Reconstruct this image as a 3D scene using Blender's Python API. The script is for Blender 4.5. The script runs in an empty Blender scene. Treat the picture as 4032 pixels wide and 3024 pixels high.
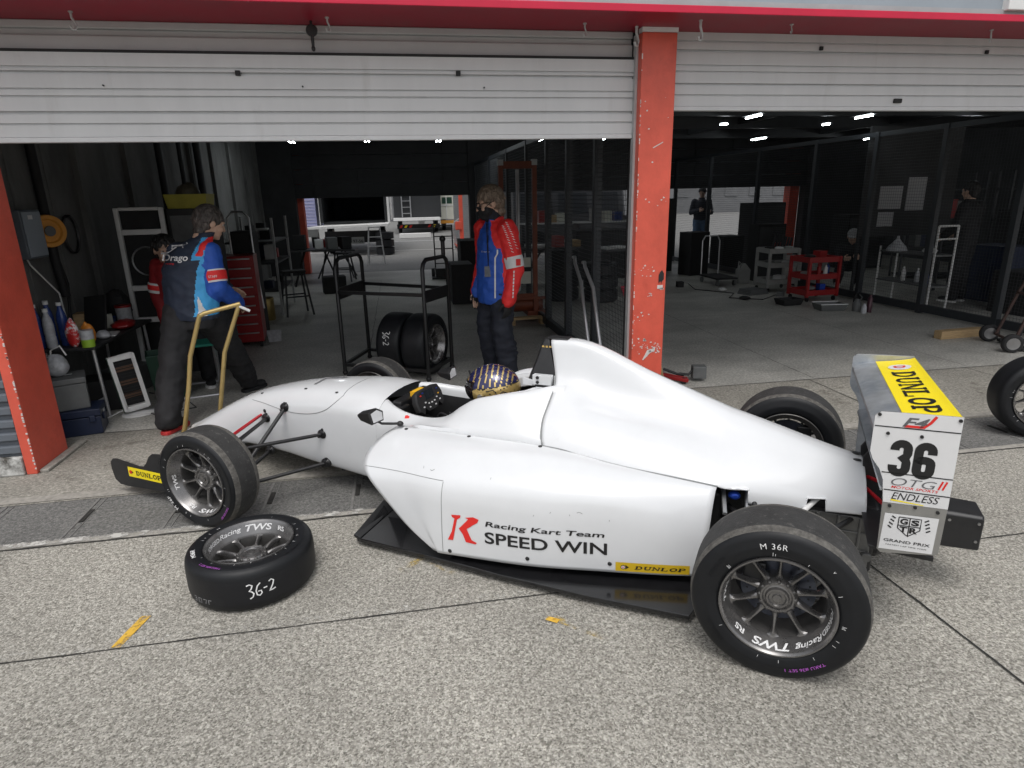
import bpy, bmesh, math, random
from mathutils import Vector, Matrix, noise
from mathutils.bvhtree import BVHTree
random.seed(7)
R_ = math.radians
PI = math.pi
C = bpy.context.scene.collection
SC = bpy.context.scene

# ---------------------------------------------------------------- camera, sky, sun, exposure
cam_d = bpy.data.cameras.new("camera")
cam_d.sensor_width = 36.0
cam_d.lens = 22.143
cam_d.clip_start = 0.05
cam_d.clip_end = 500
cam = bpy.data.objects.new("camera", cam_d)
C.objects.link(cam)
_r = Vector((0.98431251, -0.17516801, -0.0210962))
_u = -Vector((-0.07026985, -0.27954098, -0.95755887))
_b = -Vector((0.16183643, 0.9440196, -0.28746471))
cam.matrix_world = Matrix(((_r.x, _u.x, _b.x, 0), (_r.y, _u.y, _b.y, 0), (_r.z, _u.z, _b.z, 1.64), (0, 0, 0, 1)))
SC.camera = cam
SC.cycles.use_denoising = True

world = bpy.data.worlds.new("World")
SC.world = world
world.use_nodes = True
wn, wl = world.node_tree.nodes, world.node_tree.links
wn.clear()
sky = wn.new("ShaderNodeTexSky")
sky.sky_type = 'NISHITA'
sky.sun_disc = False
SUN_EL, SUN_AZ = R_(66), R_(196)          # azimuth measured clockwise from +Y
sky.sun_elevation = SUN_EL
sky.sun_rotation = SUN_AZ
sky.air_density = 1.0
sky.dust_density = 4.0
hsv = wn.new("ShaderNodeHueSaturation")
hsv.inputs['Saturation'].default_value = 0.22
bg = wn.new("ShaderNodeBackground")
bg.inputs['Strength'].default_value = 0.15
wo = wn.new("ShaderNodeOutputWorld")
wl.new(sky.outputs[0], hsv.inputs['Color'])
wl.new(hsv.outputs[0], bg.inputs['Color'])
wl.new(bg.outputs[0], wo.inputs['Surface'])

sun_d = bpy.data.lights.new("sun", 'SUN')
sun_d.energy = 0.65
sun_d.angle = R_(28)
sun_d.color = (1.0, 0.97, 0.93)
sun = bpy.data.objects.new("sun", sun_d)
sun.location = (0, -5, 20)
_sd = Vector((math.sin(SUN_AZ) * math.cos(SUN_EL), math.cos(SUN_AZ) * math.cos(SUN_EL), math.sin(SUN_EL)))
sun.rotation_euler = _sd.to_track_quat('Z', 'Y').to_euler()
C.objects.link(sun)
SC.view_settings.view_transform = 'Standard'
SC.view_settings.look = 'None'
SC.view_settings.exposure = 0.34
SC.view_settings.gamma = 1.0

# ---------------------------------------------------------------- materials
def _nt(name):
    m = bpy.data.materials.new(name)
    m.use_nodes = True
    nt = m.node_tree
    return m, nt, nt.nodes.get("Principled BSDF")

def mat(name, col, rough=0.5, metal=0.0, var=0.0, scale=6.0, bump=0.0, bscale=None, coat=0.0, spec=0.5, rvar=0.0, stretch=None, emit=None, dirt=None):
    """Procedural Principled material: base colour broken up by two noises, optional bump and dirt."""
    m, nt, p = _nt(name)
    N, L = nt.nodes, nt.links
    p.inputs['Base Color'].default_value = (*col, 1)
    p.inputs['Roughness'].default_value = rough
    p.inputs['Metallic'].default_value = metal
    p.inputs['Specular IOR Level'].default_value = spec
    if coat:
        p.inputs['Coat Weight'].default_value = coat
        p.inputs['Coat Roughness'].default_value = 0.06
    if emit:
        p.inputs['Emission Color'].default_value = (*emit[0], 1)
        p.inputs['Emission Strength'].default_value = emit[1]
    tc = N.new("ShaderNodeTexCoord")
    src = tc.outputs['Object']
    if stretch:
        mp = N.new("ShaderNodeMapping")
        mp.inputs['Scale'].default_value = stretch
        L.new(src, mp.inputs[0])
        src = mp.outputs[0]
    if var:
        n = N.new("ShaderNodeTexNoise")
        n.inputs['Scale'].default_value = scale
        n.inputs['Detail'].default_value = 8
        n.inputs['Roughness'].default_value = 0.65
        L.new(src, n.inputs['Vector'])
        r = N.new("ShaderNodeMapRange")
        r.inputs['From Min'].default_value = 0.3
        r.inputs['From Max'].default_value = 0.7
        r.inputs['To Min'].default_value = 1 - var
        r.inputs['To Max'].default_value = 1 + var
        L.new(n.outputs['Fac'], r.inputs['Value'])
        mx = N.new("ShaderNodeVectorMath")
        mx.operation = 'SCALE'
        mx.inputs[0].default_value = col
        L.new(r.outputs[0], mx.inputs['Scale'])
        out = mx.outputs[0]
        if dirt:
            dcol, dscale, dlo, dhi = dirt
            n2 = N.new("ShaderNodeTexNoise")
            n2.inputs['Scale'].default_value = dscale
            n2.inputs['Detail'].default_value = 10
            n2.inputs['Roughness'].default_value = 0.7
            L.new(src, n2.inputs['Vector'])
            r2 = N.new("ShaderNodeMapRange")
            r2.inputs['From Min'].default_value = dlo
            r2.inputs['From Max'].default_value = dhi
            L.new(n2.outputs['Fac'], r2.inputs['Value'])
            mm = N.new("ShaderNodeMix")
            mm.data_type = 'RGBA'
            L.new(r2.outputs[0], mm.inputs[0])
            L.new(out, mm.inputs[6])
            mm.inputs[7].default_value = (*dcol, 1)
            out = mm.outputs[2]
        L.new(out, p.inputs['Base Color'])
        if rvar:
            r3 = N.new("ShaderNodeMapRange")
            r3.inputs['To Min'].default_value = max(0.02, rough - rvar)
            r3.inputs['To Max'].default_value = min(1, rough + rvar)
            L.new(n.outputs['Fac'], r3.inputs['Value'])
            L.new(r3.outputs[0], p.inputs['Roughness'])
    if bump:
        nb = N.new("ShaderNodeTexNoise")
        nb.inputs['Scale'].default_value = bscale or scale
        nb.inputs['Detail'].default_value = 6
        L.new(src, nb.inputs['Vector'])
        b = N.new("ShaderNodeBump")
        b.inputs['Strength'].default_value = bump
        b.inputs['Distance'].default_value = 0.01
        L.new(nb.outputs['Fac'], b.inputs['Height'])
        L.new(b.outputs[0], p.inputs['Normal'])
    return m

def ramp(N, stops):
    r = N.new("ShaderNodeValToRGB")
    e = r.color_ramp.elements
    while len(e) < len(stops):
        e.new(0.5)
    for k, (pos, c) in enumerate(stops):
        e[k].position = pos
        e[k].color = (*c, 1)
    return r

def ground_mat(name, stones, scale=95.0, tint=(1, 1, 1), stain=0.25, rough=0.9, bump=0.5, wash=0.0, stretch=(1, 1, 1)):
    """Exposed-aggregate paving: two sizes of stones in a dark binder, with large stains."""
    m, nt, p = _nt(name)
    N, L = nt.nodes, nt.links
    tc = N.new("ShaderNodeTexCoord")
    v1 = N.new("ShaderNodeTexVoronoi")
    v1.inputs['Scale'].default_value = scale
    v1.inputs['Randomness'].default_value = 1.0
    L.new(tc.outputs['Object'], v1.inputs['Vector'])
    sep = N.new("ShaderNodeSeparateColor")
    L.new(v1.outputs['Color'], sep.inputs[0])
    rp = ramp(N, stones)
    rp.color_ramp.interpolation = 'LINEAR'
    L.new(sep.outputs[0], rp.inputs[0])
    n1 = N.new("ShaderNodeTexNoise")
    n1.inputs['Scale'].default_value = scale * 0.35
    n1.inputs['Detail'].default_value = 5
    L.new(tc.outputs['Object'], n1.inputs['Vector'])
    n2 = N.new("ShaderNodeTexNoise")
    n2.inputs['Scale'].default_value = 0.9
    n2.inputs['Detail'].default_value = 9
    n2.inputs['Roughness'].default_value = 0.62
    mp = N.new("ShaderNodeMapping")
    mp.inputs['Scale'].default_value = stretch
    L.new(tc.outputs['Object'], mp.inputs[0])
    L.new(mp.outputs[0], n2.inputs['Vector'])
    r1 = N.new("ShaderNodeMapRange")
    r1.inputs['From Min'].default_value = 0.3
    r1.inputs['From Max'].default_value = 0.7
    r1.inputs['To Min'].default_value = 0.62
    r1.inputs['To Max'].default_value = 1.25
    L.new(n1.outputs['Fac'], r1.inputs['Value'])
    r2 = N.new("ShaderNodeMapRange")
    r2.inputs['From Min'].default_value = 0.3
    r2.inputs['From Max'].default_value = 0.7
    r2.inputs['To Min'].default_value = 1 - stain
    r2.inputs['To Max'].default_value = 1 + stain
    L.new(n2.outputs['Fac'], r2.inputs['Value'])
    mu = N.new("ShaderNodeMath")
    mu.operation = 'MULTIPLY'
    L.new(r1.outputs[0], mu.inputs[0])
    L.new(r2.outputs[0], mu.inputs[1])
    sc = N.new("ShaderNodeVectorMath")
    sc.operation = 'SCALE'
    L.new(rp.outputs[0], sc.inputs[0])
    L.new(mu.outputs[0], sc.inputs['Scale'])
    tn = N.new("ShaderNodeVectorMath")
    tn.operation = 'MULTIPLY'
    L.new(sc.outputs[0], tn.inputs[0])
    tn.inputs[1].default_value = tint
    out = tn.outputs[0]
    L.new(out, p.inputs['Base Color'])
    p.inputs['Roughness'].default_value = rough
    b = N.new("ShaderNodeBump")
    b.inputs['Strength'].default_value = bump
    b.inputs['Distance'].default_value = 0.004
    L.new(v1.outputs['Distance'], b.inputs['Height'])
    b.invert = True
    L.new(b.outputs[0], p.inputs['Normal'])
    return m

def worn_mat(name, col, lo, hi, scale=30.0, rough=0.8):
    """Paint worn away in patches (transparent where it is gone)."""
    m, nt, p = _nt(name)
    N, L = nt.nodes, nt.links
    p.inputs['Base Color'].default_value = (*col, 1)
    p.inputs['Roughness'].default_value = rough
    tc = N.new("ShaderNodeTexCoord")
    n = N.new("ShaderNodeTexNoise")
    n.inputs['Scale'].default_value = scale
    n.inputs['Detail'].default_value = 8
    n.inputs['Roughness'].default_value = 0.75
    L.new(tc.outputs['Object'], n.inputs['Vector'])
    r = N.new("ShaderNodeMapRange")
    r.inputs['From Min'].default_value = lo
    r.inputs['From Max'].default_value = hi
    L.new(n.outputs['Fac'], r.inputs['Value'])
    L.new(r.outputs[0], p.inputs['Alpha'])
    return m

# ---------------------------------------------------------------- mesh building
class MB:
    def __init__(s):
        s.v, s.f, s.m = [], [], []
    def add(s, vs, fs, m=0):
        o = len(s.v)
        s.v += [tuple(v) for v in vs]
        s.f += [tuple(i + o for i in f) for f in fs]
        s.m += [m] * len(fs)
        return s
    def box(s, x0, x1, y0, y1, z0, z1, m=0, M=None):
        vs = [Vector((x, y, z)) for z in (z0, z1) for y in (y0, y1) for x in (x0, x1)]
        if M is not None:
            vs = [M @ v for v in vs]
        return s.add(vs, [(0, 2, 3, 1), (4, 5, 7, 6), (0, 1, 5, 4), (2, 6, 7, 3), (0, 4, 6, 2), (1, 3, 7, 5)], m)
    def bar(s, p0, p1, w, h, m=0, up=(0, 0, 1)):
        p0, p1 = Vector(p0), Vector(p1)
        d = (p1 - p0)
        ln = d.length
        d.normalize()
        up = Vector(up)
        if abs(d.dot(up)) > 0.98:
            up = Vector((0, 1, 0))
        sx = d.cross(up).normalized()
        sz = sx.cross(d)
        M = Matrix(((d.x, sx.x, sz.x, p0.x), (d.y, sx.y, sz.y, p0.y), (d.z, sx.z, sz.z, p0.z), (0, 0, 0, 1)))
        return s.box(0, ln, -w / 2, w / 2, -h / 2, h / 2, m, M)
    def loft(s, rings, m=0, cap=True, closed=True):
        n = len(rings[0])
        vs = [p for r in rings for p in r]
        fs = []
        for i in range(len(rings) - 1):
            for j in range(n if closed else n - 1):
                k = (j + 1) % n
                fs.append((i * n + j, i * n + k, (i + 1) * n + k, (i + 1) * n + j))
        if cap and closed:
            fs.append(tuple(range(n - 1, -1, -1)))
            fs.append(tuple((len(rings) - 1) * n + j for j in range(n)))
        return s.add(vs, fs, m)
    def tube(s, pts, r, n=8, m=0, loop=False, cap=True):
        P = [Vector(p) for p in pts]
        k = len(P)
        rr = r if isinstance(r, (list, tuple)) else [r] * k
        rings = []
        nrm = None
        for i in range(k):
            if loop:
                t = P[(i + 1) % k] - P[i - 1]
            else:
                t = P[min(i + 1, k - 1)] - P[max(i - 1, 0)]
            t.normalize()
            if nrm is None:
                a = Vector((0, 0, 1)) if abs(t.z) < 0.9 else Vector((1, 0, 0))
                nrm = t.cross(a).normalized()
            else:
                nrm = (nrm - t * nrm.dot(t)).normalized()
            bn = t.cross(nrm)
            rings.append([P[i] + rr[i] * (math.cos(2 * PI * q / n) * nrm + math.sin(2 * PI * q / n) * bn) for q in range(n)])
        if loop:
            rings.append(rings[0])
            return s.loft(rings, m, False)
        return s.loft(rings, m, cap)
    def lathe(s, prof, M=None, n=32, m=0, closed=False):
        """prof: (radius, axial) revolved about local +Y axis."""
        rings = []
        for q in range(n):
            a = 2 * PI * q / n
            rings.append([Vector((r * math.cos(a), y, r * math.sin(a))) for r, y in prof])
        rings.append(rings[0])
        if M is not None:
            rings = [[M @ v for v in r] for r in rings]
        return s.loft(rings, m, False, closed)
    def cyl(s, p0, p1, r0, r1=None, n=16, m=0):
        return s.tube([p0, p1], [r0, r0 if r1 is None else r1], n, m)
    def prism(s, poly, o, a, b, h, m=0):
        """polygon in the plane o + u*a + v*b, pushed out along a x b by h[0]..h[1]."""
        o, a, b = Vector(o), Vector(a), Vector(b)
        c = a.cross(b).normalized()
        n = len(poly)
        vs = [o + u * a + v * b + h[0] * c for u, v in poly] + [o + u * a + v * b + h[1] * c for u, v in poly]
        fs = [tuple(range(n - 1, -1, -1)), tuple(range(n, 2 * n))]
        fs += [(i, (i + 1) % n, n + (i + 1) % n, n + i) for i in range(n)]
        return s.add(vs, fs, m)
    def ell(s, c, r, M=None, nu=16, nv=10, m=0):
        c = Vector(c)
        rings = []
        for i in range(nv + 1):
            t = PI * i / nv
            rr = max(math.sin(t), 1e-3)
            ring = [Vector((r[0] * rr * math.cos(2 * PI * j / nu), r[1] * rr * math.sin(2 * PI * j / nu), -r[2] * math.cos(t))) for j in range(nu)]
            rings.append([c + (M @ p if M is not None else p) for p in ring])
        return s.loft(rings, m, True)
    def cap(s, p0, p1, r0, r1, n=14, m=0):
        """tapered capsule."""
        p0, p1 = Vector(p0), Vector(p1)
        d = (p1 - p0).normalized()
        pts, rr = [], []
        for k in range(1, 5):
            a = PI / 2 * k / 4.2
            pts.append(p0 - d * r0 * math.cos(a)); rr.append(r0 * math.sin(a))
        pts.append(p0); rr.append(r0)
        pts.append(p1); rr.append(r1)
        for k in range(4, 0, -1):
            a = PI / 2 * k / 4.2
            pts.append(p1 + d * r1 * math.cos(a)); rr.append(r1 * math.sin(a))
        return s.tube(pts, rr, n, m)
    def build(s, name, mats, parent=None, smooth=None, bevel=0.0, seg=2, solid=0.0, coll=True):
        me = bpy.data.meshes.new(name)
        me.from_pydata(s.v, [], s.f)
        if not isinstance(mats, (list, tuple)):
            mats = [mats]
        for mm in mats:
            me.materials.append(mm)
        if len(mats) > 1:
            me.polygons.foreach_set("material_index", s.m)
        bm = bmesh.new()
        bm.from_mesh(me)
        bmesh.ops.remove_doubles(bm, verts=bm.verts, dist=1e-5)
        bmesh.ops.recalc_face_normals(bm, faces=bm.faces)
        bm.to_mesh(me)
        bm.free()
        if smooth is not None:
            me.shade_smooth()
            me.set_sharp_from_angle(angle=R_(smooth))
        o = bpy.data.objects.new(name, me)
        C.objects.link(o)
        if parent is not None:
            o.parent = parent
        if solid:
            md = o.modifiers.new("solid", 'SOLIDIFY')
            md.thickness = abs(solid)
            md.offset = -1 if solid > 0 else 1
        if bevel:
            md = o.modifiers.new("bevel", 'BEVEL')
            md.width = bevel
            md.segments = seg
            md.limit_method = 'ANGLE'
            md.angle_limit = R_(40)
        return o

def thing(name, label, cat, loc=(0, 0, 0), rz=0.0, group=None):
    o = bpy.data.objects.new(name, None)
    o.empty_display_size = 0.1
    C.objects.link(o)
    o.location = loc
    o.rotation_euler = (0, 0, rz)
    tag(o, label, cat, group)
    return o

def tag(o, label, cat, group=None, kind=None):
    o["label"] = label
    o["category"] = cat
    if group:
        o["group"] = group
    if kind:
        o["kind"] = kind
    return o

def struct(o):
    o["kind"] = "structure"
    return o

def copy_tree(o, parent=None):
    c = o.copy()
    C.objects.link(c)
    if parent is not None:
        c.parent = parent
    for ch in list(o.children):
        copy_tree(ch, c)
    return c

def fuse(mb, voxel, it=3, fac=0.5, wrinkle=0.0, wscale=9.0, wst=(1, 1, 1)):
    """Union of overlapping closed shapes as one continuous skin (vertices, faces)."""
    me = bpy.data.meshes.new("tmp")
    me.from_pydata(mb.v, [], mb.f)
    o = bpy.data.objects.new("tmp", me)
    C.objects.link(o)
    md = o.modifiers.new("r", 'REMESH')
    md.mode = 'VOXEL'
    md.voxel_size = voxel
    ms = o.modifiers.new("s", 'SMOOTH')
    ms.factor = fac
    ms.iterations = it
    dg = bpy.context.evaluated_depsgraph_get()
    dg.update()
    m2 = bpy.data.meshes.new_from_object(o.evaluated_get(dg))
    out = MB()
    vs = [v.co.copy() for v in m2.vertices]
    if wrinkle:
        nn = [v.normal.copy() for v in m2.vertices]
        for i, v in enumerate(vs):
            q = Vector((v.x * wst[0], v.y * wst[1], v.z * wst[2])) * wscale
            k = 1 - 2 * abs(noise.noise(q)) 
            vs[i] = v + nn[i] * wrinkle * (k * 0.7 + noise.noise(q * 2.3) * 0.5 - 0.3)
    out.add(vs, [tuple(p.vertices) for p in m2.polygons])
    bpy.data.objects.remove(o)
    bpy.data.meshes.remove(me)
    bpy.data.meshes.remove(m2)
    return out

def paint(mb, fn):
    """material index per face from its centre."""
    for i, f in enumerate(mb.f):
        c = Vector((0, 0, 0))
        for k in f:
            c += Vector(mb.v[k])
        mb.m[i] = fn(c / len(f))
    return mb

# ---------------------------------------------------------------- lettering
_tcache = {}
def text_flat(s, size=1.0, bold=0.0, shear=0.0, sx=1.0, space=1.0, sub=None):
    """2D triangles of a line of text, centred on its own bounding box, `size` = cap height."""
    key = (s, size, bold, shear, sx, space, sub)
    if key in _tcache:
        return _tcache[key]
    cu = bpy.data.curves.new("t", 'FONT')
    cu.body = s
    cu.size = size / 0.73
    cu.offset = bold * size
    cu.shear = shear
    cu.space_character = space
    cu.resolution_u = 5
    o = bpy.data.objects.new("t", cu)
    C.objects.link(o)
    dg = bpy.context.evaluated_depsgraph_get()
    dg.update()
    me = bpy.data.meshes.new_from_object(o.evaluated_get(dg))
    bm = bmesh.new()
    bm.from_mesh(me)
    bmesh.ops.triangulate(bm, faces=bm.faces)
    if sub:
        for _ in range(4):
            ed = [e for e in bm.edges if e.calc_length() > sub]
            if not ed:
                break
            bmesh.ops.subdivide_edges(bm, edges=ed, cuts=1)
            bmesh.ops.triangulate(bm, faces=bm.faces)
    vs = [(v.co.x * sx, v.co.y) for v in bm.verts]
    bm.verts.index_update()
    fs = [tuple(v.index for v in f.verts) for f in bm.faces]
    bm.free()
    bpy.data.objects.remove(o)
    bpy.data.meshes.remove(me)
    bpy.data.curves.remove(cu)
    x0, x1 = min(v[0] for v in vs), max(v[0] for v in vs)
    y0, y1 = min(v[1] for v in vs), max(v[1] for v in vs)
    vs = [(x - (x0 + x1) / 2, y - (y0 + y1) / 2) for x, y in vs]
    _tcache[key] = (vs, fs, x1 - x0, y1 - y0)
    return _tcache[key]

def put_text(mb, s, fn, size, m=0, fit=None, **k):
    """lay text through fn(u, v) -> point; fit = total width (letters stretched to it)."""
    vs, fs, w, h = text_flat(s, size, **k)
    q = fit / w if fit else 1.0
    mb.add([fn(x * q, y) for x, y in vs], fs, m)
    return mb

def plane_fn(o, a, b, lift=0.0):
    o, a, b = Vector(o), Vector(a), Vector(b)
    c = a.cross(b).normalized() * lift
    return lambda u, v: o + a * u + b * v + c

def slab_text(mb, s, fn, h, w, m=0, shear=0.15, sub=1):
    """heavy slab-serif capitals, drawn as thick strokes: total width w, height h."""
    def arc(cx, cy, rx, ry, a0, a1, n=10):
        return [(cx + rx * math.cos(R_(a0 + (a1 - a0) * i / n)), cy + ry * math.sin(R_(a0 + (a1 - a0) * i / n))) for i in range(n + 1)]
    G = {
        'D': [([(.22, 0), (.22, 1)], .24), ([(0, .06), (.5, .06)], .12), ([(0, .94), (.5, .94)], .12), (arc(.45, .5, .38, .42, -90, 90), .2)],
        'U': [([(.2, .98), (.2, .35)], .22), (arc(.5, .35, .3, .27, 180, 360), .17), ([(.8, .98), (.8, .35)], .14), ([(0, .94), (.42, .94)], .12), ([(.62, .94), (1, .94)], .12)],
        'N': [([(.17, 0), (.17, 1)], .14), ([(.12, 1), (.84, 0)], .2), ([(.84, 0), (.84, 1)], .13), ([(0, .06), (.36, .06)], .12), ([(0, .94), (.28, .94)], .12), ([(.66, .94), (1, .94)], .12)],
        'L': [([(.22, 0), (.22, 1)], .24), ([(0, .06), (.9, .06)], .12), ([(0, .94), (.46, .94)], .12), ([(.84, 0), (.84, .34)], .12)],
        'O': [(arc(.5, .5, .38, .41, 0, 360, 20), .2)],
        'P': [([(.22, 0), (.22, 1)], .24), ([(0, .06), (.48, .06)], .12), ([(0, .94), (.5, .94)], .12), (arc(.48, .7, .34, .24, -90, 90), .18), ([(.22, .46), (.5, .46)], .1)],
    }
    adv = w / len(s)
    for i, ch in enumerate(s):
        for pl, t in G[ch]:
            n = len(pl)
            L, Rr = [], []
            for j in range(n):
                a = Vector(pl[max(j - 1, 0)]); b = Vector(pl[min(j + 1, n - 1)])
                if n > 2 and pl[0] == pl[-1] and j in (0, n - 1):
                    a, b = Vector(pl[-2]), Vector(pl[1])
                d = (b - a).normalized()
                nn = Vector((-d.y, d.x)) * t / 2
                L.append(Vector(pl[j]) + nn); Rr.append(Vector(pl[j]) - nn)
            def T(p):
                y = min(max(p.y, 0), 1)
                return fn((i + 0.03 + p.x * 0.92) * adv - w / 2 + shear * (y - .5) * h, (y - .5) * h)
            mb.add([T(p) for p in L] + [T(p) for p in Rr], [(j, j + 1, n + j + 1, n + j) for j in range(n - 1)], m)
    return mb

def strokes(mb, lines, fn, t, m=0):
    """thin handwriting: polylines as flat ribbons."""
    for pl in lines:
        n = len(pl)
        L, Rr = [], []
        for j in range(n):
            d = (Vector(pl[min(j + 1, n - 1)]) - Vector(pl[max(j - 1, 0)])).normalized()
            nn = Vector((-d.y, d.x)) * t / 2
            L.append(Vector(pl[j]) + nn); Rr.append(Vector(pl[j]) - nn)
        mb.add([fn(*p) for p in L] + [fn(*p) for p in Rr], [(j, j + 1, n + j + 1, n + j) for j in range(n - 1)], m)
    return mb

HAND_36_2 = [
    [(-1.0, .55), (-.8, .62), (-.62, .5), (-.72, .25), (-.86, .12), (-.7, .05), (-.58, -.12), (-.66, -.36), (-.86, -.48)],
    [(-.1, .6), (-.3, .4), (-.42, .05), (-.38, -.28), (-.2, -.36), (-.06, -.2), (-.1, .0), (-.3, -.02)],
    [(.08, .12), (.32, .16)],
    [(.46, .5), (.62, .62), (.78, .48), (.7, .2), (.52, -.12), (.42, -.22), (.66, -.2), (.86, -.14)],
]
# ================================================================= SETTING
M = {}
M['pit'] = ground_mat("pit_lane_aggregate", [(0.0, (.145, .136, .116)), (.2, (.226, .214, .186)), (.5, (.308, .294, .259)), (.8, (.385, .369, .328)), (1.0, (.465, .448, .402))], 175, stain=.26, bump=.4)
M['gutter'] = ground_mat("gutter_concrete", [(0.0, (.10, .10, .096)), (.5, (.142, .14, .134)), (1.0, (.185, .182, .172))], 150, stain=.25, bump=.25)
M['apron'] = ground_mat("apron_concrete", [(0.0, (.19, .180, .156)), (.5, (.27, .257, .224)), (1.0, (.34, .325, .288))], 130, stain=.28, bump=.2, rough=.8)
M['gfloor'] = ground_mat("garage_floor_concrete", [(0.0, (.34, .333, .307)), (.5, (.43, .42, .385)), (1.0, (.50, .488, .45))], 140, stain=.3, bump=.06, rough=.5, stretch=(1, 1.5, 1))
M['lightkerb'] = mat("light_concrete", (.30, .285, .255), .85, var=.3, scale=25, bump=.3)
M['asphalt'] = mat("paddock_asphalt", (.17, .17, .165), .9, var=.25, scale=14, bump=.2, bscale=90)
M['earth'] = mat("far_ground", (.16, .155, .15), .95, var=.2, scale=2)
M['joint'] = mat("joint_filler", (.025, .024, .022), .9, var=.4, scale=20)
M['white_worn'] = worn_mat("worn_white_paint", (.50, .49, .46), .44, .58, 14)
M['white_film'] = worn_mat("white_lime_film", (.52, .51, .47), .52, .66, 34)
M['yellow_worn'] = worn_mat("worn_yellow_paint", (.66, .40, .05), .36, .52, 16)
M['stain'] = worn_mat("damp_stain", (.20, .18, .15), .52, .80, 6)
M['red'] = mat("red_orange_paint", (.64, .10, .062), .42, var=.13, scale=5, bump=.12, bscale=60, rvar=.1, dirt=((.46, .06, .036), 3.5, .55, .8))
M['red_chip'] = mat("chipped_primer", (.62, .58, .55), .7, var=.15, scale=30)
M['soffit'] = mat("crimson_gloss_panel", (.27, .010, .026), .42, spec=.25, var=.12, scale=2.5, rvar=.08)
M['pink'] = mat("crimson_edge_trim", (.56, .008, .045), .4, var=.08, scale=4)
M['siding'] = mat("blue_grey_siding", (.115, .13, .15), .5, var=.1, scale=5, bump=.08, bscale=40)
M['upper'] = mat("pale_blue_grey_panel", (.30, .34, .38), .45, var=.07, scale=2)
M['upper2'] = mat("grey_flashing", (.36, .37, .38), .5, var=.1, scale=6)
M['shutter'] = mat("white_shutter_slats", (.56, .565, .57), .38, var=.05, scale=2.0, rvar=.1, stretch=(2.6, 1, .35), dirt=((.42, .415, .40), 2.4, .58, .95))
M['shutter_top'] = mat("shaded_shutter_roll", (.46, .465, .47), .45, var=.08, scale=2)  # slat colour darkened for the shade where the roll sits back
M['rail'] = mat("galvanised_guide", (.45, .46, .46), .4, .3, var=.12, scale=8)
M['black'] = mat("black_steel", (.012, .012, .013), .38, var=.2, scale=12)
M['blackmat'] = mat("matt_black", (.014, .014, .015), .7, var=.25, scale=14)
M['wall'] = mat("garage_concrete_wall", (.15, .15, .145), .85, var=.34, scale=2.2, bump=.25, bscale=25, stretch=(1, 1, .45), dirt=((.07, .07, .066), 1.6, .5, .75))
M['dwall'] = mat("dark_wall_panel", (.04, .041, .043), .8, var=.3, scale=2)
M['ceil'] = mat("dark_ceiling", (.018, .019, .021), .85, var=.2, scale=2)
M['beam'] = mat("dark_steel_beam", (.03, .032, .035), .6, var=.2, scale=4)
M['gate'] = mat("dark_grey_frame", (.024, .028, .033), .5, var=.15, scale=8)
M['wire'] = mat("grey_wire", (.06, .065, .07), .5, .3, var=.1, scale=8)
M['lamp'] = mat("lit_tube", (.9, .92, .95), .4, emit=((.9, .97, 1.0), 40.0))
M['steel'] = mat("brushed_steel", (.42, .42, .43), .32, 1.0, var=.12, scale=12, rvar=.12)
M['alu'] = mat("dull_aluminium", (.50, .51, .52), .42, .9, var=.12, scale=10, rvar=.12)
M['white'] = mat("white_paint", (.72, .72, .71), .45, var=.06, scale=9)
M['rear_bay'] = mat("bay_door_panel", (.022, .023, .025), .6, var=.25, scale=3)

def sheet(name, x0, x1, y0, y1, z, m, nx=1, ny=1, kind="structure"):
    b = MB()
    b.add([(x0, y0, z), (x1, y0, z), (x1, y1, z), (x0, y1, z)], [(0, 1, 2, 3)])
    o = b.build(name, m)
    o["kind"] = kind
    return o

sheet("ground", -150, 150, -150, 150, -.02, M['earth'])
sheet("pit_lane", -30, 30, -25, 3.17, 0, M['pit'])
sheet("gutter", -30, 30, 3.215, 3.70, -.002, M['gutter'])
sheet("concrete_apron", -30, 30, 3.70, 4.87, 0, M['apron'])
sheet("garage_floor", -3.06, 14, 4.878, 15.1, 0, M['gfloor'])
sheet("paddock_road", -40, 40, 15.1, 60, -.004, M['asphalt'])

def strip_poly(b, pts, z, m=0):
    b.add([(x, y, z) for x, y in pts], [tuple(range(len(pts)))], m)

# raised lip of the gutter with worn white paint
b = MB(); b.box(-30, 30, 3.172, 3.213, -.05, .006)
struct(b.build("gutter_edge", M['lightkerb'], bevel=.004))
b = MB(); strip_poly(b, [(-30, 3.165), (1.1, 3.165), (1.1, 3.214), (-30, 3.214)], .0105)
struct(b.build("white_line", M['white_worn']))
def wavy(x0, x1, y, w, z, m, name, horizontal=True, amp=.004):
    b = MB(); n = int(abs(x1 - x0) / .06) + 1
    L, Rr = [], []
    for i in range(n + 1):
        t = x0 + (x1 - x0) * i / n
        q = y + amp * (noise.noise(Vector((t * 4, y, 0))) + noise.noise(Vector((t * 15, y, 3))) * .6)
        ww = w * (0.6 + .8 * abs(noise.noise(Vector((t * 7, y, 9)))))
        L.append((t, q + ww, z) if horizontal else (q + ww, t, z))
        Rr.append((t, q - ww, z) if horizontal else (q - ww, t, z))
    b.add(L + Rr, [(i, i + 1, n + 2 + i, n + 1 + i) for i in range(n)])
    o = b.build(name, m); o["kind"] = "structure"
    return o
wavy(-12, 12, 2.265, .0036, .004, M['joint'], "pavement_joint")
wavy(2.0, -14, 2.0, 0, .004, M['joint'], "pavement_joint") if False else None
wavy(-12, 2.26, 2.0, .006, .005, M['joint'], "pavement_joint", False)
wavy(-12, 12, 3.16, .006, .004, M['joint'], "pavement_joint")
wavy(-12, 12, 2.295, .028, .0035, M['white_film'], "white_line")
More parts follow.
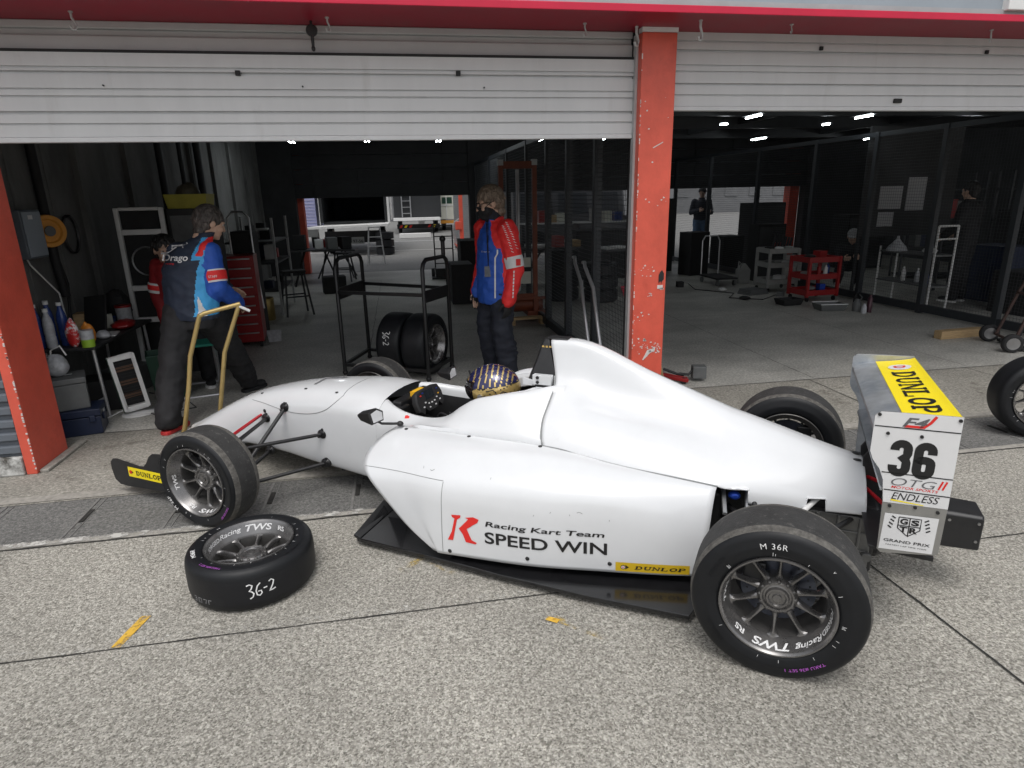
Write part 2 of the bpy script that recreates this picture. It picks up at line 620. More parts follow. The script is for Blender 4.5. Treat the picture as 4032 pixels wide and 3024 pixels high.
wavy(-12, 12, 4.873, .004, .004, M['joint'], "pavement_joint")
for xx in (-1.45, .45, 2.0, 3.53, 5.15):
    wavy(3.82, 4.87, xx, .005, .0045, M['joint'], "pavement_joint", False)
for xx in (-.4, 3.6, 5.2):
    wavy(4.9, 13.5, xx, .003, .004, M['joint'], "pavement_joint", False, .01)
wavy(-2.4, 12, 7.9, .003, .004, M['joint'], "pavement_joint", True, .012)
# pale strip between gutter and apron
sheet("pale_kerb", -30, 30, 3.715, 3.80, .004, M['lightkerb'])
# drain slots across the gutter
b = MB(); b2 = MB()
for k in range(-8, 16):
    xx = -1.79 + .485 * k * 2 if False else -1.79 + .485 * k
    b.box(xx - .012, xx + .012, 3.405, 3.545, -.004, .0045)
    for s_ in (-1, 1):
        b2.box(xx - .030, xx - .016, 3.22, 3.69, -.004, .002) if s_ < 0 else b2.box(xx + .015, xx + .019, 3.22, 3.69, -.004, .0015)
o = b.build("drain_slot", M['joint']); o["kind"] = "structure"
o = b2.build("gutter_joint", mat("gutter_joint_mortar", (.17, .167, .16), .9, var=.3, scale=20)); o["kind"] = "structure"
# yellow paint dashes on the pit lane
M['yellow_faint'] = worn_mat("faint_yellow_paint", (.55, .40, .12), .50, .74, 16)
def dash(pts, name="yellow_mark", m='yellow_faint'):
    b = MB(); strip_poly(b, pts, .004)
    struct(b.build(name, M[m]))
dash([(-1.20, 2.275), (-1.165, 2.27), (-1.115, 2.455), (-1.155, 2.46)], m='yellow_worn')
dash([(-.12, 2.575), (-.085, 2.56), (.02, 2.645), (-.015, 2.665)])
dash([(-.015, 2.665), (.01, 2.635), (.13, 2.49), (.155, 2.51)])
dash([(.50, 2.095), (.525, 2.115), (.60, 2.045), (.575, 2.02)])
dash([(.575, 2.02), (.60, 2.045), (.70, 1.95), (.68, 1.925)])
dash([(.475, 2.10), (.49, 2.12), (.535, 2.09), (.515, 2.07)], m='yellow_worn')
# damp stains on the apron
for k, (sx_, sy_, rr) in enumerate([(-1.95, 4.1, .28), (-1.2, 4.35, .4), (3.3, 4.4, .5), (5.2, 4.2, .6), (-2.0, 4.6, .3), (.6, 4.4, .5)]):
    b = MB()
    strip_poly(b, [(sx_ + rr * math.cos(a / 14 * 2 * PI) * (1 + .3 * noise.noise(Vector((a, k, 0)))), sy_ + .6 * rr * math.sin(a / 14 * 2 * PI)) for a in range(14)], .0042 + .0003 * k)
    struct(b.build("damp_patch", M['stain']))

# ----------------------------------------------------------------- the pit building
bld = thing("pit_building", "two bay pit garage building with crimson soffit edge above white shutters", "building", (0, 4.3, 0))
def rel(b, dy=-4.3):
    b.v = [(x, y + dy, z) for x, y, z in b.v]; return b
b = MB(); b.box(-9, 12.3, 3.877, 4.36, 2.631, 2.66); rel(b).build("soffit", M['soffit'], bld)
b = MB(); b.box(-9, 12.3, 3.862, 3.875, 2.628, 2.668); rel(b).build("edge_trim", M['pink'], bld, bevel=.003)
b = MB()
b.box(-9, 12.3, 3.885, 3.95, 2.668, 2.70)
rel(b).build("flashing", M['upper2'], bld)
b = MB()
for k in range(16):
    b.box(-9, 12.3, 3.90, 3.96, 2.703 + k * .24, 2.703 + k * .24 + .232)
b.box(-9, 12.3, 3.93, 3.97, 2.69, 6.6)  # carried up out of view to block sky light
rel(b).build("upper_siding", M['upper'], bld)
b = MB(); b.box(3.88, 5.2, 3.85, 3.92, 2.69, 3.6); wf = rel(b).build("window", M['white'], bld, bevel=.006)
b = MB(); b.box(3.96, 5.1, 3.84, 3.849, 2.78, 3.5); rel(b).build("pane", mat("window_glass", (.5, .55, .6), .08, var=.05), wf)
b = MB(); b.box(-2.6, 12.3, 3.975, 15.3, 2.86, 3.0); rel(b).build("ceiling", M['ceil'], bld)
b = MB(); b.box(-9, 12.3, 3.98, 15.4, 6.4, 6.6); b.box(-9, -2.62, 4.5, 15.3, 2.9, 3.0); rel(b).build("roof", M['ceil'], bld)  # roof out of view, placed to block sky light
b = MB()
for yy in (6.3, 8.0, 9.2, 11.0, 13.0):
    b.box(-2.5, 12, yy, yy + .12, 2.68, 2.859)
for xx in (-.5, 3.8, 6.0, 9):
    b.box(xx, xx + .08, 4.5, 15, 2.74, 2.858)
rel(b).build("ceiling_beam", M['beam'], bld)
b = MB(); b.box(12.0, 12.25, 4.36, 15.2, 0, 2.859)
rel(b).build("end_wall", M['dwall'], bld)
b = MB(); b.box(-3.07, -2.85, 4.42, 15.2, 0, 2.859); b.box(-2.849, -2.45, 4.42, 4.55, 0, 2.859)
for k in range(9):
    b.box(-2.85, -2.80, 6.6 + k * 1.15, 6.70 + k * 1.15, 0, 2.858)
for k in range(3):
    b.box(-2.85, -2.843, 5.0 + k * .55, 5.012 + k * .55, 0, 2.858)
rel(b).build("side_wall", M['wall'], bld)
# rear wall and its half raised doors
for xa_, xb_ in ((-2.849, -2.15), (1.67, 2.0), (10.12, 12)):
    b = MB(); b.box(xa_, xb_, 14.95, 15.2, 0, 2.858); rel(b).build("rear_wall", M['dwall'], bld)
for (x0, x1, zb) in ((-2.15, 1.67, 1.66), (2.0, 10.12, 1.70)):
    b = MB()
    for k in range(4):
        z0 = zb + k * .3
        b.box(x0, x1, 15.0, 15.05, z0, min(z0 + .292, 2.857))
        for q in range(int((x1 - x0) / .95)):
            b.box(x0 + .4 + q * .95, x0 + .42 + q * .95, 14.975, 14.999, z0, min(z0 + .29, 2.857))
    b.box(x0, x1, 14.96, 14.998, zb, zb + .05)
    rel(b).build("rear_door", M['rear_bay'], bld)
for xa_, xb_ in ((-2.17, -2.03), (9.86, 10.12)):
    b = MB(); b.box(xa_, xb_, 15.2, 15.47, 0, 2.9); rel(b).build("rear_column", M['red'], bld, bevel=.01)
b = MB(); b.box(-9, 12.3, 15.55, 15.7, 1.9, 6.5); rel(b).build("rear_wall", M['upper'], bld)

# grey cladding left of the left pillar
w = thing("clad_wall", "dark blue grey ribbed cladding wall left of the red pillar", "wall", (-4.2, 4.2, 0))
b = MB()
z = .13
while z < 2.6:
    x0, x1 = -1.9, 1.765
    b.loft([[Vector((x, -.0, z)), Vector((x, -.028, z + .018)), Vector((x, -.028, z + .055)), Vector((x, 0, z + .068))] for x in (x0, x1 - .02, x1)], 0, True, True)
    z += .0855
b.box(-1.9, 1.768, 0, .2, .1, 2.63)
b.build("cladding", M['siding'], w)
b = MB(); b.box(-1.9, 1.765, -.05, .2, 0, .12)
b.build("base_kerb", mat("stained_white_kerb", (.5, .5, .48), .85, var=.3, scale=9, bump=.3, dirt=((.07, .065, .055), 5, .5, .62)), w, bevel=.01)

# pillars
def chips(pts, base, nrm_axis, seed, b, n):
    rnd = random.Random(seed)
    for (cx, cz, sp, cnt) in pts:
        for _ in range(cnt):
            x = cx + rnd.gauss(0, sp); z = cz + rnd.gauss(0, sp * .7)
            r = rnd.uniform(.002, .008)
            k = rnd.randint(5, 8)
            a0 = rnd.uniform(0, 6)
            poly = [(x + r * rnd.uniform(.5, 1.7) * math.cos(a0 + 2 * PI * i / k), z + r * rnd.uniform(.4, 1.2) * math.sin(a0 + 2 * PI * i / k)) for i in range(k)]
            if nrm_axis == 'y':
                if any(abs(p[0]) > .113 for p in poly): continue
                b.add([(p[0], base, p[1]) for p in poly], [tuple(range(k))])
            else:
                b.add([(base, p[0], p[1]) for p in poly], [tuple(range(k))])
p = thing("pillar", "red orange steel pillar between the two garage bays, chipped paint", "pillar", (1.7175, 4.2, 0), 0)
b = MB(); b.box(-.1175, .1175, 0, .07, 0, 2.602); b.build("column", M['red'], p, bevel=.006)
b = MB(); b.box(-.05, .06, .07, .38, 0, 2.63); b.build("web", M['blackmat'], p)
b = MB(); b.box(-.12, .12, -.004, .06, 2.603, 2.63); b.build("cap_strip", M['white'], p)
b = MB()
chips([(-.02, .57, .05, 26), (.06, .55, .03, 16), (-.06, 1.12, .03, 12), (-.05, .3, .05, 9), (0, .95, .02, 8), (.03, 1.6, .1, 8), (.09, .98, .012, 7), (0, 2.1, .2, 8), (-.07, .8, .05, 9)], -.0025, 'y', 3, b, 0)
b.prism([(-.035, .475), (-.03, .47), (.02, .52), (.055, .535), (.06, .565), (.04, .565), (.035, .55), (.0, .545)], (0, -.001, 0), (1, 0, 0), (0, 0, 1), (0, .0015))
b.prism([(-.02, 1.92), (-.018, 1.915), (.05, 1.95), (.05, 1.956)], (0, -.001, 0), (1, 0, 0), (0, 0, 1), (0, .0015))
b.box(.055, .095, -.0025, 0, .985, 1.01)
for k in range(60):
    zz = random.uniform(.05, 2.5)
    b.box(-.1175, -.1175 + random.uniform(.003, .008), -.0022, 0, zz, zz + random.uniform(.004, .02))
b.build("paint_chips", M['red_chip'], p)
b = MB()
b.prism([(.062, 1.035), (.066, 1.02), (.07, 1.035), (.08, 1.035), (.083, 1.01), (.086, 1.035), (.1, 1.05), (.1, 1.09), (.085, 1.115), (.07, 1.10), (.062, 1.08)], (0, -.002, 0), (1, 0, 0), (0, 0, 1), (0, .0015))
b.build("black_tape", M['blackmat'], p)
p = thing("pillar", "red orange pillar at the left beside the grey cladding", "pillar", (-2.398, 4.16, 0))
b = MB(); b.box(-.03, .033, 0, .40, 0, 2.63); b.build("column", M['red'], p, bevel=.006)
b = MB()
rnd = random.Random(5)
for k in range(70):
    zz = rnd.uniform(.03, 1.2)
    b.box(.033 - rnd.uniform(.004, .011), .0335, -.0022, .001, zz, zz + rnd.uniform(.003, .014))
b.build("paint_chips", M['red_chip'], p)
b = MB(); b.box(.034, .09, .02, .55, 0, .02); b.build("threshold", M['lightkerb'], p, bevel=.006)

# roller shutters
def shutter(x0, x1, zs, zb, label, tags, roll):
    t = thing("roller_shutter", label, "shutter", ((x0 + x1) / 2, 4.30, zb))
    hw = (x1 - x0) / 2
    b = MB()
    prof = []
    top = zs[0][0]
    z = top
    prof.append((0.0, top))
    for (z, kind) in zs[1:]:
        if kind == 'g':      # deep groove between slats
            prof += [(0, z + .010), (.020, z + .006), (.020, z - .005), (0.0, z - .008)]
        elif kind == 'l':    # shallow line
            prof += [(0, z + .006), (.012, z + .003), (.012, z - .003), (0.0, z - .006)]
        elif kind == 'r':    # rib
            prof += [(0, z + .010), (-.006, z + .004), (-.006, z - .004), (0.0, z - .010)]
    prof.append((0, zb + .03))
    ring = [[Vector((x, y, z - zb)) for y, z in prof] + [Vector((x, .03, zb + .03 - zb)), Vector((x, .03, top - zb))] for x in (-hw, hw)]
    b.loft(ring, 0, True, True)
    b.build("slat_curtain", M['shutter'], t)
    b = MB(); b.box(-hw, hw, -.012, .035, 0, .028); b.build("bottom_bar", M['shutter'], t, bevel=.004)
    b = MB()
    for (tx, tz, sw, sh) in tags:
        b.box(tx - (x0 + x1) / 2 - sw, tx - (x0 + x1) / 2 + sw, -.016, -.001, tz - zb - sh, tz - zb + sh)
    b.build("lock_plate", M['blackmat'], t, bevel=.002)
    if roll:
        b = MB()
        b.box(-hw, hw, .03, .06, 2.478 - zb, 2.555 - zb)
        b.box(-hw, hw, .05, .08, 2.555 - zb, 2.59 - zb)
        b.box(-hw, hw, .03, .07, 2.59 - zb, 2.6305 - zb)
        b.build("shutter_roll", M['shutter_top'], t, bevel=.006)
        b = MB(); b.box(-hw, hw, -.004, .04, 2.463 - zb, 2.477 - zb); b.build("gap_shade_strip", M['blackmat'], t)  # black strip painted in for the shade of the gap above the slats
    return t
shutter(-2.36, 1.585, [(2.462, ''), (2.385, 'l'), (2.357, 'g'), (2.271, 'l'), (2.232, 'l'), (2.146, 'g'), (2.085, 'l')], 1.985,
        "wide white roller shutter half raised over the left garage bay", [(-.86, 2.36, .014, .014), (.44, 2.37, .014, .014), (-1.6, 2.29, .004, .004), (-.5, 2.29, .004, .004), (.6, 2.29, .004, .004)], True)
shutter(1.835, 7.2, [(2.629, ''), (2.577, 'l'), (2.519, 'g'), (2.433, 'l'), (2.395, 'l'), (2.318, 'g'), (2.252, 'l')], 2.155,
        "white roller shutter half raised over the right garage bay", [(2.91, 2.545, .012, .012), (4.21, 2.54, .012, .012), (3.55, 2.22, .03, .014)], False)
g = MB(); g.box(-.0125, .0125, 0, .05, 0, 2.6); o = g.build("shutter_guide", M['rail']); o.location = (1.597, 4.262, 0)
tag(o, "narrow galvanised shutter guide channel on the left side of the chipped pillar", "guide rail")

# hooks under the soffit
def hook(x, y, label, s=1.0):
    b = MB()
    pts = [(0, 0, 0), (0, 0, -.025 * s), (.008 * s, 0, -.04 * s), (.014 * s, 0, -.055 * s), (.008 * s, 0, -.072 * s), (-.006 * s, 0, -.072 * s), (-.012 * s, 0, -.058 * s)]
    b.tube(pts, .0055 * s, 7)
    b.cyl((0, 0, 0), (0, 0, -.006), .012, None, 10)
    o = b.build("ceiling_hook", M['rail'], smooth=50); o.location = (x, y, 2.631); o.rotation_euler = (0, 0, R_(30))
    tag(o, label, "hook", "hooks under the crimson soffit")
hook(-1.64, 4.15, "grey hook under the soffit nearest the left end of the picture", 1.2)
hook(-.31, 4.15, "small grey hook under the soffit just right of the black pulley")
hook(1.21, 4.15, "grey hook under the soffit left of the red pillar top")
hook(1.56, 4.2, "large grey hook against the left edge of the red pillar top", 1.5)
hook(1.90, 4.02, "grey hook under the soffit just right of the red pillar top", 1.5)
hook(2.53, 4.06, "thin hook under the soffit above the right bay, first past the pillar hook", .7)
hook(4.01, 4.08, "hook under the soffit at the far right of the right bay")
b = MB(); b.lathe([(.001, -.014), (.03, -.014), (.034, 0), (.03, .014), (.001, .014)], Matrix.Translation((0, 0, -.05)), 18)
b.cyl((0, 0, 0), (0, 0, -.05), .007); b.cyl((0, 0, -.05), (0, 0, -.14), .012, .008); b.ell((0, 0, -.145), (.012, .012, .016))
o = b.build("pulley", M['black'], smooth=40); o.location = (-.41, 4.24, 2.631)
tag(o, "black pulley wheel with short strap under the soffit above the left shutter", "pulley")

# ceiling lights (lit tubes)
def light(x, y, l, label, dbl, z=2.6):
    t = thing("ceiling_light", label, "ceiling light", (x, y, z), 0, "lit fluorescent lamps under the garage ceiling")
    b = MB(); b.box(-.05, .05, -l / 2, l / 2, .02, .06); b.build("housing", M['beam'], t)
    for dx in ((-.03, .03) if dbl else (0,)):
        b = MB(); b.cyl((dx, -l * .4, 0), (dx, l * .4, 0), .010, None, 8); b.build("tube", M['lamp'], t)
    b = MB(); b.cyl((0, 0, .06), (0, 0, .262), .006); b.build("rod", M['beam'], t)
for x, y, l, d, lab in [(-1.7, 12.0, .75, 1, "twin tube ceiling lamp at the far left of the left bay"), (-.42, 12, .7, 1, "twin tube lamp of the left bay, above the middle of the rear opening"), (.84, 12.05, .6, 1, "twin tube lamp in the left bay nearest its right wire partition"),
                    (2.69, 12.1, .6, 1, "twin tube lamp just behind the wire partition left of the pillar"), (3.9, 12.1, .65, 0, "lamp seen just left of the pillar behind the wire partition"),
                    (4.93, 8.62, .5, 0, "lamp in the right bay's nearest row, leftmost of that row"), (6.65, 8.65, .45, 0, "lamp in the right bay's nearest row, middle of that row"), (9.27, 8.75, .4, 0, "lamp in the right bay's nearest row, at the picture's right edge"),
                    (5.0, 9.58, .12, 1, "tiny twin lamp in the second row of the right bay"), (6.77, 9.65, .22, 0, "short lamp in the second row of the right bay, middle"), (9.44, 9.72, .4, 0, "lamp in the second row of the right bay, behind the right wire screen"),
                    (7.18, 12.3, .65, 0, "lamp in the farthest row of the right bay, left one"), (9.76, 12.35, .65, 0, "lamp in the farthest row of the right bay, right one"), (4.62, 12.0, .5, 0, "lamp in the far row peeking out right of the chipped pillar")]:
    light(x, y, l, lab, d)

# wire mesh partitions
def partition(label, P0, P1, zt, posts, pitch=.04, zw=.12):
    P0, P1 = Vector(P0), Vector(P1)
    d = P1 - P0; L = d.length
    t = thing("wire_partition", label, "partition", (P0.x, P0.y, 0), math.atan2(d.y, d.x))
    b = MB()
    b.box(0, L, -.03, .03, .02, zw); b.build("base_rail", M['gate'], t, bevel=.004)
    b = MB(); b.box(0, L, -.025, .025, zt - .06, zt); b.build("top_rail", M['gate'], t)
    for q in posts:
        b = MB(); b.box(q - .035, q + .035, -.036, .036, 0, zt + .002); b.build("post", M['gate'], t, bevel=.004)
    b = MB()
    n = int(L / pitch)
    for k in range(1, n):
        x = L * k / n
        b.tube([(x, 0, zw), (x, 0, zt - .06)], .0017, 4, 0, False, False)
    n = int((zt - zw) / pitch)
    for k in range(1, n):
        z = zw + (zt - .06 - zw) * k / n
        b.tube([(0, .003, z), (L, .003, z)], .0017, 4, 0, False, False)
    b.build("wire_mesh", M['wire'], t)
    return t
partition("fine wire screen partition between the bays, behind the chipped pillar", (1.83, 4.62), (1.83, 14.9), 2.35, [1.2, 2.2, 3.17, 4.4, 6, 8, 10.2])
partition("tall wire screen partition on the right of the right bay behind the hand truck", (6.93, 5.2), (6.6, 14.9), 2.38, [.05, 1.05, 2.15, 3.3, 4.6, 6.2, 8, 9.6])

# ---------------------------------------------------------------- beyond the rear doors
b = MB()
for k in range(120):
    z0 = k * .075
    b.box(-3.2, 3.2, 0, .03, z0, z0 + .045)
b.box(-3.2, 3.2, .03, .3, 0, 9)
o = b.build("corrugated_wall", mat("pale_corrugated_steel", (.27, .275, .28), .5, .2, var=.1, scale=3)); o.location = (5.3, 24, 0)
tag(o, "pale corrugated steel wall of the building across the paddock road", "wall")
b = MB()
b.box(-30, 30, 0, 1, 0, 8)
for k in range(30):
    b.box(-29 + k * 2, -28 + k * 2, -.05, 0, 1.2, 2.6)
o = b.build("paddock_building", mat("grey_far_building", (.13, .133, .138), .8, var=.15, scale=1)); o.location = (0, 47, 0)
tag(o, "long grey building at the far side of the paddock road", "building")
sheet("road_line", -3.2, 6, 21.0, 21.08, .002, M['white'])
sheet("road_line", -3.2, 2.4, 25.4, 25.5, .002, M['white'])
# ================================================================= THE RACING CAR
M['body'] = mat("white_car_paint", (.66, .672, .685), .20, var=.02, scale=7, coat=.5, dirt=((.54, .54, .525), 9, .64, .95))
M['carbon'] = mat("black_carbon", (.010, .010, .011), .16, var=.3, scale=30, coat=.25)
M['satin'] = mat("satin_black", (.016, .016, .017), .42, var=.25, scale=18)
M['rim'] = mat("gunmetal_rim", (.215, .21, .208), .28, .8, var=.18, scale=14, rvar=.1)
M['rimdark'] = mat("rim_inner_barrel", (.10, .097, .094), .45, .6, var=.2, scale=14)
M['side'] = mat("tyre_sidewall", (.007, .0078, .0095), .5, spec=.35, var=.25, scale=9, bump=.05, bscale=60)
M['tread'] = mat("used_slick_tread", (.030, .0297, .0295), .82, var=.3, scale=16, bump=.35, bscale=140, dirt=((.11, .107, .10), 42, .56, .74))
M['treadnew'] = mat("fresh_slick_tread", (.010, .0105, .0125), .5, spec=.35, var=.22, scale=10, bump=.06, bscale=90)
M['scuff'] = mat("scuffed_shoulder", (.095, .09, .082), .9, var=.5, scale=45, bump=.5, bscale=120)
M['ink_w'] = mat("white_marker", (.75, .75, .75), .6, var=.25, scale=60)
M['ink_g'] = mat("grey_chalk", (.30, .30, .31), .7, var=.3, scale=60)
M['ink_p'] = mat("violet_marker", (.42, .10, .50), .6, var=.15, scale=40)
M['dec_k'] = mat("black_vinyl", (.012, .012, .013), .35, var=.05)
M['dec_r'] = mat("red_vinyl", (.70, .025, .02), .35, var=.05)
M['dec_y'] = mat("yellow_vinyl", (.90, .72, .012), .4, var=.03)
M['dec_y2'] = mat("deep_yellow_vinyl", (.62, .41, .015), .4, var=.06)  # darker, more orange yellow for the sidepod strip
M['dec_g'] = mat("grey_vinyl", (.12, .12, .125), .35, var=.05)
M['dec_w'] = mat("white_vinyl", (.68, .68, .68), .4, var=.03)
M['gold'] = mat("gold_foil", (.80, .55, .20), .25, .9, var=.1)
M['redrod'] = mat("red_anodised", (.55, .02, .03), .3, .3, var=.05)
M['blue'] = mat("blue_anodised", (.02, .07, .45), .3, .5, var=.05)
M['gap'] = mat("panel_gap_grey", (.25, .26, .26), .8)  # even grey for the panel seams and the pod scuffs
M['mirror'] = mat("sky_white_mirror_glass", (.72, .73, .74), .15, .15)  # whitish base colour stands in for the sky reflected in the glass
M['metalwing'] = mat("anodised_wing_metal", (.40, .42, .44), .38, .55, var=.3, scale=7, rvar=.12, dirt=((.20, .24, .29), 5, .5, .75))
M['plate'] = mat("grey_alloy_plate", (.33, .325, .31), .42, .6, var=.08, scale=12)
M['orange'] = mat("yellow_knob", (.75, .42, .02), .4)
M['screen'] = mat("dark_display", (.02, .025, .03), .1)

def cr(p0, p1, p2, p3, t):
    return p1 * 1.0 + (p2 - p0) * (.5 * t) + (p0 * 2 - p1 * 5 + p2 * 4 - p3) * (.5 * t * t) + (p1 * 3 - p0 - p2 * 3 + p3) * (.5 * t ** 3)
def crline(P, n):
    P = [Vector(p) for p in P]
    out = []
    for i in range(len(P) - 1):
        a = P[i - 1] if i else P[0] * 2 - P[1]
        d = P[i + 2] if i + 2 < len(P) else P[-1] * 2 - P[-2]
        for k in range(n):
            out.append(cr(a, P[i], P[i + 1], d, k / n))
    out.append(P[-1])
    return out
def crgrid(sts, nx, nr):
    rows = [crline(s, nr) for s in sts]
    cols = list(zip(*rows))
    cols = [crline(c, nx) for c in cols]
    return [list(r) for r in zip(*cols)]
def add_grid(b, g, m=0, mirror=True):
    n = len(g[0]); k = len(g)
    fs = [(i * n + j, i * n + j + 1, (i + 1) * n + j + 1, (i + 1) * n + j) for i in range(k - 1) for j in range(n - 1)]
    b.add([p for r in g for p in r], fs, m)
    if mirror:
        b.add([Vector((p.x, -p.y, p.z)) for r in g for p in r], [f[::-1] for f in fs], m)

YAW = .5896
car = thing("race_car", "white open wheel racing car with black floor and number 36 on its rear wing", "racing car", (1.6541, 2.3623, 0), PI - YAW)

# ---- nose and tub
def nose_sec(x, w, zt, zb):
    h = zt - zb
    return [(x, 0, zt), (x, .35 * w, zt - .006), (x, .68 * w, zt - .026), (x, .90 * w, zt - min(.072, h * .3)), (x, w, zt - min(.14, h * .5)),
            (x, w, zb + h * .35), (x, w * .97, zb + h * .14), (x, w * .86, zb + .02 * min(1, h / .2)), (x, w * .5, zb), (x, 0, zb)]
sts = [nose_sec(*q) for q in [(3.80, .035, .145, .095), (3.77, .075, .165, .085), (3.70, .10, .195, .085), (3.52, .128, .285, .105), (3.26, .155, .415, .13), (3.04, .175, .498, .143), (2.79, .197, .561, .138), (2.57, .218, .598, .120), (2.37, .238, .618, .114), (2.17, .268, .626, .11), (2.02, .292, .612, .108)]]
tub = MB()
add_grid(tub, crgrid(sts, 5, 3))
low = lambda x: [(x, .405, .40), (x, .37, .2), (x, .30, .09), (x, .15, .07), (x, 0, .07)]
def tub_sec(x, rim, outs, lo=None):
    ry, rz = rim
    return [(x, ry - .030, rz - .055), (x, ry - .022, rz - .012), (x, ry, rz)] + [(x, a, c) for a, c in outs] + (lo or low(x))
T = [tub_sec(2.02, (.175, .586), [(.205, .580), (.24, .560), (.272, .522), (.292, .465)], [(2.02, .292, .33), (2.02, .285, .18), (2.02, .25, .12), (2.02, .14, .108), (2.02, 0, .108)]),
     tub_sec(1.93, (.232, .573), [(.25, .567), (.275, .548), (.297, .515), (.312, .46)], [(1.93, .315, .33), (1.93, .305, .17), (1.93, .26, .11), (1.93, .14, .1), (1.93, 0, .1)]),
     tub_sec(1.83, (.260, .558), [(.278, .554), (.305, .541), (.33, .518), (.347, .47)], [(1.83, .35, .35), (1.83, .33, .17), (1.83, .28, .10), (1.83, .15, .09), (1.83, 0, .09)]),
     tub_sec(1.70, (.269, .553), [(.288, .552), (.325, .548), (.366, .545), (.398, .542)]),
     tub_sec(1.59, (.270, .577), [(.290, .577), (.330, .567), (.370, .556), (.403, .546)]),
     tub_sec(1.50, (.270, .640), [(.292, .638), (.335, .612), (.374, .576), (.405, .548)]),
     tub_sec(1.42, (.267, .685), [(.290, .684), (.338, .645), (.378, .590), (.406, .549)]),
     tub_sec(1.316, (.258, .712), [(.285, .711), (.338, .665), (.381, .600), (.406, .549)]),
     tub_sec(1.20, (.232, .733), [(.265, .728), (.332, .668), (.382, .600), (.406, .549)]),
     tub_sec(1.06, (.165, .757), [(.215, .722), (.318, .640), (.378, .585), (.404, .549)]),
     tub_sec(1.00, (.150, .757), [(.205, .715), (.312, .632), (.374, .578), (.400, .547)])]
add_grid(tub, crgrid(T, 6, 3))
body = tub.build("body", M['body'], car, smooth=35)
bvh_tub = BVHTree.FromPolygons([Vector(v) for v in tub.v], tub.f)

b = MB()
W = [[(x, ry - .03, rz - .056), (x, ry - .04, rz - .12), (x, ry - .055, .25), (x, ry * .6, .17), (x, 0, .15)] for x, ry, rz in
     [(2.35, .16, .5), (2.02, .185, .58), (1.93, .232, .573), (1.83, .26, .558), (1.7, .269, .553), (1.59, .27, .577), (1.5, .27, .64), (1.42, .267, .685), (1.316, .258, .712), (1.2, .232, .733), (1.06, .165, .757)]]
add_grid(b, crgrid(W, 3, 2))
b.box(2.34, 2.36, -.2, .2, .12, .5)
b.box(1.10, 1.19, -.15, .15, .15, .70)
b.build("cockpit_well", M['satin'], car, smooth=40)
b = MB()
for s in (-1, 1):
    b.loft([[Vector((x, s * (y + dy), z + dz)) for dy, dz in ((-.035, -.06), (.03, -.07), (.035, .0), (-.005, .012), (-.03, 0))] for x, y, z in ((1.44, .225, .66), (1.32, .215, .692), (1.2, .18, .715), (1.14, .12, .73))])
b.box(1.115, 1.16, -.15, .15, .55, .74)
b.build("headrest", M['body'], car, smooth=40, bevel=.006)

# nose panel line, number decals on the nose, small things
def drop(x, y, lift=.0015, d=(0, 0, -1), from_=1.5, tree=None):
    o = Vector((x, y, from_))
    hit = (tree or bvh_tub).ray_cast(o, Vector(d))
    return hit[0] + hit[1] * (lift if hit[1].dot(Vector(d)) < 0 else -lift)
def side(x, z, tree, lift=.002, s=1):
    hit = tree.ray_cast(Vector((x, 2 * s, z)), Vector((0, -s, 0)))
    if hit[0] is None:
        return None
    n = hit[1] if hit[1].y * s > 0 else -hit[1]
    return hit[0] + n * lift
b = MB()
for s in (1, -1):
    pts = []
    for x, z in crline([(3.06, .455, 0), (2.95, .458, 0), (2.84, .452, 0), (2.73, .443, 0), (2.60, .447, 0), (2.48, .468, 0), (2.40, .50, 0), (2.35, .535, 0), (2.315, .565, 0)], 5) and [(p[0], p[1]) for p in crline([(3.06, .455, 0), (2.95, .458, 0), (2.84, .452, 0), (2.73, .443, 0), (2.60, .447, 0), (2.48, .468, 0), (2.40, .50, 0), (2.35, .535, 0), (2.315, .565, 0)], 5)]:
        p = side(x, z, bvh_tub, .0005, s)
        if p: pts.append(p)
    for q in range(1, 12):
        pts.append(drop(2.30 - .012 * q / 12, s * (.21 * (1 - q / 11.0)) + .0005, .0005))
    b.tube(pts, .0022, 5)
b.build("panel_gap", M['gap'], body)
b = MB()
for (x, y) in ((2.36, .17), (2.36, -.17), (2.62, .13), (3.0, .10), (3.0, -.10)):
    p = drop(x, y, .001); b.ell(p, (.011, .011, .004), None, 8, 6)
for (x, z) in ((2.915, .415),):
    p = side(x, z, bvh_tub, .002); b.ell(p, (.012, .004, .012), None, 8, 6)
b.build("fastener", M['satin'], body, smooth=60)
b = MB()
fn = lambda u, v: drop(2.64 - v * 1.0, -.02 - u * 1.0, .0022)
for q in range(2):
    b.add([fn(-.11 + .11 * k / 6, .045 + q * .012) for k in range(7)] + [fn(-.11 + .11 * k / 6, .050 + q * .012) for k in range(7)], [(k, k + 1, k + 8, k + 7) for k in range(6)])
fnn = lambda u, v: drop(2.50 + .3 * v - u * .95, -.03 + .9 * v, .0022)
strokes(b, [[(.06, -.02), (.04, .02), (.02, -.01), (0, .025), (-.02, -.015), (-.03, .02), (-.06, -.01), (-.08, .015), (-.10, .02)], [(-.09, -.01), (-.05, -.02), (.0, -.02), (.05, -.012)], [(.05, .0), (.01, .015), (-.04, 0), (-.09, .005)]], fnn, .007)
b.build("lettering", M['dec_k'], body)
b = MB(); p = side(1.845, .545, bvh_tub, .003) or drop(1.845, .30)
b.prism([(-.012, -.008), (.012, -.012), (.013, .006), (0, .011), (-.013, .008)], drop(1.815, .295, .002), (-1, 0, 0), (0, -.6, .8), (0, .002))
b.build("arrow_mark", M['dec_r'], body)

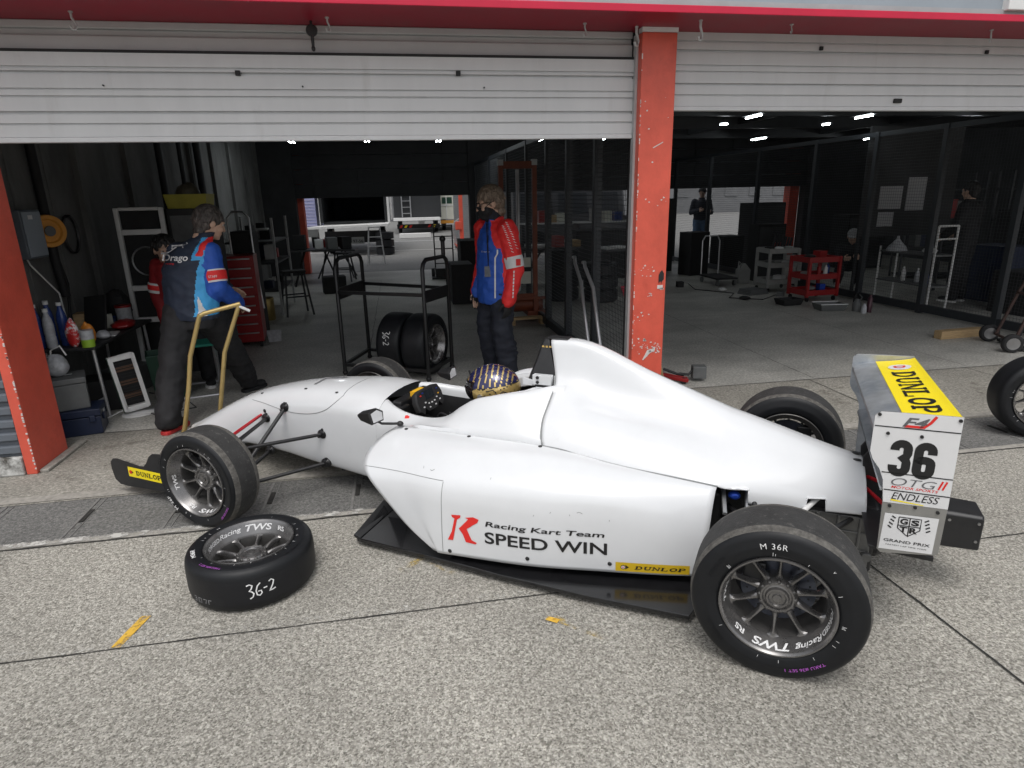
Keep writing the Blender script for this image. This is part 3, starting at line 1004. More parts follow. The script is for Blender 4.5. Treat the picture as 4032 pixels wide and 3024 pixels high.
# ---- engine cover
E = [
 [(1.118, 0, .957), (1.112, .045, .945), (1.093, .068, .87), (1.072, .098, .79), (1.05, .165, .752), (1.045, .25, .702), (1.045, .332, .645), (1.035, .382, .588), (1.02, .404, .552), (1.02, .404, .545)],
 [(.98, 0, .956), (.975, .042, .944), (.965, .066, .87), (.955, .102, .785), (.945, .166, .732), (.94, .25, .692), (.94, .330, .640), (.935, .380, .584), (.93, .404, .547), (.93, .404, .54)],
 [(.85, 0, .925), (.85, .04, .910), (.85, .066, .846), (.85, .096, .764), (.85, .156, .698), (.85, .245, .672), (.85, .322, .632), (.85, .376, .574), (.85, .402, .533), (.85, .402, .526)],
 [(.65, 0, .838), (.65, .038, .825), (.65, .066, .782), (.65, .098, .720), (.65, .156, .660), (.65, .240, .636), (.65, .312, .600), (.65, .368, .548), (.65, .398, .507), (.65, .398, .500)],
 [(.45, 0, .761), (.45, .040, .752), (.45, .073, .725), (.45, .110, .682), (.45, .164, .632), (.45, .236, .606), (.45, .302, .572), (.45, .354, .526), (.45, .386, .489), (.45, .386, .482)],
 [(.26, 0, .688), (.26, .045, .681), (.26, .086, .660), (.26, .127, .630), (.26, .177, .597), (.26, .232, .563), (.26, .287, .527), (.26, .332, .492), (.26, .364, .466), (.26, .364, .458)],
]
E2 = [
 [(.26, 0, .688), (.26, .045, .681), (.26, .086, .660), (.26, .127, .630), (.26, .177, .597), (.26, .232, .563), (.26, .287, .527), (.26, .332, .492), (.26, .364, .466), (.26, .364, .458)],
 [(.10, 0, .640), (.10, .047, .634), (.10, .088, .617), (.10, .13, .592), (.10, .176, .563), (.10, .222, .532), (.10, .266, .498), (.10, .300, .462), (.10, .318, .425), (.10, .322, .378)],
 [(-.05, 0, .592), (-.05, .05, .587), (-.05, .09, .573), (-.05, .127, .553), (-.05, .166, .530), (-.05, .205, .503), (-.05, .238, .472), (-.05, .262, .440), (-.05, .274, .408), (-.05, .277, .372)],
 [(-.18, 0, .552), (-.18, .05, .548), (-.18, .088, .537), (-.18, .12, .520), (-.18, .152, .501), (-.18, .184, .477), (-.18, .210, .450), (-.18, .228, .422), (-.18, .237, .395), (-.18, .239, .366)],
 [(-.295, 0, .524), (-.295, .045, .520), (-.297, .08, .509), (-.299, .108, .495), (-.301, .136, .478), (-.303, .162, .456), (-.305, .184, .432), (-.307, .198, .408), (-.308, .205, .385), (-.309, .207, .360)],
]
cov = MB()
add_grid(cov, crgrid(E, 7, 4))
g2 = crgrid(E2, 12, 4)
def notch(p):
    z = p.z
    if .138 < p.x < .262: z = max(z, .452)
    if -.155 < p.x < -.083: z = max(z, .425)
    return Vector((p.x, p.y, z))
# extra stations right at the notch edges keep the cut corners square
def resample(g, xs):
    out = list(g)
    for x in xs:
        for i in range(len(out) - 1):
            if out[i][0].x >= x >= out[i + 1][0].x:
                t = (out[i][0].x - x) / max(out[i][0].x - out[i + 1][0].x, 1e-6)
                out.insert(i + 1, [a.lerp(c, t) for a, c in zip(out[i], out[i + 1])])
                break
    return out
g2 = resample(g2, [.1385, .1375, -.0825, -.0835, -.1545, -.1555])
g2 = [[notch(p) for p in r] for r in g2]
add_grid(cov, g2)
cover = cov.build("engine_cover", M['body'], car, smooth=35, solid=.004)
bvh_cov = BVHTree.FromPolygons([Vector(v) for v in cov.v], cov.f)
b = MB()
for s in (1, -1):
    b.tube([(x, s * (y + .001), z - .004) for x, y, z in crline([e[8] for e in E], 4)], .0035, 5)
    b.tube([(p[0] + .004, s * p[1], p[2] - .002) for p in crline([E[0][k] for k in range(3, 9)], 4)], .004, 5)
b.build("panel_gap", M['gap'], cover)
b = MB()
b.ell(drop(-.268, .035, .002, tree=bvh_cov), (.018, .012, .004), None, 10, 6); b.ell(drop(-.268, -.035, .002, tree=bvh_cov), (.018, .012, .004), None, 10, 6)
b.build("fastener", M['satin'], cover, smooth=60)

# airbox and roll hoop
b = MB()
rings = []
for (z, xf, xr, hw) in ((.742, 1.226, 1.055, .105), (.78, 1.214, 1.07, .094), (.86, 1.186, 1.098, .068), (.925, 1.168, 1.118, .050), (.950, 1.158, 1.124, .040), (.957, 1.150, 1.126, .030)):
    rings.append([Vector((xf, hw * .8, z)), Vector((xf - .012, hw, z)), Vector((xr, hw, z)), Vector((xr, -hw, z)), Vector((xf - .012, -hw, z)), Vector((xf, -hw * .8, z))])
b.loft(rings)
b.box(1.03, 1.14, -.034, .034, .956, .962)
b.box(1.052, 1.085, -.115, .115, .738, .772)
air = b.build("airbox", M['satin'], car, smooth=30, bevel=.004)
b = MB()
b.loft([[Vector((x, y, z)) for y, z in ((-w_, .80), (w_, .80), (w_ * .6, .92), (-w_ * .6, .92))] for x, w_ in ((1.213, .06), (1.190, .06))]) if False else b.prism([(.80, 1.2115), (.92, 1.1725), (.92, 1.165), (.80, 1.20)], (0, -.038, 0), (0, 0, 1), (1, 0, 0), (-.076, 0))
b.build("intake_mouth", M['joint'], air)
b = MB()
for k in range(3):
    b.prism([(-.006 + k * .018, 0), (.006 + k * .018, 0), (.006 + k * .018, .009), (-.006 + k * .018, .009)], (1.150, .0525, .918), (-1, -.05, 0), (.05, .24, .97), (.0005, .0025))
b.build("lettering", M['gold'], air)
b = MB()
b.box(1.075, 1.172, .118, .150, .752, .800)
b.prism([(0, 0), (.06, .012), (.06, -.03), (.01, -.03)], (1.175, .120, .765), (1, 0, 0), (0, 0, 1), (-.004, .0))
br = b.build("camera_bracket", M['body'], car, bevel=.003)
b = MB()
for z in (.765, .788): b.cyl((1.145, .149, z), (1.145, .155, z), .008, None, 12)
b.box(1.10, 1.16, .125, .148, .742, .752); b.box(1.145, 1.155, .13, .14, .725, .742)
b.build("bolt", M['satin'], br)

# ---- sidepods
P_ = [
 [(1.80, .395, .545), (1.855, .485, .505), (1.885, .56, .447), (1.868, .615, .402), (1.81, .652, .352), (1.69, .675, .252), (1.585, .686, .163), (1.455, .695, .080)],
 [(1.64, .398, .548), (1.66, .492, .520), (1.67, .585, .466), (1.66, .640, .412), (1.63, .668, .356), (1.56, .688, .262), (1.49, .697, .166), (1.425, .700, .079)],
 [(1.40, .400, .551), (1.40, .500, .531), (1.40, .596, .483), (1.40, .662, .428), (1.40, .690, .360), (1.40, .698, .268), (1.40, .703, .168), (1.385, .702, .078)],
 [(1.00, .400, .549), (1.00, .485, .529), (1.00, .572, .482), (1.00, .632, .428), (1.00, .655, .358), (1.00, .661, .268), (1.00, .660, .168), (1.00, .655, .080)],
 [(.70, .400, .512), (.70, .462, .498), (.70, .526, .463), (.70, .570, .416), (.70, .586, .352), (.70, .590, .268), (.70, .588, .168), (.70, .582, .082)],
 [(.45, .386, .484), (.45, .428, .470), (.45, .468, .437), (.45, .496, .392), (.45, .513, .340), (.45, .522, .268), (.45, .521, .168), (.45, .516, .084)],
 [(.262, .362, .460), (.264, .388, .450), (.266, .414, .420), (.268, .436, .380), (.27, .453, .330), (.275, .465, .262), (.282, .469, .168), (.29, .464, .086)],
]
gp = crgrid(P_, 7, 5)
pods = []
for s in (1, -1):
    b = MB()
    g = [[Vector((p.x, p.y * s, p.z)) for p in r] for r in gp]
    add_grid(b, g, 0, False)
    pod = b.build("sidepod", M['body'], car, smooth=35, solid=.004)
    md = pod.modifiers["solid"]; md.offset = -1 if s > 0 else 1
    pods.append((pod, BVHTree.FromPolygons([Vector(v) for v in b.v], b.f)))
    # inlet duct and floor of the pod
    d = MB()
    e = g[0]
    add_grid(d, [[Vector((p.x - .004, p.y - .004 * s, p.z - .002)) for p in e], [Vector((p.x - .06, p.y * .93, p.z * .97)) for p in e], [Vector((p.x - .35, p.y * .8, p.z * .85 + .03)) for p in e]], 0, False)
    d.add([Vector((1.42, s * .30, .08)), Vector((1.42, s * .62, .10)), Vector((1.42, s * .62, .42)), Vector((1.42, s * .30, .52))], [(0, 1, 2, 3)])
    d.build("inlet_duct", M['satin'], pod, smooth=40)
    pb = pods[-1][1]
    ln = MB()
    pts = [side(1.397, z, pb, .0004, s) for z in [.09 + .33 * k / 14 for k in range(15)]]
    ln.tube([p for p in pts if p], .0016, 5)
    pts = [side(x, z, pb, .0004, s) for x, z in [(1.397 + .46 * k / 14, .424 - .02 * (k / 14) ** 2) for k in range(15)]]
    ln.tube([p for p in pts if p], .0014, 5)
    ln.build("panel_gap", M['gap'], pod)
    fb = MB()
    for x, z in ((1.363, .098), (1.0, .118), (.655, .125)):
        p = side(x, z, pb, .001, s); fb.ell(p, (.010, .004, .010), None, 8, 6)
    for x, y in ((1.74, .42), (1.39, .42), (1.03, .415)):
        p = drop(x, y * s, .001, tree=pb); fb.ell(p, (.010, .010, .004), None, 8, 6)
    fb.build("fastener", M['satin'], pod, smooth=60)

def pod_fn(s, xc, zc, lift=.0022):
    tree = pods[0][1] if s > 0 else pods[1][1]
    def fn(u, v):
        p = side(xc - u * s, zc + v, tree, lift, s)
        return p if p is not None else Vector((xc - u * s, .5 * s, zc + v))
    return fn
def tessellate_poly(poly, step):
    bm = bmesh.new()
    vs = [bm.verts.new((x, y, 0)) for x, y in poly]
    f = bm.faces.new(vs)
    bmesh.ops.triangulate(bm, faces=bm.faces)
    for _ in range(4):
        ed = [e for e in bm.edges if e.calc_length() > step]
        if not ed: break
        bmesh.ops.subdivide_edges(bm, edges=ed, cuts=1)
        bmesh.ops.triangulate(bm, faces=bm.faces)
    bm.verts.index_update()
    r = [(v.co.x, v.co.y) for v in bm.verts], [tuple(v.index for v in f.verts) for f in bm.faces]
    bm.free()
    return r
def put_poly(b, poly, fn, step=.03, m=0):
    vs, fs = tessellate_poly(poly, step)
    b.add([fn(*v) for v in vs], fs, m)
def tyre_logo(b, fn, h, mk, mr, mw):
    """round emblem pierced by an arrowhead."""
    c = [(h * .42 * math.cos(a * PI / 8), h * .42 * math.sin(a * PI / 8)) for a in range(16)]
    b.add([fn(x * 1.45, y * .95) for x, y in c], [tuple(range(16))], mk)
    f2 = lambda u, v: fn(u, v) 
    return c

for s, (pod, tree) in zip((1, -1), pods):
    b = MB()
    K1 = [(-.076, -.066), (-.050, -.064), (-.028, .040), (-.012, .052), (-.010, .064), (-.055, .060), (-.052, .050), (-.040, .044), (-.055, -.022)]
    K2 = [(-.020, -.002), (.018, .040), (.026, .050), (.012, .056), (.050, .064), (.076, .056), (.070, .040), (.050, .026), (.030, .010), (.018, .002), (.040, -.050), (.064, -.060), (.058, -.068), (.012, -.064), (-.002, -.026)]
    fn = pod_fn(s, 1.293, .222)
    put_poly(b, K1, fn, m=0); put_poly(b, K2, fn, m=0)
    b.build("lettering", M['dec_r'], pod)
    b = MB()
    put_text(b, "Racing Kart Team", pod_fn(s, .932, .259), .0245, fit=.51, sub=.03, shear=.12, bold=.022)
    put_text(b, "SPEED WIN", pod_fn(s, .928, .196), .057, fit=.525, sub=.03, bold=.024)
    b.build("lettering", M['dec_k'], pod)
    b = MB()
    put_poly(b, [(-.1475, -.022), (.1475, -.022), (.1475, .022), (-.1475, .022)], pod_fn(s, .483, .115, .002), .04)
    st = b.build("sticker", M['dec_y2'], pod)
    b = MB()
    f0 = pod_fn(s, .470, .115, .0035)
    slab_text(b, "DUNLOP", lambda u, v: f0(u + .02, v), .017, .205, 0, .35)
    f1 = pod_fn(s, .600, .115, .0035)
    put_poly(b, [(.010 * math.cos(a), .010 * math.sin(a)) for a in [k * PI / 6 for k in range(12)]], f1, .05)
    put_poly(b, [(.008, .012), (.024, 0), (.008, -.012), (.012, 0)], f1, .05)
    b.build("lettering", M['dec_k'], pod)
    b = MB()
    f1 = pod_fn(s, .600, .115, .0048)
    put_poly(b, [(.0075 * math.cos(a), .0075 * math.sin(a)) for a in [k * PI / 6 for k in range(12)]], f1, .05)
    b.build("emblem", M['dec_w'], pod)
    b = MB(); f1 = pod_fn(s, .600, .115, .006); put_text(b, "D", f1, .008, bold=.03)
    b.build("emblem", M['dec_r'], pod)
# scuffs on the near pod
b = MB()
rnd = random.Random(11)
for x, z in ((.9, .35), (.82, .345), (.78, .36), (.97, .33), (.66, .33), (1.52, .455), (1.47, .45), (1.18, .455)):
    f = pod_fn(1, x, z, .0012)
    a = rnd.uniform(0, 3)
    strokes(b, [[(.012 * math.cos(a) * t, .006 * math.sin(a + t) * t) for t in (-1, -.5, 0, .6, 1)]], f, .0022)
b.build("scuff_mark", M['gap'], pods[0][0])

# ---- floor, splitter, diffuser
b = MB()
half = [(2.12, .09), (2.02, .24), (1.915, .36), (1.89, .692), (1.5, .697), (1.1, .716), (.7, .716), (.30, .692), (.275, .60), (.05, .42), (-.20, .38)]
poly = half + [(x, -y) for x, y in reversed(half)]
b.prism(poly, (0, 0, 0), (1, 0, 0), (0, 1, 0), (.026, .046))
for s in (1, -1):   # turned up front lip
    b.loft([[Vector((1.895, s * .365, .03)), Vector((1.888, s * .365, .05)), Vector((1.955, s * .365, .085)), Vector((1.962, s * .365, .075))],
            [Vector((1.875, s * .692, .03)), Vector((1.868, s * .692, .05)), Vector((1.905, s * .692, .062)), Vector((1.912, s * .692, .052))]])
    b.prism([(1.93, .10), (1.86, .30), (1.80, .10)], (0, s * .372, 0), (1, 0, 0), (0, 0, 1), (-.004, .004))
    pass
b.build("floor", M['carbon'], car, bevel=.003)
b = MB()   # keel splitter under the tub
b.prism([(2.30, .03), (2.28, .05), (2.0, .055), (1.7, .055), (1.7, .03)], (0, -.10, 0), (1, 0, 0), (0, 0, 1), (-.2, 0))
b.box(2.14, 2.16, .05, .056, .03, .12); b.box(2.14, 2.16, -.056, -.05, .03, .12)
b.build("splitter", M['satin'], car)
# engine, gearbox
b = MB()
b.box(-.36, 1.0, -.17, .17, .08, .38)
b.box(.25, .95, -.30, .30, .06, .40)
b.lathe([(.001, 0), (.13, 0), (.15, .04), (.15, .16), (.12, .2), (.001, .2)], Matrix.Translation((-.22, 0, .24)) @ Matrix.Rotation(R_(90), 4, 'Z'), 20)
b.build("engine_block", M['satin'], car, bevel=.012)
b = MB()
b.box(-.34, -.03, .12, .205, .12, .345)
for x in (-.30, -.22, -.14, -.07): b.box(x, x + .012, .205, .215, .12, .345)
b.box(-.33, -.05, .205, .212, .19, .20); b.box(-.33, -.05, .205, .212, .27, .28)
b.cyl((-.33, .21, .18), (-.33, .23, .18), .02); b.cyl((-.33, .21, .29), (-.33, .23, .29), .015)
b.build("gearbox", mat("cast_grey_alloy", (.17, .17, .165), .5, .5, var=.2, scale=14), car, bevel=.004)
b = MB()
b.cyl((.195, .20, .42), (.195, .30, .405), .019, .017, 12); b.ell((.195, .305, .405), (.026, .020, .019))
b.build("damper_reservoir", M['blue'], car, smooth=40)
b = MB(); b.tube([(.150, .22, .455), (.135, .34, .35)], .012, 8); b.tube([(.25, .25, .44), (.22, .40, .36)], .010, 8); b.build("rear_strut", M['alu'], car, smooth=40)
b = MB(); b.tube([(.24, .20, .43), (.21, .27, .44), (.17, .30, .41), (.16, .28, .36)], .005, 6); b.tube([(.11, .30, .34), (.04, .30, .33), (-.02, .27, .345)], .006, 6); b.build("hose", M['satin'], car)
b = MB(); b.cyl((-.14, .18, .41), (-.07, .30, .375), .011, None, 10); b.build("pushrod", M['white'], car, smooth=40)
b = MB(); b.cyl((-.155, .16, .425), (-.135, .19, .41), .014, None, 10); b.build("pushrod_end", M['redrod'], car, smooth=40)

# ---- wheels
def tyre_mesh(Rt, w, tread_i=1):
    h = w / 2
    prof = [(.186, h - .020, 0), (.192, h - .006, 0), (.205, h - .002, 0), (.222, h, 0), (.232, h + .0012, 0), (.236, h, 0), (Rt - .032, h - .002, 0), (Rt - .020, h - .006, 0), (Rt - .010, h - .015, 2), (Rt - .0045, h - .026, 2), (Rt - .001, h - .045, 1), (Rt, h - .07, 1)]
    full = prof + [(r, -a, m) for r, a, m in reversed(prof)]
    b = MB()
    n = 88
    rings = [[Vector((r * math.cos(2 * PI * q / n), a, r * math.sin(2 * PI * q / n))) for r, a, m in full] for q in range(n)]
    k = len(full)
    vs = [p for r in rings for p in r]
    for q in range(n):
        q2 = (q + 1) % n
        for j in range(k - 1):
            mm = full[j][2] if j < len(prof) else full[j + 1][2]
            if j == len(prof) - 1: mm = 1
            b.f.append((q * k + j, q * k + j + 1, q2 * k + j + 1, q2 * k + j)); b.m.append(mm)
    b.v = [tuple(v) for v in vs]
    return b
def rim_mesh(w, dish):
    h = w / 2
    b = MB()
    # barrel: lip, sloping inner face, back
    b.lathe([(.187, h - .018), (.190, h - .004), (.188, h + .001), (.183, h + .001), (.179, h - .005), (.176, h - .010), (.166, h - dish * .85), (.161, h - dish), (.158, h - dish - .012)], None, 64, 0)
    b.lathe([(.158, h - dish - .012), (.154, h - dish - .03), (.154, -h + .03), (.186, -h), (.189, -h + .003), (.187, -h + .015), (.166, -h + .05), (.166, h - dish)], None, 64, 1)
    # hub
    ha = h - dish + .004
    b.lathe([(.001, ha - .004), (.014, ha - .004), (.016, ha - .010), (.026, ha - .010), (.030, ha - .004), (.036, ha - .004), (.040, ha - .014), (.046, ha - .016), (.050, ha - .010), (.056, ha - .010), (.066, ha - .022), (.072, ha - .045), (.072, ha - .09), (.001, ha - .09)], None, 48, 0)
    for k in range(12):
        a = 2 * PI * k / 12
        c = Vector((.058 * math.cos(a), ha - .020, .058 * math.sin(a)))
        b.ell(c, (.0095, .012, .0095), None, 8, 6, 1)
    # ten spokes, flared at both ends
    for k in range(10):
        a = 2 * PI * (k + .5) / 10
        er, et = Vector((math.cos(a), 0, math.sin(a))), Vector((-math.sin(a), 0, math.cos(a)))
        rings = []
        for r, wd, ax, th in ((.055, .034, ha - .026, .030), (.070, .023, ha - .024, .030), (.088, .015, ha - .020, .030), (.110, .0115, ha - .016, .028), (.130, .0105, ha - .013, .026), (.142, .014, ha - .012, .022), (.152, .026, ha - .011, .018), (.158, .046, ha - .010, .016), (.164, .075, ha - .010, .016)):
            o = er * r + Vector((0, ax, 0))
            rings.append([o + et * wd * .5 - Vector((0, th, 0)), o + et * wd * .5 - Vector((0, .006, 0)), o + et * wd * .22, o - et * wd * .22, o - et * wd * .5 - Vector((0, .006, 0)), o - et * wd * .5 - Vector((0, th, 0))])
        b.loft(rings, 0)
    return b
def circ_fn(r, a, th0, rad=True):
    """text on a circle seen from +Y; up is outward; th0 clockwise from the top in degrees."""
    def fn(u, v):
        th = R_(th0) + u / r
        rr = r + v
        return Vector((-rr * math.sin(th), a, rr * math.cos(th)))
    return fn
def barrel_fn(h, dish, th0):
    """lettering on the sloping inside of the rim, tops towards the lip."""
    def fn(u, v):
        t = .5 + v / .045
        r = .1665 + (.176 - .1665) * t - .0022
        ax = (h - dish * .85) + (dish * .85 - .010) * t
        th = R_(th0) + u / r
        return Vector((-r * math.sin(th), ax + .001, r * math.cos(th)))
    return fn
_wm = {}
def make_wheel(parent, Rt, w, dish, treadmat, marks, loc, rot, spin=0.0, front=True, decor=True):
    """rim (part or thing) carrying tyre, lettering and hub bits."""
    key = (Rt, w, dish)
    if key not in _wm:
        rb = rim_mesh(w, dish).build("wheel", [M['rim'], M['rimdark']], None, smooth=38)
        tb = tyre_mesh(Rt, w).build("tyre", [M['side'], M['tread'], M['scuff']], None, smooth=60)
        _wm[key] = (rb.data, tb.data)
        bpy.data.objects.remove(rb); bpy.data.objects.remove(tb)
    rd, td = _wm[key]
    o = bpy.data.objects.new("wheel", rd); C.objects.link(o)
    o.parent = parent
    o.location = loc
    o.rotation_euler = rot
    if treadmat is not M['tread']:
        td = td.copy(); td.materials[1] = treadmat; td.materials[2] = M['side']
    t = bpy.data.objects.new("tyre", td); C.objects.link(t); t.parent = o
    h = w / 2
    if decor:
        b = MB(); S = spin
        put_text(b, "TWS", barrel_fn(h, dish, S + 182), .037, fit=.125, bold=.03, shear=.25, sub=.02)
        put_text(b, "Racing", barrel_fn(h, dish, S + 137), .026, fit=.105, bold=.02, shear=.2, sub=.02)
        put_text(b, "RS", barrel_fn(h, dish, S + 221), .026, fit=.04, bold=.03, sub=.02)
        put_text(b, "FORGED", barrel_fn(h, dish, S + 100), .022, fit=.105, bold=.02, shear=.2, sub=.02)
        put_text(b, "TWS", barrel_fn(h, dish, S + 275), .026, fit=.085, bold=.03, shear=.2, sub=.02)
        b.build("lettering", M['ink_w'], o)
        b = MB()
        for (s_, r_, th, sz, col, kw) in [q for q in marks if q[4] == 'w']:
            put_text(b, s_, circ_fn(r_, h + .0035 if r_ < Rt - .035 else h + .001, th), sz, sub=.02, **kw)
        rr = random.Random(int(Rt * 1000) + int(S))
        for k in range(16):
            a = rr.uniform(0, 360)
            f = circ_fn(.200, h + .0022, a)
            strokes(b, [[(-.0005, 0), (.0006, rr.uniform(.006, .014))]], f, .0012)
        b.build("lettering", M['ink_w'], o)
        pm = [q for q in marks if q[4] == 'p']
        if pm:
            b = MB()
            for (s_, r_, th, sz, col, kw) in pm:
                put_text(b, s_, circ_fn(r_, h + .0035, th), sz, sub=.02, **kw)
            b.build("lettering", M['ink_p'], o)
        b = MB()
        put_text(b, "DUNLOP", circ_fn(.236, h + .003, 300), .014, fit=.09, bold=.01, sub=.02)
        put_text(b, "DUNLOP", circ_fn(.236, h + .003, 235), .014, fit=.09, bold=.01, sub=.02)
        b.build("lettering", M['side'], o)
    return o
def brake(o, w, dish):
    b = MB()
    h = w / 2
    b.lathe([(.06, h - dish - .075), (.125, h - dish - .075), (.125, h - dish - .09), (.06, h - dish - .09)], None, 40, 0, True)
    for k in range(26):
        a = 2 * PI * k / 26
        b.ell((.105 * math.cos(a), h - dish - .075, .105 * math.sin(a)), (.004, .002, .004), None, 6, 4, 1)
    b.build("brake_disc", [mat("blued_disc", (.10, .11, .14), .35, .9, var=.2, scale=20), M['satin']], o, smooth=40)
    b = MB(); b.box(.045, .12, h - dish - .10, h - dish - .045, .02, .10)
    b.build("brake_caliper", M['satin'], o, bevel=.008)

RRW, RW, FRW, FW = .291, .238, .263, .197
RD, FD = .060, .052
wl = make_wheel(car, RRW, RW, RD, M['tread'], [("M 36R", .236, -7, .022, 'w', dict(bold=-.005, space=1.15, fit=.085)), ("v", .238, 41, .012, 'w', dict(shear=.2)), ("TAKU #36 SET 1", .236, 152, .012, 'p', dict(fit=.135))], (0, .869 - RW / 2, .281), (0, 0, 0), 0)
brake(wl, RW, RD)
wr = make_wheel(car, RRW, RW, RD, M['tread'], [("M 36R", .236, 60, .022, 'w', dict(fit=.085))], (0, -.869 + RW / 2, RRW), (0, 0, PI), 40)
brake(wr, RW, RD)
fl = make_wheel(car, FRW, FW, FD, M['tread'], [("M 36F", .226, -128, .020, 'w', dict(fit=.085)), ("TAKU #36 SET", .228, 128, .012, 'p', dict(fit=.095))], (2.758, .859 - FW / 2, FRW), (0, 0, .042), -15)
brake(fl, FW, FD)
fr = make_wheel(car, FRW, FW, FD, M['tread'], [], (2.758, -.859 + FW / 2, FRW), (0, 0, PI + .042), 70)
brake(fr, FW, FD)

# ---- suspension
def rod(p0, p1, r, m=M['satin'], name="suspension_arm", flat=1.0):
    for s in (1, -1):
        b = MB()
        q0, q1 = Vector((p0[0], p0[1] * s, p0[2])), Vector((p1[0], p1[1] * s, p1[2]))
        b.tube([q0, q0.lerp(q1, .12), q0.lerp(q1, .88), q1], [r * .8, r, r, r * .8], 10)
        b.build(name, m, car, smooth=50)
rod((2.448, .235, .345), (2.70, .635, .365), .0105)
rod((2.905, .175, .372), (2.735, .635, .372), .0115)
rod((2.443, .235, .166), (2.72, .65, .150), .0105)
rod((2.908, .185, .160), (2.76, .65, .150), .0115)
rod((2.737, .19, .465), (2.73, .62, .185), .0115, name="pushrod")
rod((2.955, .17, .385), (2.80, .63, .385), .0095, M['redrod'], "track_rod")
b = MB()
for s in (1, -1):
    for x, y, z in ((2.448, .225, .345), (2.905, .185, .372), (2.443, .228, .166), (2.908, .19, .160), (2.737, .195, .462)):
        b.ell((x, s * y, z), (.036, .020, .029), None, 10, 8)
        b.ell((x - .02, s * (y + .018), z + .012), (.010, .008, .012), None, 8, 6)
        b.ell((x + .014, s * (y + .02), z - .012), (.009, .010, .009), None, 8, 6)
        b.cyl((x - .006, s * (y - .01), z + .022), (x - .006, s * (y + .012), z + .03), .008, None, 8)
b.build("suspension_bracket", M['black'], car, smooth=50)
b = MB()
for s in (1, -1):
    b.loft([[Vector((x, s * y, z)) for x, y, z in ((2.70, .625, zz), (2.81, .625, zz), (2.81, .67, zz), (2.70, .67, zz))] for zz in (.14, .26, .39)])
b.build("upright", M['satin'], car, bevel=.01)
rod((.22, .25, .33), (.02, .66, .36), .012); rod((-.26, .20, .33), (-.02, .66, .36), .012)
rod((.22, .25, .14), (.03, .66, .16), .012); rod((-.26, .20, .14), (-.04, .66, .16), .012)
rod((.15, .22, .45), (.0, .64, .20), .012, name="pushrod"); rod((-.02, .15, .26), (0, .68, .277), .018, name="drive_shaft")

# ---- mirrors
for s in (1, -1):
    b = MB(); mx, mz = (0, 0) if s > 0 else (.14, -.062)
    r0 = [(1.845, .455, .583), (1.845, .555, .590), (1.855, .560, .652), (1.852, .50, .662), (1.848, .452, .632)]
    r1 = [(1.925, .475, .595), (1.925, .535, .598), (1.93, .538, .632), (1.93, .505, .638), (1.925, .475, .622)]
    r2 = [(1.958, .497, .606), (1.958, .512, .606), (1.96, .513, .616), (1.96, .505, .618), (1.958, .497, .614)]
    r0, r1, r2 = [[(x + mx, y, z + mz) for x, y, z in r] for r in (r0, r1, r2)]
    b.loft([[Vector((x, s * y, z)) for x, y, z in r] for r in (r0, r1, r2)])
    b.tube([(1.86, s * .49, .59), (1.845, s * .475, .573), (1.80, s * .44, .566), (1.78, s * .42, .563)], .007, 8)
    b.ell((1.778, s * .415, .560), (.018, .016, .014), None, 10, 8)
    mo = b.build("mirror", M['satin'], car, smooth=35, bevel=.003)
    b = MB()
    b.add([Vector((x - .003, s * (.5055 + (y - .5055) * .76), .622 + mz + (z - mz - .622) * .74)) for x, y, z in r0], [(0, 1, 2, 3, 4)])
    b.build("sky_white_mirror_glass", M['mirror'], mo)

# ---- steering wheel and dash
b = MB()
ctr = Vector((1.865, 0, .545))
ax_u, ax_v = Vector((0, 1, 0)), Vector((.33, 0, .94))
def sw(u, v, k=0): return ctr + ax_u * u + ax_v * v + Vector((-.94, 0, .33)) * k
out = [(.13, -.035), (.135, .02), (.115, .065), (.07, .075), (-.07, .075), (-.115, .065), (-.135, .02), (-.13, -.035), (-.10, -.06), (-.075, -.03), (-.05, -.055), (.05, -.055), (.075, -.03), (.10, -.06)]
b.loft([[sw(u * q, v * q, k) for u, v in out] for q, k in ((.96, -.018), (1, -.008), (1, .010), (.95, .018))])
b.cyl(sw(0, 0, -.1), sw(0, 0, -.01), .03)
stw = b.build("steering_wheel", M['blackmat'], car, smooth=30)
b = MB(); b.add([sw(u, v, .0205) for u, v in ((.045, .012), (-.045, .012), (-.045, .062), (.045, .062))], [(0, 1, 2, 3)]); b.build("display", M['screen'], stw)
cols = {'w': M['dec_w'], 'r': M['dec_r'], 'b': M['blue'], 'y': M['orange']}
for ck, pts in (('w', [(.03, -.012), (0, -.014), (-.03, -.012), (.085, -.02), (-.085, -.02), (.03, -.035), (-.03, -.035), (.06, .0), (-.06, .0)]), ('r', [(.085, .045)]), ('b', [(-.085, .045), (.06, .055)]), ('y', [(-.085, .015)])):
    b = MB()
    for u, v in pts: b.box(-.0045, .0045, -.0035, .0035, 0, .005, 0, Matrix.Translation(sw(u, v, .018)) @ Matrix(((0, .33, -.94), (1, 0, 0), (0, .94, .33))).to_4x4())
    b.build("button", cols[ck], stw)
b = MB(); b.cyl((1.93, .16, .50), (1.90, .18, .505), .02, None, 14); b.box(1.92, 1.95, -.05, .05, .57, .60); b.build("dash_knob", M['orange'], car, smooth=40)
b = MB(); b.box(1.94, 2.0, -.16, .16, .46, .575); b.box(1.92, 1.97, .10, .2, .44, .55); b.build("dashboard", M['satin'], car, bevel=.01)

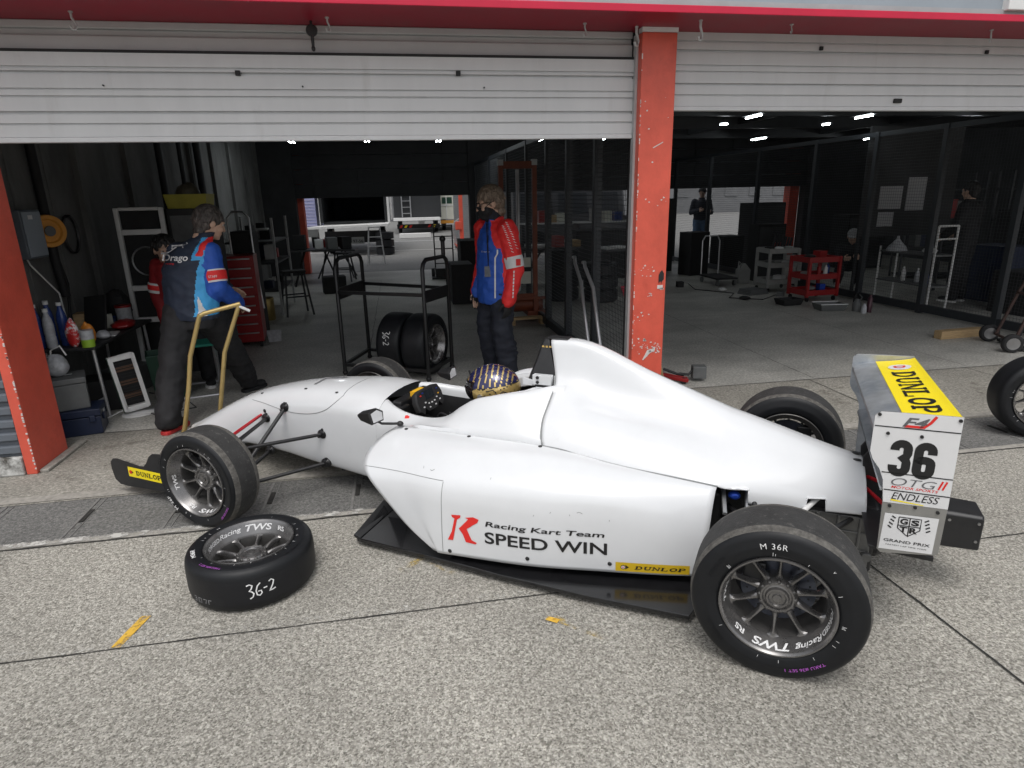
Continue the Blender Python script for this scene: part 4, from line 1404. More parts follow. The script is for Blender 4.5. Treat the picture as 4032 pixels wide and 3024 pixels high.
# ---- front wing
b = MB()
def foil(x0, x1, z0, z1, t, ys):
    n = 9
    sec = []
    for k in range(n):
        q = k / (n - 1)
        sec.append((x0 + (x1 - x0) * q, z0 + (z1 - z0) * q * q + t * math.sin(PI * q ** .6) * .5))
    for k in range(n - 2, 0, -1):
        q = k / (n - 1)
        sec.append((x0 + (x1 - x0) * q, z0 + (z1 - z0) * q * q - t * math.sin(PI * q ** .6) * .5))
    return [[Vector((x, y, z)) for x, z in sec] for y in ys]
b.loft(foil(3.56, 3.26, .085, .105, .022, (-.72, -.3, .3, .72)))
fwg = b.build("front_wing", M['body'], car, smooth=40)
for s in (1, -1):
    b = MB(); b.loft(foil(3.30, 3.12, .115, .20, .012, (s * .22, s * .716))); b.build("wing_flap", M['satin'], fwg, smooth=40)
    b = MB()
    ep = [(3.612, .150), (3.608, .195), (3.585, .218), (3.545, .222), (3.45, .212), (3.365, .203), (3.325, .208), (3.295, .235), (3.265, .278), (3.235, .298), (3.17, .305), (3.02, .30), (3.0, .10), (3.2, .075), (3.50, .058), (3.56, .060), (3.598, .085)]
    b.prism(ep, (0, s * .722, 0), (1, 0, 0), (0, 0, 1), (-.004, .004))
    epo = b.build("endplate", M['satin'], fwg, bevel=.002)
    b = MB(); o_ = Vector((3.25, s * .7275, .152))
    f = lambda u, v: Vector((3.27 - u * s, s * .7285, .149 + v + .09 * u * s * -1 * 0))
    xs = (3.465, 3.06)
    def fe(u, v, k=.0): return Vector((3.2625 - u * s, s * (.7275 + k), .158 - .035 * (u * s) * 0 + v))
    b.add([fe(-.20, -.030), fe(.20, -.030), fe(.20, .030), fe(-.20, .030)], [(0, 1, 2, 3)])
    b.build("sticker", M['dec_y'], fwg)
    b = MB(); slab_text(b, "DUNLOP", lambda u, v: fe(u - (.03 if s > 0 else -.03), v, .0015), .028, .21, 0, .0)
    put_poly(b, [(-.022, .012), (0, 0), (-.022, -.012), (-.016, 0)], lambda u, v: fe(u - .155, v, .0015), .05)
    b.build("lettering", M['dec_k'], fwg)
    b = MB(); b.add([fe(-.178 + .012 * math.cos(a), .012 * math.sin(a), .0022) for a in [k * PI / 6 for k in range(12)]], [tuple(range(12))])
    b.build("emblem", M['dec_r'], fwg)

# ---- rear wing
b = MB()
def curve_sheet(sec, ys, t):
    up = [(x, z) for x, z in sec]; lo = [(x + .0, z - t) for x, z in reversed(sec)]
    return [[Vector((x, y, z + .034 * y)) for x, z in up + lo] for y in ys]
sec = [(-.252, .822), (-.275, .836), (-.31, .846), (-.35, .853), (-.40, .860), (-.45, .868), (-.495, .879), (-.503, .885)]
ROLL = .034
b.loft(curve_sheet(sec, (-.497, .497), .016))
rwg = b.build("rear_wing", M['metalwing'], car, smooth=40)
b = MB()
sec2 = [(-.30, .60), (-.33, .612), (-.38, .622), (-.44, .64), (-.48, .665)]
b.loft(curve_sheet(sec2, (-.497, .497), .012)); b.build("lower_flap", M['metalwing'], rwg, smooth=40)
b = MB()
def wing_pt(x, y, lift=.0025):
    for (x0, z0), (x1, z1) in zip(sec, sec[1:]):
        if x0 >= x >= x1:
            return Vector((x, y, z0 + (z1 - z0) * (x0 - x) / (x0 - x1) + lift + ROLL * y))
    return Vector((x, y, sec[-1][1] + lift + ROLL * y))
xs = [-.345, -.38, -.42, -.46, -.485, -.502]
ys = [-.49, -.25, 0, .25, .49]
b.add([wing_pt(x, y) for x in xs for y in ys], [(i * 5 + j, i * 5 + j + 1, i * 5 + j + 6, i * 5 + j + 5) for i in range(5) for j in range(4)])
b.build("sticker", M['dec_y'], rwg)
b = MB()
fw_ = lambda u, v: wing_pt(-.424 + v, .06 + u, .0042)   # u runs along +y (towards the viewer), tops towards the front... text read from the right
slab_text(b, "DUNLOP", lambda u, v: wing_pt(-.424 - v, .085 + u, .0042), .085, .66, 0, .1)
put_poly(b, [(-.07, .05), (-.02, 0), (-.07, -.05), (-.045, 0)], lambda u, v: wing_pt(-.424 + v, -.27 + u, .0042), .05)
b.build("lettering", M['dec_k'], rwg)
b = MB(); b.add([wing_pt(-.424 + .045 * math.cos(a), -.335 + .052 * math.sin(a), .0046) for a in [k * PI / 10 for k in range(20)]], [tuple(range(20))])
b.build("emblem", M['dec_w'], rwg)
b = MB(); put_text(b, "D", lambda u, v: wing_pt(-.424 - v, -.335 + u, .0058), .045, bold=.05); b.build("emblem", M['dec_r'], rwg)
EP = [(-.249, .885), (-.266, .900), (-.40, .905), (-.503, .907), (-.507, .572), (-.505, .40), (-.498, .388), (-.33, .365), (-.317, .378), (-.312, .56), (-.302, .65), (-.286, .69), (-.262, .722), (-.250, .752)]
for s in (1, -1):
    b = MB(); n_before = set(rwg.children)
    b.prism(EP, (0, s * .5, 0), (1, 0, 0), (0, 0, 1), (-.0025, .0025))
    b.build("endplate", M['plate'] if s > 0 else M['metalwing'], rwg, bevel=.001)
    Wp = [(x, z) for x, z in EP if z > .565][:4] + [(-.507, .572), (-.313, .566), (-.302, .65), (-.286, .69), (-.262, .722), (-.250, .752)]
    b = MB(); b.prism(Wp, (0, s * .5035, 0), (1, 0, 0), (0, 0, 1), (-.0006, .0006)); b.build("sticker", M['dec_w'], rwg)
    b = MB(); b.add([Vector((x, s * .5040, z)) for x, z in ((-.325, .525), (-.488, .532), (-.486, .392), (-.322, .382))], [(0, 1, 2, 3)]); b.build("sticker", M['dec_w'], rwg)
    def ef(xc, zc, k=.0): return lambda u, v: Vector((xc - u * s, s * (.5052 + k), zc + v + .02 * u * s))
    b = MB()
    A_ = lambda cy, ry, a0, a1: [(.0185 * math.cos(R_(a0 + (a1 - a0) * i / 10)), cy + ry * math.sin(R_(a0 + (a1 - a0) * i / 10))) for i in range(11)]
    for dx_, pl_ in ((-.036, [(-.0185, .026)] + A_(.0315, .0175, 180, 0) + [(.0185, .016), (.016, .007), (.004, .001), (.016, -.005), (.0185, -.014)] + A_(-.0315, .0175, 0, -180) + [(-.0185, -.024)]), (.036, [(.0185, .022)] + A_(.0315, .0175, 0, 180) + A_(-.0315, .0175, 180, 360) + A_(-.010, .012, 0, 180))) if True else ((-.036, [(-.0185, .030), (-.0185, .042), (-.010, .049), (.010, .049), (.0185, .042), (.0185, .014), (.006, .001), (.0185, -.012), (.0185, -.042), (.010, -.049), (-.010, -.049), (-.0185, -.042), (-.0185, -.028)]), (.036, [(.0185, .026), (.0185, .042), (.010, .049), (-.010, .049), (-.0185, .042), (-.0185, -.042), (-.010, -.049), (.010, -.049), (.0185, -.042), (.0185, -.006), (.010, .004), (-.0185, .0)])):
        strokes(b, [pl_], lambda u, v, f_=ef(-.379 - dx_ * s, .738): f_(u * 1.06, v * 1.10), .026)
    put_text(b, "ENDLESS", ef(-.407, .597), .028, fit=.142, bold=.0, shear=.25)
    for zz, x0, x1 in ((.846, -.252, -.503), (.678, -.294, -.505), (.613, -.309, -.506)):
        b.add([Vector((x, s * .5052, z)) for x, z in ((x0, zz), (x1, zz + .003), (x1, zz + .007), (x0, zz + .004))], [(0, 1, 2, 3)])
    put_text(b, "GRAND PRIX", ef(-.405, .422), .011, fit=.142, bold=.02)
    put_text(b, "FASTEST LAP TIME WINS", ef(-.405, .405), .005, fit=.125)
    # shield
    fs_ = ef(-.404, .483)
    for pl in ([(-.034, .035), (.034, .035), (.034, -.008), (0, -.037), (-.034, -.008), (-.034, .035)], [(0, .035), (0, -.037)], [(-.034, .003), (.034, .003)]):
        strokes(b, [pl], fs_, .0035)
    for ch, u, v in (("G", -.017, .019), ("S", .017, .019), ("T", -.016, -.012), ("R", .015, -.012)):
        put_text(b, ch, ef(-.404 - u * s, .483 + v), .021, fit=.024, bold=.06)
    for k in range(4):
        for q in (-1, 1):
            strokes(b, [[(q * (.044 + .003 * k), .028 - k * .013), (q * (.056 + .003 * k), .036 - k * .013)]], fs_, .005)
    b.build("lettering", M['dec_k'], rwg)
    b = MB()
    put_text(b, "F4", ef(-.372, .872), .034, fit=.078, bold=.03, shear=.35)
    put_text(b, "OTG", ef(-.395, .651), .030, fit=.135, bold=-.012, shear=.25, sx=1.3)
    b.build("lettering", M['dec_g'], rwg)
    b = MB()
    strokes(b, [[(-.062, -.006), (-.005, -.006), (.012, .012), (.026, .036)]], ef(-.402, .864), .009)
    put_text(b, "MOTOR SPORTS", ef(-.400, .630), .0095, fit=.14, bold=.01, shear=.2)
    strokes(b, [[(-.006, -.016), (.004, .016)], [(.006, -.016), (.016, .016)]], ef(-.475, .656), .006)
    b.build("lettering", M['dec_r'], rwg)
    b = MB(); b.add([Vector((x, s * .5052, z)) for x, z in ((-.335, .576), (-.435, .572), (-.435, .575), (-.335, .582))], [(0, 1, 2, 3)]); b.build("lettering", M['dec_y'], rwg)
    b = MB()
    for x, z in ((-.295, .825), (-.395, .825), (-.495, .895), (-.335, .555), (-.412, .562), (-.48, .555), (-.262, .89)):
        b.cyl((x, s * .502, z), (x, s * .5085, z), .0058, None, 10)
    b.build("bolt", M['satin'], rwg, smooth=40)
    if s < 0:
        for o_ in set(rwg.children) - n_before: o_.location.z = -.034
b = MB()
for s in (1, -1):
    b.prism([(-.27, .20), (-.36, .18), (-.40, .40), (-.385, .50), (-.36, .545), (-.40, .60), (-.42, .625), (-.36, .63), (-.31, .60), (-.285, .56), (-.29, .50), (-.275, .42)], (0, s * .06, 0), (1, 0, 0), (0, 0, 1), (-.006, .006))
b.build("wing_support", M['satin'], car, bevel=.003)
b = MB()
b.loft([[Vector((x, y, z)) for y, z in ((-hw, z0), (hw, z0), (hw, z1 - .012), (hw - .012, z1), (-hw + .012, z1), (-hw, z1 - .012))] for x, hw, z0, z1 in ((-.36, .10, .215, .385), (-.60, .085, .218, .375), (-.732, .080, .220, .370), (-.738, .076, .224, .365))])
cs = b.build("crash_structure", M['satin'], car, bevel=.004)
b = MB()
for x, z in ((-.72, .34), (-.72, .26), (-.62, .34)): b.cyl((x, .078, z), (x, .085, z), .006, None, 8)
b.build("bolt", M['steel'], cs)
b = MB(); b.prism([(-.50, .35), (-.30, .36), (-.29, .375), (-.50, .368)], (0, -.48, 0), (1, 0, 0), (0, 0, 1), (-.96, 0)); b.build("lower_beam_wing", M['satin'], car, bevel=.002)
b = MB(); b.tube([(-.30, .10, .44), (-.37, .22, .42), (-.40, .30, .46)], .008, 8); b.tube([(-.30, .05, .47), (-.38, .15, .48)], .008, 8); b.build("brake_line", M['redrod'], car, smooth=40)
# ================================================================= PEOPLE
M['skin'] = mat("skin", (.58, .37, .27), .5, var=.08, scale=25)
M['skin2'] = mat("pale_skin", (.54, .35, .26), .5, var=.08, scale=25)
def hairmat(n, c, c2):
    return mat(n, c, .55, var=.45, scale=60, stretch=(1, 1, .35), dirt=(c2, 40, .45, .7))
M['hair_g'] = hairmat("greying_hair", (.17, .125, .09), (.34, .27, .21))
M['hair_d'] = hairmat("dark_grey_hair", (.05, .042, .038), (.17, .15, .135))
M['hair_b'] = hairmat("black_hair", (.012, .011, .011), (.03, .028, .027))
M['c_red'] = mat("red_jacket_cloth", (.80, .028, .028), .62, var=.1, scale=20, bump=.12, bscale=300)
M['c_blue'] = mat("royal_blue_cloth", (.022, .095, .46), .62, var=.12, scale=20, bump=.12, bscale=300)
M['c_navy'] = mat("navy_cloth", (.014, .017, .028), .75, var=.25, scale=16, bump=.15, bscale=260)
M['c_back'] = mat("dark_slate_cloth", (.022, .032, .056), .7, var=.2, scale=14, bump=.12, bscale=260)
M['c_sky'] = mat("sky_blue_cloth", (.06, .38, .75), .62, var=.1, scale=20)
M['c_white'] = mat("white_cloth", (.72, .72, .72), .7, var=.06, scale=20)
M['c_black'] = mat("black_work_cloth", (.016, .016, .018), .8, var=.3, scale=14, bump=.2, bscale=200)
M['c_dred'] = mat("deep_red_cloth", (.26, .012, .016), .7, var=.15, scale=14)
M['c_jean'] = mat("blue_denim", (.09, .16, .27), .8, var=.2, scale=18)
M['shoe_r'] = mat("red_black_shoe", (.45, .03, .03), .5, var=.3, scale=18)
M['glove'] = mat("black_glove", (.014, .014, .015), .7, var=.3, scale=30, bump=.2, bscale=150)
M['maskm'] = mat("black_face_mask", (.016, .016, .018), .8, var=.15, scale=40)
M['eye'] = mat("dark_eye", (.02, .015, .012), .15)
M['eyew'] = mat("eye_white", (.62, .60, .58), .25)
M['lip'] = mat("lips", (.42, .16, .14), .45)

def basis(f):
    f = Vector(f).normalized()
    l = Vector((0, 0, 1)).cross(f).normalized()
    u = f.cross(l)
    return f, l, u
def head_shapes(b, c, hf, neck, s=1.0):
    f, l, u = basis(hf)
    Mx = Matrix((f, l, u)).transposed()
    P = lambda a, d, z: c + f * a * s + l * d * s + u * z * s
    b.ell(P(-.012, 0, .025), (.098 * s, .077 * s, .095 * s), Mx)
    b.ell(P(.03, 0, -.02), (.066 * s, .064 * s, .085 * s), Mx)
    b.ell(P(.035, 0, -.06), (.056 * s, .052 * s, .055 * s), Mx)
    b.ell(P(.064, 0, -.096), (.024 * s, .024 * s, .018 * s), Mx)
    b.cap(P(.090, 0, .012), P(.108, 0, -.030), .010 * s, .014 * s)
    for q in (-1, 1):
        b.ell(P(.100, q * .012, -.033), (.012 * s, .010 * s, .008 * s), Mx)
        b.ell(P(.074, q * .030, .024), (.022 * s, .026 * s, .011 * s), Mx)
        b.ell(P(.066, q * .044, -.03), (.024 * s, .018 * s, .024 * s), Mx)
        b.ell(P(-.008, q * .079, -.008), (.022 * s, .011 * s, .032 * s), Mx)
    b.ell(P(.083, 0, -.060), (.012 * s, .024 * s, .010 * s), Mx)
    b.cap(P(-.02, 0, -.07), neck, .054 * s, .062 * s)
    return P, Mx
def hair(name, c, hf, m, parent, s=1.0, n=230, fringe=.0, length=.045, seed=1, back=-.06):
    n = int(n * 1.7)
    f, l, u = basis(hf)
    Mx = Matrix((f, l, u)).transposed()
    P = lambda a, d, z: c + f * a * s + l * d * s + u * z * s
    rnd = random.Random(seed)
    b = MB()
    b.ell(P(-.022, 0, .036), (.100 * s, .086 * s, .094 * s), Mx)
    b.ell(P(-.05, 0, -.0), (.070 * s, .080 * s, .080 * s), Mx)
    b.ell(P(-.062, 0, back), (.045 * s, .060 * s, .045 * s), Mx)
    for k in range(n):
        th = rnd.uniform(-PI, PI)
        ph = rnd.uniform(-.15, 1.5)
        d = Vector((math.cos(th) * math.cos(ph), math.sin(th) * math.cos(ph), math.sin(ph)))
        if d.x > .45 and d.z < .42 - fringe: continue
        if abs(d.y) > .55 and d.z < .10 and d.x > -.15: continue
        p = P(-.018 + d.x * .098, d.y * .088, .034 + d.z * .092)
        w = f * (d.x * .35 + .25 * max(d.z, 0)) + l * d.y * .45 + u * (d.z * .35 - .9)
        w = (w - (f * d.x + l * d.y + u * d.z) * .35 + Vector((rnd.gauss(0, .13), rnd.gauss(0, .13), rnd.gauss(0, .1)))).normalized()
        q = p + w * length * s * rnd.uniform(.6, 1.2) + (f * d.x + l * d.y) * .006
        b.cap(p, q, .0078 * s, .002 * s, 6)
    return fuse(b, .0042, 1, .3).build(name, m, parent, smooth=60)
def hand_shapes(b, wrist, d, palm_n, thumb_side, s=1.0, curl=.5, fat=1.0):
    """palm, four unequal curled fingers and a thumb. d: along the hand; palm_n: out of the palm; thumb_side: towards the thumb."""
    d = Vector(d).normalized(); pn = Vector(palm_n).normalized(); pn = (pn - d * pn.dot(d)).normalized(); t = Vector(thumb_side).normalized(); t = (t - d * t.dot(d) - pn * t.dot(pn)).normalized()
    w = Vector(wrist)
    Mx = Matrix((d, t, pn)).transposed()
    b.ell(w + d * .052 * s, (.055 * s, .041 * s, .018 * s * fat), Mx)
    b.ell(w + d * .072 * s, (.028 * s, .043 * s, .015 * s * fat), Mx)
    for k, (off, ln) in enumerate(((.030, .072), (.011, .080), (-.009, .074), (-.028, .058))):
        p = w + d * .088 * s + t * off * s
        c = curl * (1 + .12 * k)
        a = 0
        dd = (d + t * (off * 2.2)).normalized()
        rr = (.0093 - .0004 * k) * s * fat
        for j, fr in enumerate((.46, .30, .24)):
            a += c * (.35 if j == 0 else .6)
            v = dd * math.cos(a) + pn * math.sin(a)
            q = p + v * ln * fr * s
            b.cap(p, q, rr, rr * .9, 8)
            p = q; rr *= .92
    p = w + d * .026 * s + t * .032 * s
    v = (d * .62 + t * .72 + pn * .25).normalized()
    q = p + v * .042 * s
    b.cap(p, q, .0135 * s * fat, .0115 * s * fat, 8)
    v2 = (d * .9 + t * .25 + pn * .4).normalized()
    b.cap(q, q + v2 * .032 * s, .0112 * s * fat, .009 * s * fat, 8)

def torso_rings(b, sts, f, l, n=22):
    rings = []
    for c, hw, hd in sts:
        rings.append([c + l * hw * math.cos(2 * PI * k / n) + f * hd * math.sin(2 * PI * k / n) for k in range(n)])
    b.loft(rings)
def limb(b, pts, rr):
    for (p, q), (r0, r1) in zip(zip(pts, pts[1:]), zip(rr, rr[1:])):
        b.cap(p, q, r0, r1, 14)
def shoe(name, ankle, d, m, parent, sole, s=1.0):
    d = Vector(d); d.z = 0; d.normalize(); l = Vector((0, 0, 1)).cross(d)
    a = Vector(ankle)
    Mx = Matrix((d, l, Vector((0, 0, 1)))).transposed()
    b = MB()
    b.ell(a + d * .035 + Vector((0, 0, .055 - a.z)), (.088 * s, .044 * s, .042), Mx)
    b.ell(a + d * .115 + Vector((0, 0, .042 - a.z)), (.075 * s, .046 * s, .034), Mx)
    b.cap(a + Vector((0, 0, .02)), a + Vector((0, 0, .07 - a.z)), .042, .044)
    o = fuse(b, .008, 3).build(name, m, parent, smooth=60)
    b = MB()
    poly = [(-.062, -.03), (-.04, -.04), (.06, -.044), (.13, -.052), (.185, -.03), (.195, 0), (.185, .03), (.13, .052), (.06, .044), (-.04, .04), (-.062, .03), (-.07, 0)]
    b.prism([(x * s, y) for x, y in poly], (a.x, a.y, 0), d, l, (.0, .028))
    b.build("sole", sole, o, bevel=.004)
    return o
def on_body(bm_, o, d):
    tree = BVHTree.FromPolygons([Vector(v) for v in bm_.v], bm_.f)
    d = Vector(d).normalized()
    def at(p, lift=.004):
        h = tree.ray_cast(Vector(p) - d * 1.0, d)
        return h[0] - d * lift if h[0] is not None else Vector(p) - d * .1
    return at
def ringband(b, p, q, r0, r1, n=20, m=0, wob=.003):
    p, q = Vector(p), Vector(q)
    d = (q - p).normalized(); a = d.cross(Vector((0, 1, .3))).normalized(); c = d.cross(a)
    rings = []
    for t, r in ((0, r0 - .008), (0, r0), (.15, r0 + .002), (.5, (r0 + r1) / 2 + .002), (.85, r1 + .002), (1, r1), (1, r1 - .008)):
        rings.append([p.lerp(q, t) + (a * math.cos(2 * PI * k / n) + c * math.sin(2 * PI * k / n)) * (r + wob * math.sin(3 * k)) for k in range(n)])
    b.loft(rings, m, False)

def eyes(P, Mx, parent, s=1.0):
    b = MB()
    for q in (-1, 1): b.ell(P(.0805, q * .030, .006), (.010 * s, .0125 * s, .0072 * s), Mx, 12, 8)
    b.build("eyes", M['eyew'], parent, smooth=60)
    b = MB()
    for q in (-1, 1): b.ell(P(.0885, q * .030, .006), (.0035 * s, .0062 * s, .0062 * s), Mx, 10, 6)
    b.build("pupils", M['eye'], parent, smooth=60)

# ---- the man standing by the wire partition
def man_right():
    t = thing("person", "standing man in red and blue jacket with black face mask, glasses and white armband", "person", (.85, 5.66, 0))
    f, l, _ = basis((-.90, -.43, 0))
    P = lambda a, d, z: f * a + l * d + Vector((0, 0, z))
    hc = P(.05, 0, 1.578)
    hf = Vector((-.98, -.10, -.22))
    b = MB()
    HP, HM = head_shapes(b, hc, hf, P(0, 0, 1.40), 1.10)
    torso_rings(b, [(P(0, 0, .80), .13, .09), (P(0, 0, .90), .155, .105), (P(0, 0, 1.1), .145, .10), (P(0, 0, 1.28), .17, .11), (P(0, 0, 1.38), .15, .08), (P(0, 0, 1.44), .06, .06)], f, l)
    armL = [P(0, .185, 1.36), P(-.035, .25, 1.01), P(.05, .245, .755)]
    armR = [P(0, -.185, 1.36), P(-.03, -.245, 1.07), P(.09, -.20, .80)]
    for A in (armL, armR): limb(b, A, [.055, .042, .03])
    legL = [P(0, .10, .88), P(.045, .125, .49), P(-.01, .14, .09)]
    legR = [P(0, -.10, .88), P(.035, -.125, .49), P(-.02, -.13, .09)]
    for A in (legL, legR): limb(b, A, [.085, .06, .042])
    hand_shapes(b, armL[2], (-.05, .05, -1), -l, f, 1.0, .55)
    hand_shapes(b, armR[2], (-.1, 0, -1), l, f, 1.0, .5)
    bd = fuse(b, .0065, 2)
    bd.build("body", M['skin'], t, smooth=70)
    # trousers, wide and creased
    b = MB()
    torso_rings(b, [(P(-.005, 0, .70), .17, .125), (P(-.005, 0, .82), .18, .13), (P(0, 0, .98), .165, .12)], f, l)
    for A, sg in ((legL, 1), (legR, -1)):
        limb(b, [P(0, .095 * sg, .84), A[1], A[2] + Vector((0, 0, .02))], [.115, .098, .088])
        for k in range(5):
            z = .14 + .045 * k
            b.ell(A[2] + Vector((0, 0, z - .07)) + f * (.01 * (k % 2)), (.088 + .006 * (k % 2),) * 2 + (.03,))
    fuse(b, .012, 2, .5, .016, 7, (1, 1, 1.5)).build("trousers", M['c_navy'], t, smooth=70)
    # jacket
    b = MB()
    torso_rings(b, [(P(-.005, 0, .705), .20, .150), (P(0, 0, .74), .212, .158), (P(.005, 0, .90), .208, .156), (P(.005, 0, 1.10), .205, .15), (P(0, 0, 1.25), .21, .142), (P(-.005, 0, 1.345), .185, .120), (P(-.005, 0, 1.41), .105, .085), (P(0, 0, 1.44), .084, .080), (P(.0, 0, 1.462), .078, .076)], f, l)
    for A in (armL, armR):
        limb(b, [A[0], A[1], A[2] + Vector((0, 0, -.01))], [.088, .073, .058])
    jk = fuse(b, .007, 4, .5, .012, 8, (1, 1, 1.3))
    def colour(c):
        a, d, z = c.dot(f), c.dot(l), c.z
        if z > 1.43: return 1 if a < .05 else 0
        dl = min(abs(d - .20), 9)
        arm = abs(d) > .185 + .04 * max(0, (1.2 - z)) and z < 1.42
        if d > .15 and a < .06 and z < 1.36 and (Vector((a, d, 0)) - Vector((-.02, .235, 0))).length < .085: arm = True
        if arm: return 1
        if abs(d) > .035 + (1.44 - z) * .50 and z > 1.20: return 1
        seam = .030
        if a > seam:
            if a < seam + .013 and z < 1.28 and (z < .92 or z > 1.12): return 2
            return 0
        if a > -.01 and a < .006 and z < 1.15: return 0
        return 1
    paint(jk, colour)
    jo = jk.build("jacket", [M['c_blue'], M['c_red'], M['c_white']], t, smooth=70)
    at = on_body(jk, None, -l)
    # pale chevrons on the shoulder
    cam_d_ = (Vector((.85, 5.66, 1.3)) - Vector((0, 0, 1.64))).normalized()
    at2 = on_body(jk, None, cam_d_)
    right = cam_d_.cross(Vector((0, 0, 1))).normalized(); upv = right.cross(cam_d_)
    b = MB()
    def jp(u, v): return at2(P(0, .2, 1.25) + right * u + upv * v, .004)
    for k in range(11):
        for row in (0, 1):
            t_ = k / 10
            cx = -.045 + .075 * t_ + row * (.030 + .012 * t_); cz = .135 - .165 * t_ + .028 * row - .05 * t_ * t_
            b.add([jp(cx - .011, cz + .008), jp(cx + .010, cz - .002), jp(cx + .011, cz - .007), jp(cx - .011, cz + .002)], [(0, 1, 2, 3)])
    b.build("sleeve_print", M['c_white'], jo)
    b = MB()
    jq = lambda u, v: at2(P(.155, .07, 1.17) + right * u + upv * v, .004)
    put_text(b, "Energy", jq, .016, fit=.075, sub=.02)
    for k in range(8):
        b.add([jp(.035 - .002 * k, -.24 - .03 * k), jp(.046 - .002 * k, -.24 - .03 * k), jp(.044 - .002 * k, -.262 - .03 * k), jp(.033 - .002 * k, -.262 - .03 * k)], [(0, 1, 2, 3)])
    n_ = 12
    L_ = [(-.118 - .012 * (k / n_) + (.02 if k < 2 else 0), -.06 - .42 * k / n_) for k in range(n_ + 1)]
    b.add([jp(u - .006, v) for u, v in L_] + [jp(u + .007, v) for u, v in L_], [(k, k + 1, n_ + 2 + k, n_ + 1 + k) for k in range(n_)])
    b.build("lettering", M['c_white'], jo)
    # neck gaiter, mask, glasses
    b = MB(); b.cap(P(.0, 0, 1.41), P(.024, 0, 1.485), .082, .074); fuse(b, .008, 3, .5, .004, 30).build("neck_gaiter", M['c_navy'], t, smooth=60)
    b = MB()
    b.ell(HP(.040, 0, -.054), (.078, .076, .058), HM); b.cap(HP(.094, 0, -.020), HP(.086, 0, -.078), .024, .030); b.ell(HP(.060, 0, -.094), (.044, .046, .034), HM); b.ell(HP(.045, 0, -.03), (.07, .074, .030), HM)
    mk = fuse(b, .006, 2); mo = mk.build("face_mask", M['maskm'], t, smooth=60)
    b = MB()
    for q in (-1, 1): b.tube([HP(.06, q * .066, -.02), HP(.02, q * .080, .0), HP(-.012, q * .089, .012)], .0028, 5)
    b.build("strap", M['maskm'], mo)
    b = MB()
    for q in (-1, 1):
        ring = [HP(.100 - .018 * abs(math.cos(a)) * .5, q * .034 + .026 * math.cos(a), .006 + .019 * math.sin(a)) for a in [k * PI / 8 for k in range(16)]]
        b.tube(ring, .0028, 5, 0, True)
        b.tube([HP(.092, q * .060, .010), HP(.04, q * .076, .012), HP(-.015, q * .088, .008)], .003, 5)
    b.tube([HP(.100, -.01, .012), HP(.104, 0, .014), HP(.100, .01, .012)], .003, 5)
    go_ = b.build("glasses", M['black'], t, smooth=50)
    b = MB()
    for q in (-1, 1): b.add([HP(.099 - .018 * abs(math.cos(a)) * .5, q * .034 + .025 * math.cos(a), .006 + .018 * math.sin(a)) for a in [k * PI / 8 for k in range(16)]], [tuple(range(16))])
    b.build("lens", mat("tinted_lens", (.03, .028, .026), .08), go_)
    eyes(HP, HM, t)
    hair("hair", hc, hf, M['hair_g'], t, 1.17, 330, .16, .05, 4, -.075)
    # armband with red square, gloves, lanyard
    e = armL
    p0, p1 = e[0].lerp(e[1], .66), e[0].lerp(e[1], .93)
    b = MB(); ringband(b, p0, p1, .0835, .081); ab = b.build("armband", M['c_white'], t, smooth=50)
    b = MB()
    q_ = MB(); ringband(q_, p0, p1, .0835, .081); a2 = on_body(q_, None, cam_d_)
    cc = (p0 + p1) / 2
    b.add([a2(cc + right * u + upv * v, .012) for u, v in ((.014, -.028), (.055, -.028), (.055, .028), (.014, .028))], [(0, 1, 2, 3)])
    b.build("badge", M['dec_r'], ab)
    for A, pn in ((armL, -l), (armR, l)):
        b = MB(); hand_shapes(b, A[2] + Vector((0, 0, -.0)), (-.05, .05, -1), pn, f, 1.06, .55, 1.25); b.cap(A[2] + Vector((0, 0, .03)), A[2] + Vector((0, 0, -.03)), .042, .036)
        fuse(b, .0055, 2).build("glove", M['glove'], t, smooth=60)
    b = MB()
    at3 = on_body(jk, None, cam_d_)
    for o_ in (-.012, .012):
        pts = [at3(P(.12, .055 + o_ * (1 - k / 7), 1.41 - .052 * k), .006) for k in range(8)]
        b.tube(pts, .004, 5)
    ly = b.build("lanyard", M['maskm'], t)
    b = MB()
    c0 = at3(P(.13, .055, 1.0), .012)
    b.prism([(-.027, -.045), (.027, -.045), (.027, .045), (-.027, .045)], c0, right, upv, (-.002, .003)); b.build("pass_card", mat("pass_card_print", (.10, .11, .13), .35, var=.3, scale=40), ly)
    for A in (legL, legR): shoe("shoe", (A[2].x, A[2].y, .09), f, M['blackmat'], t, M['blackmat'])
man_right()

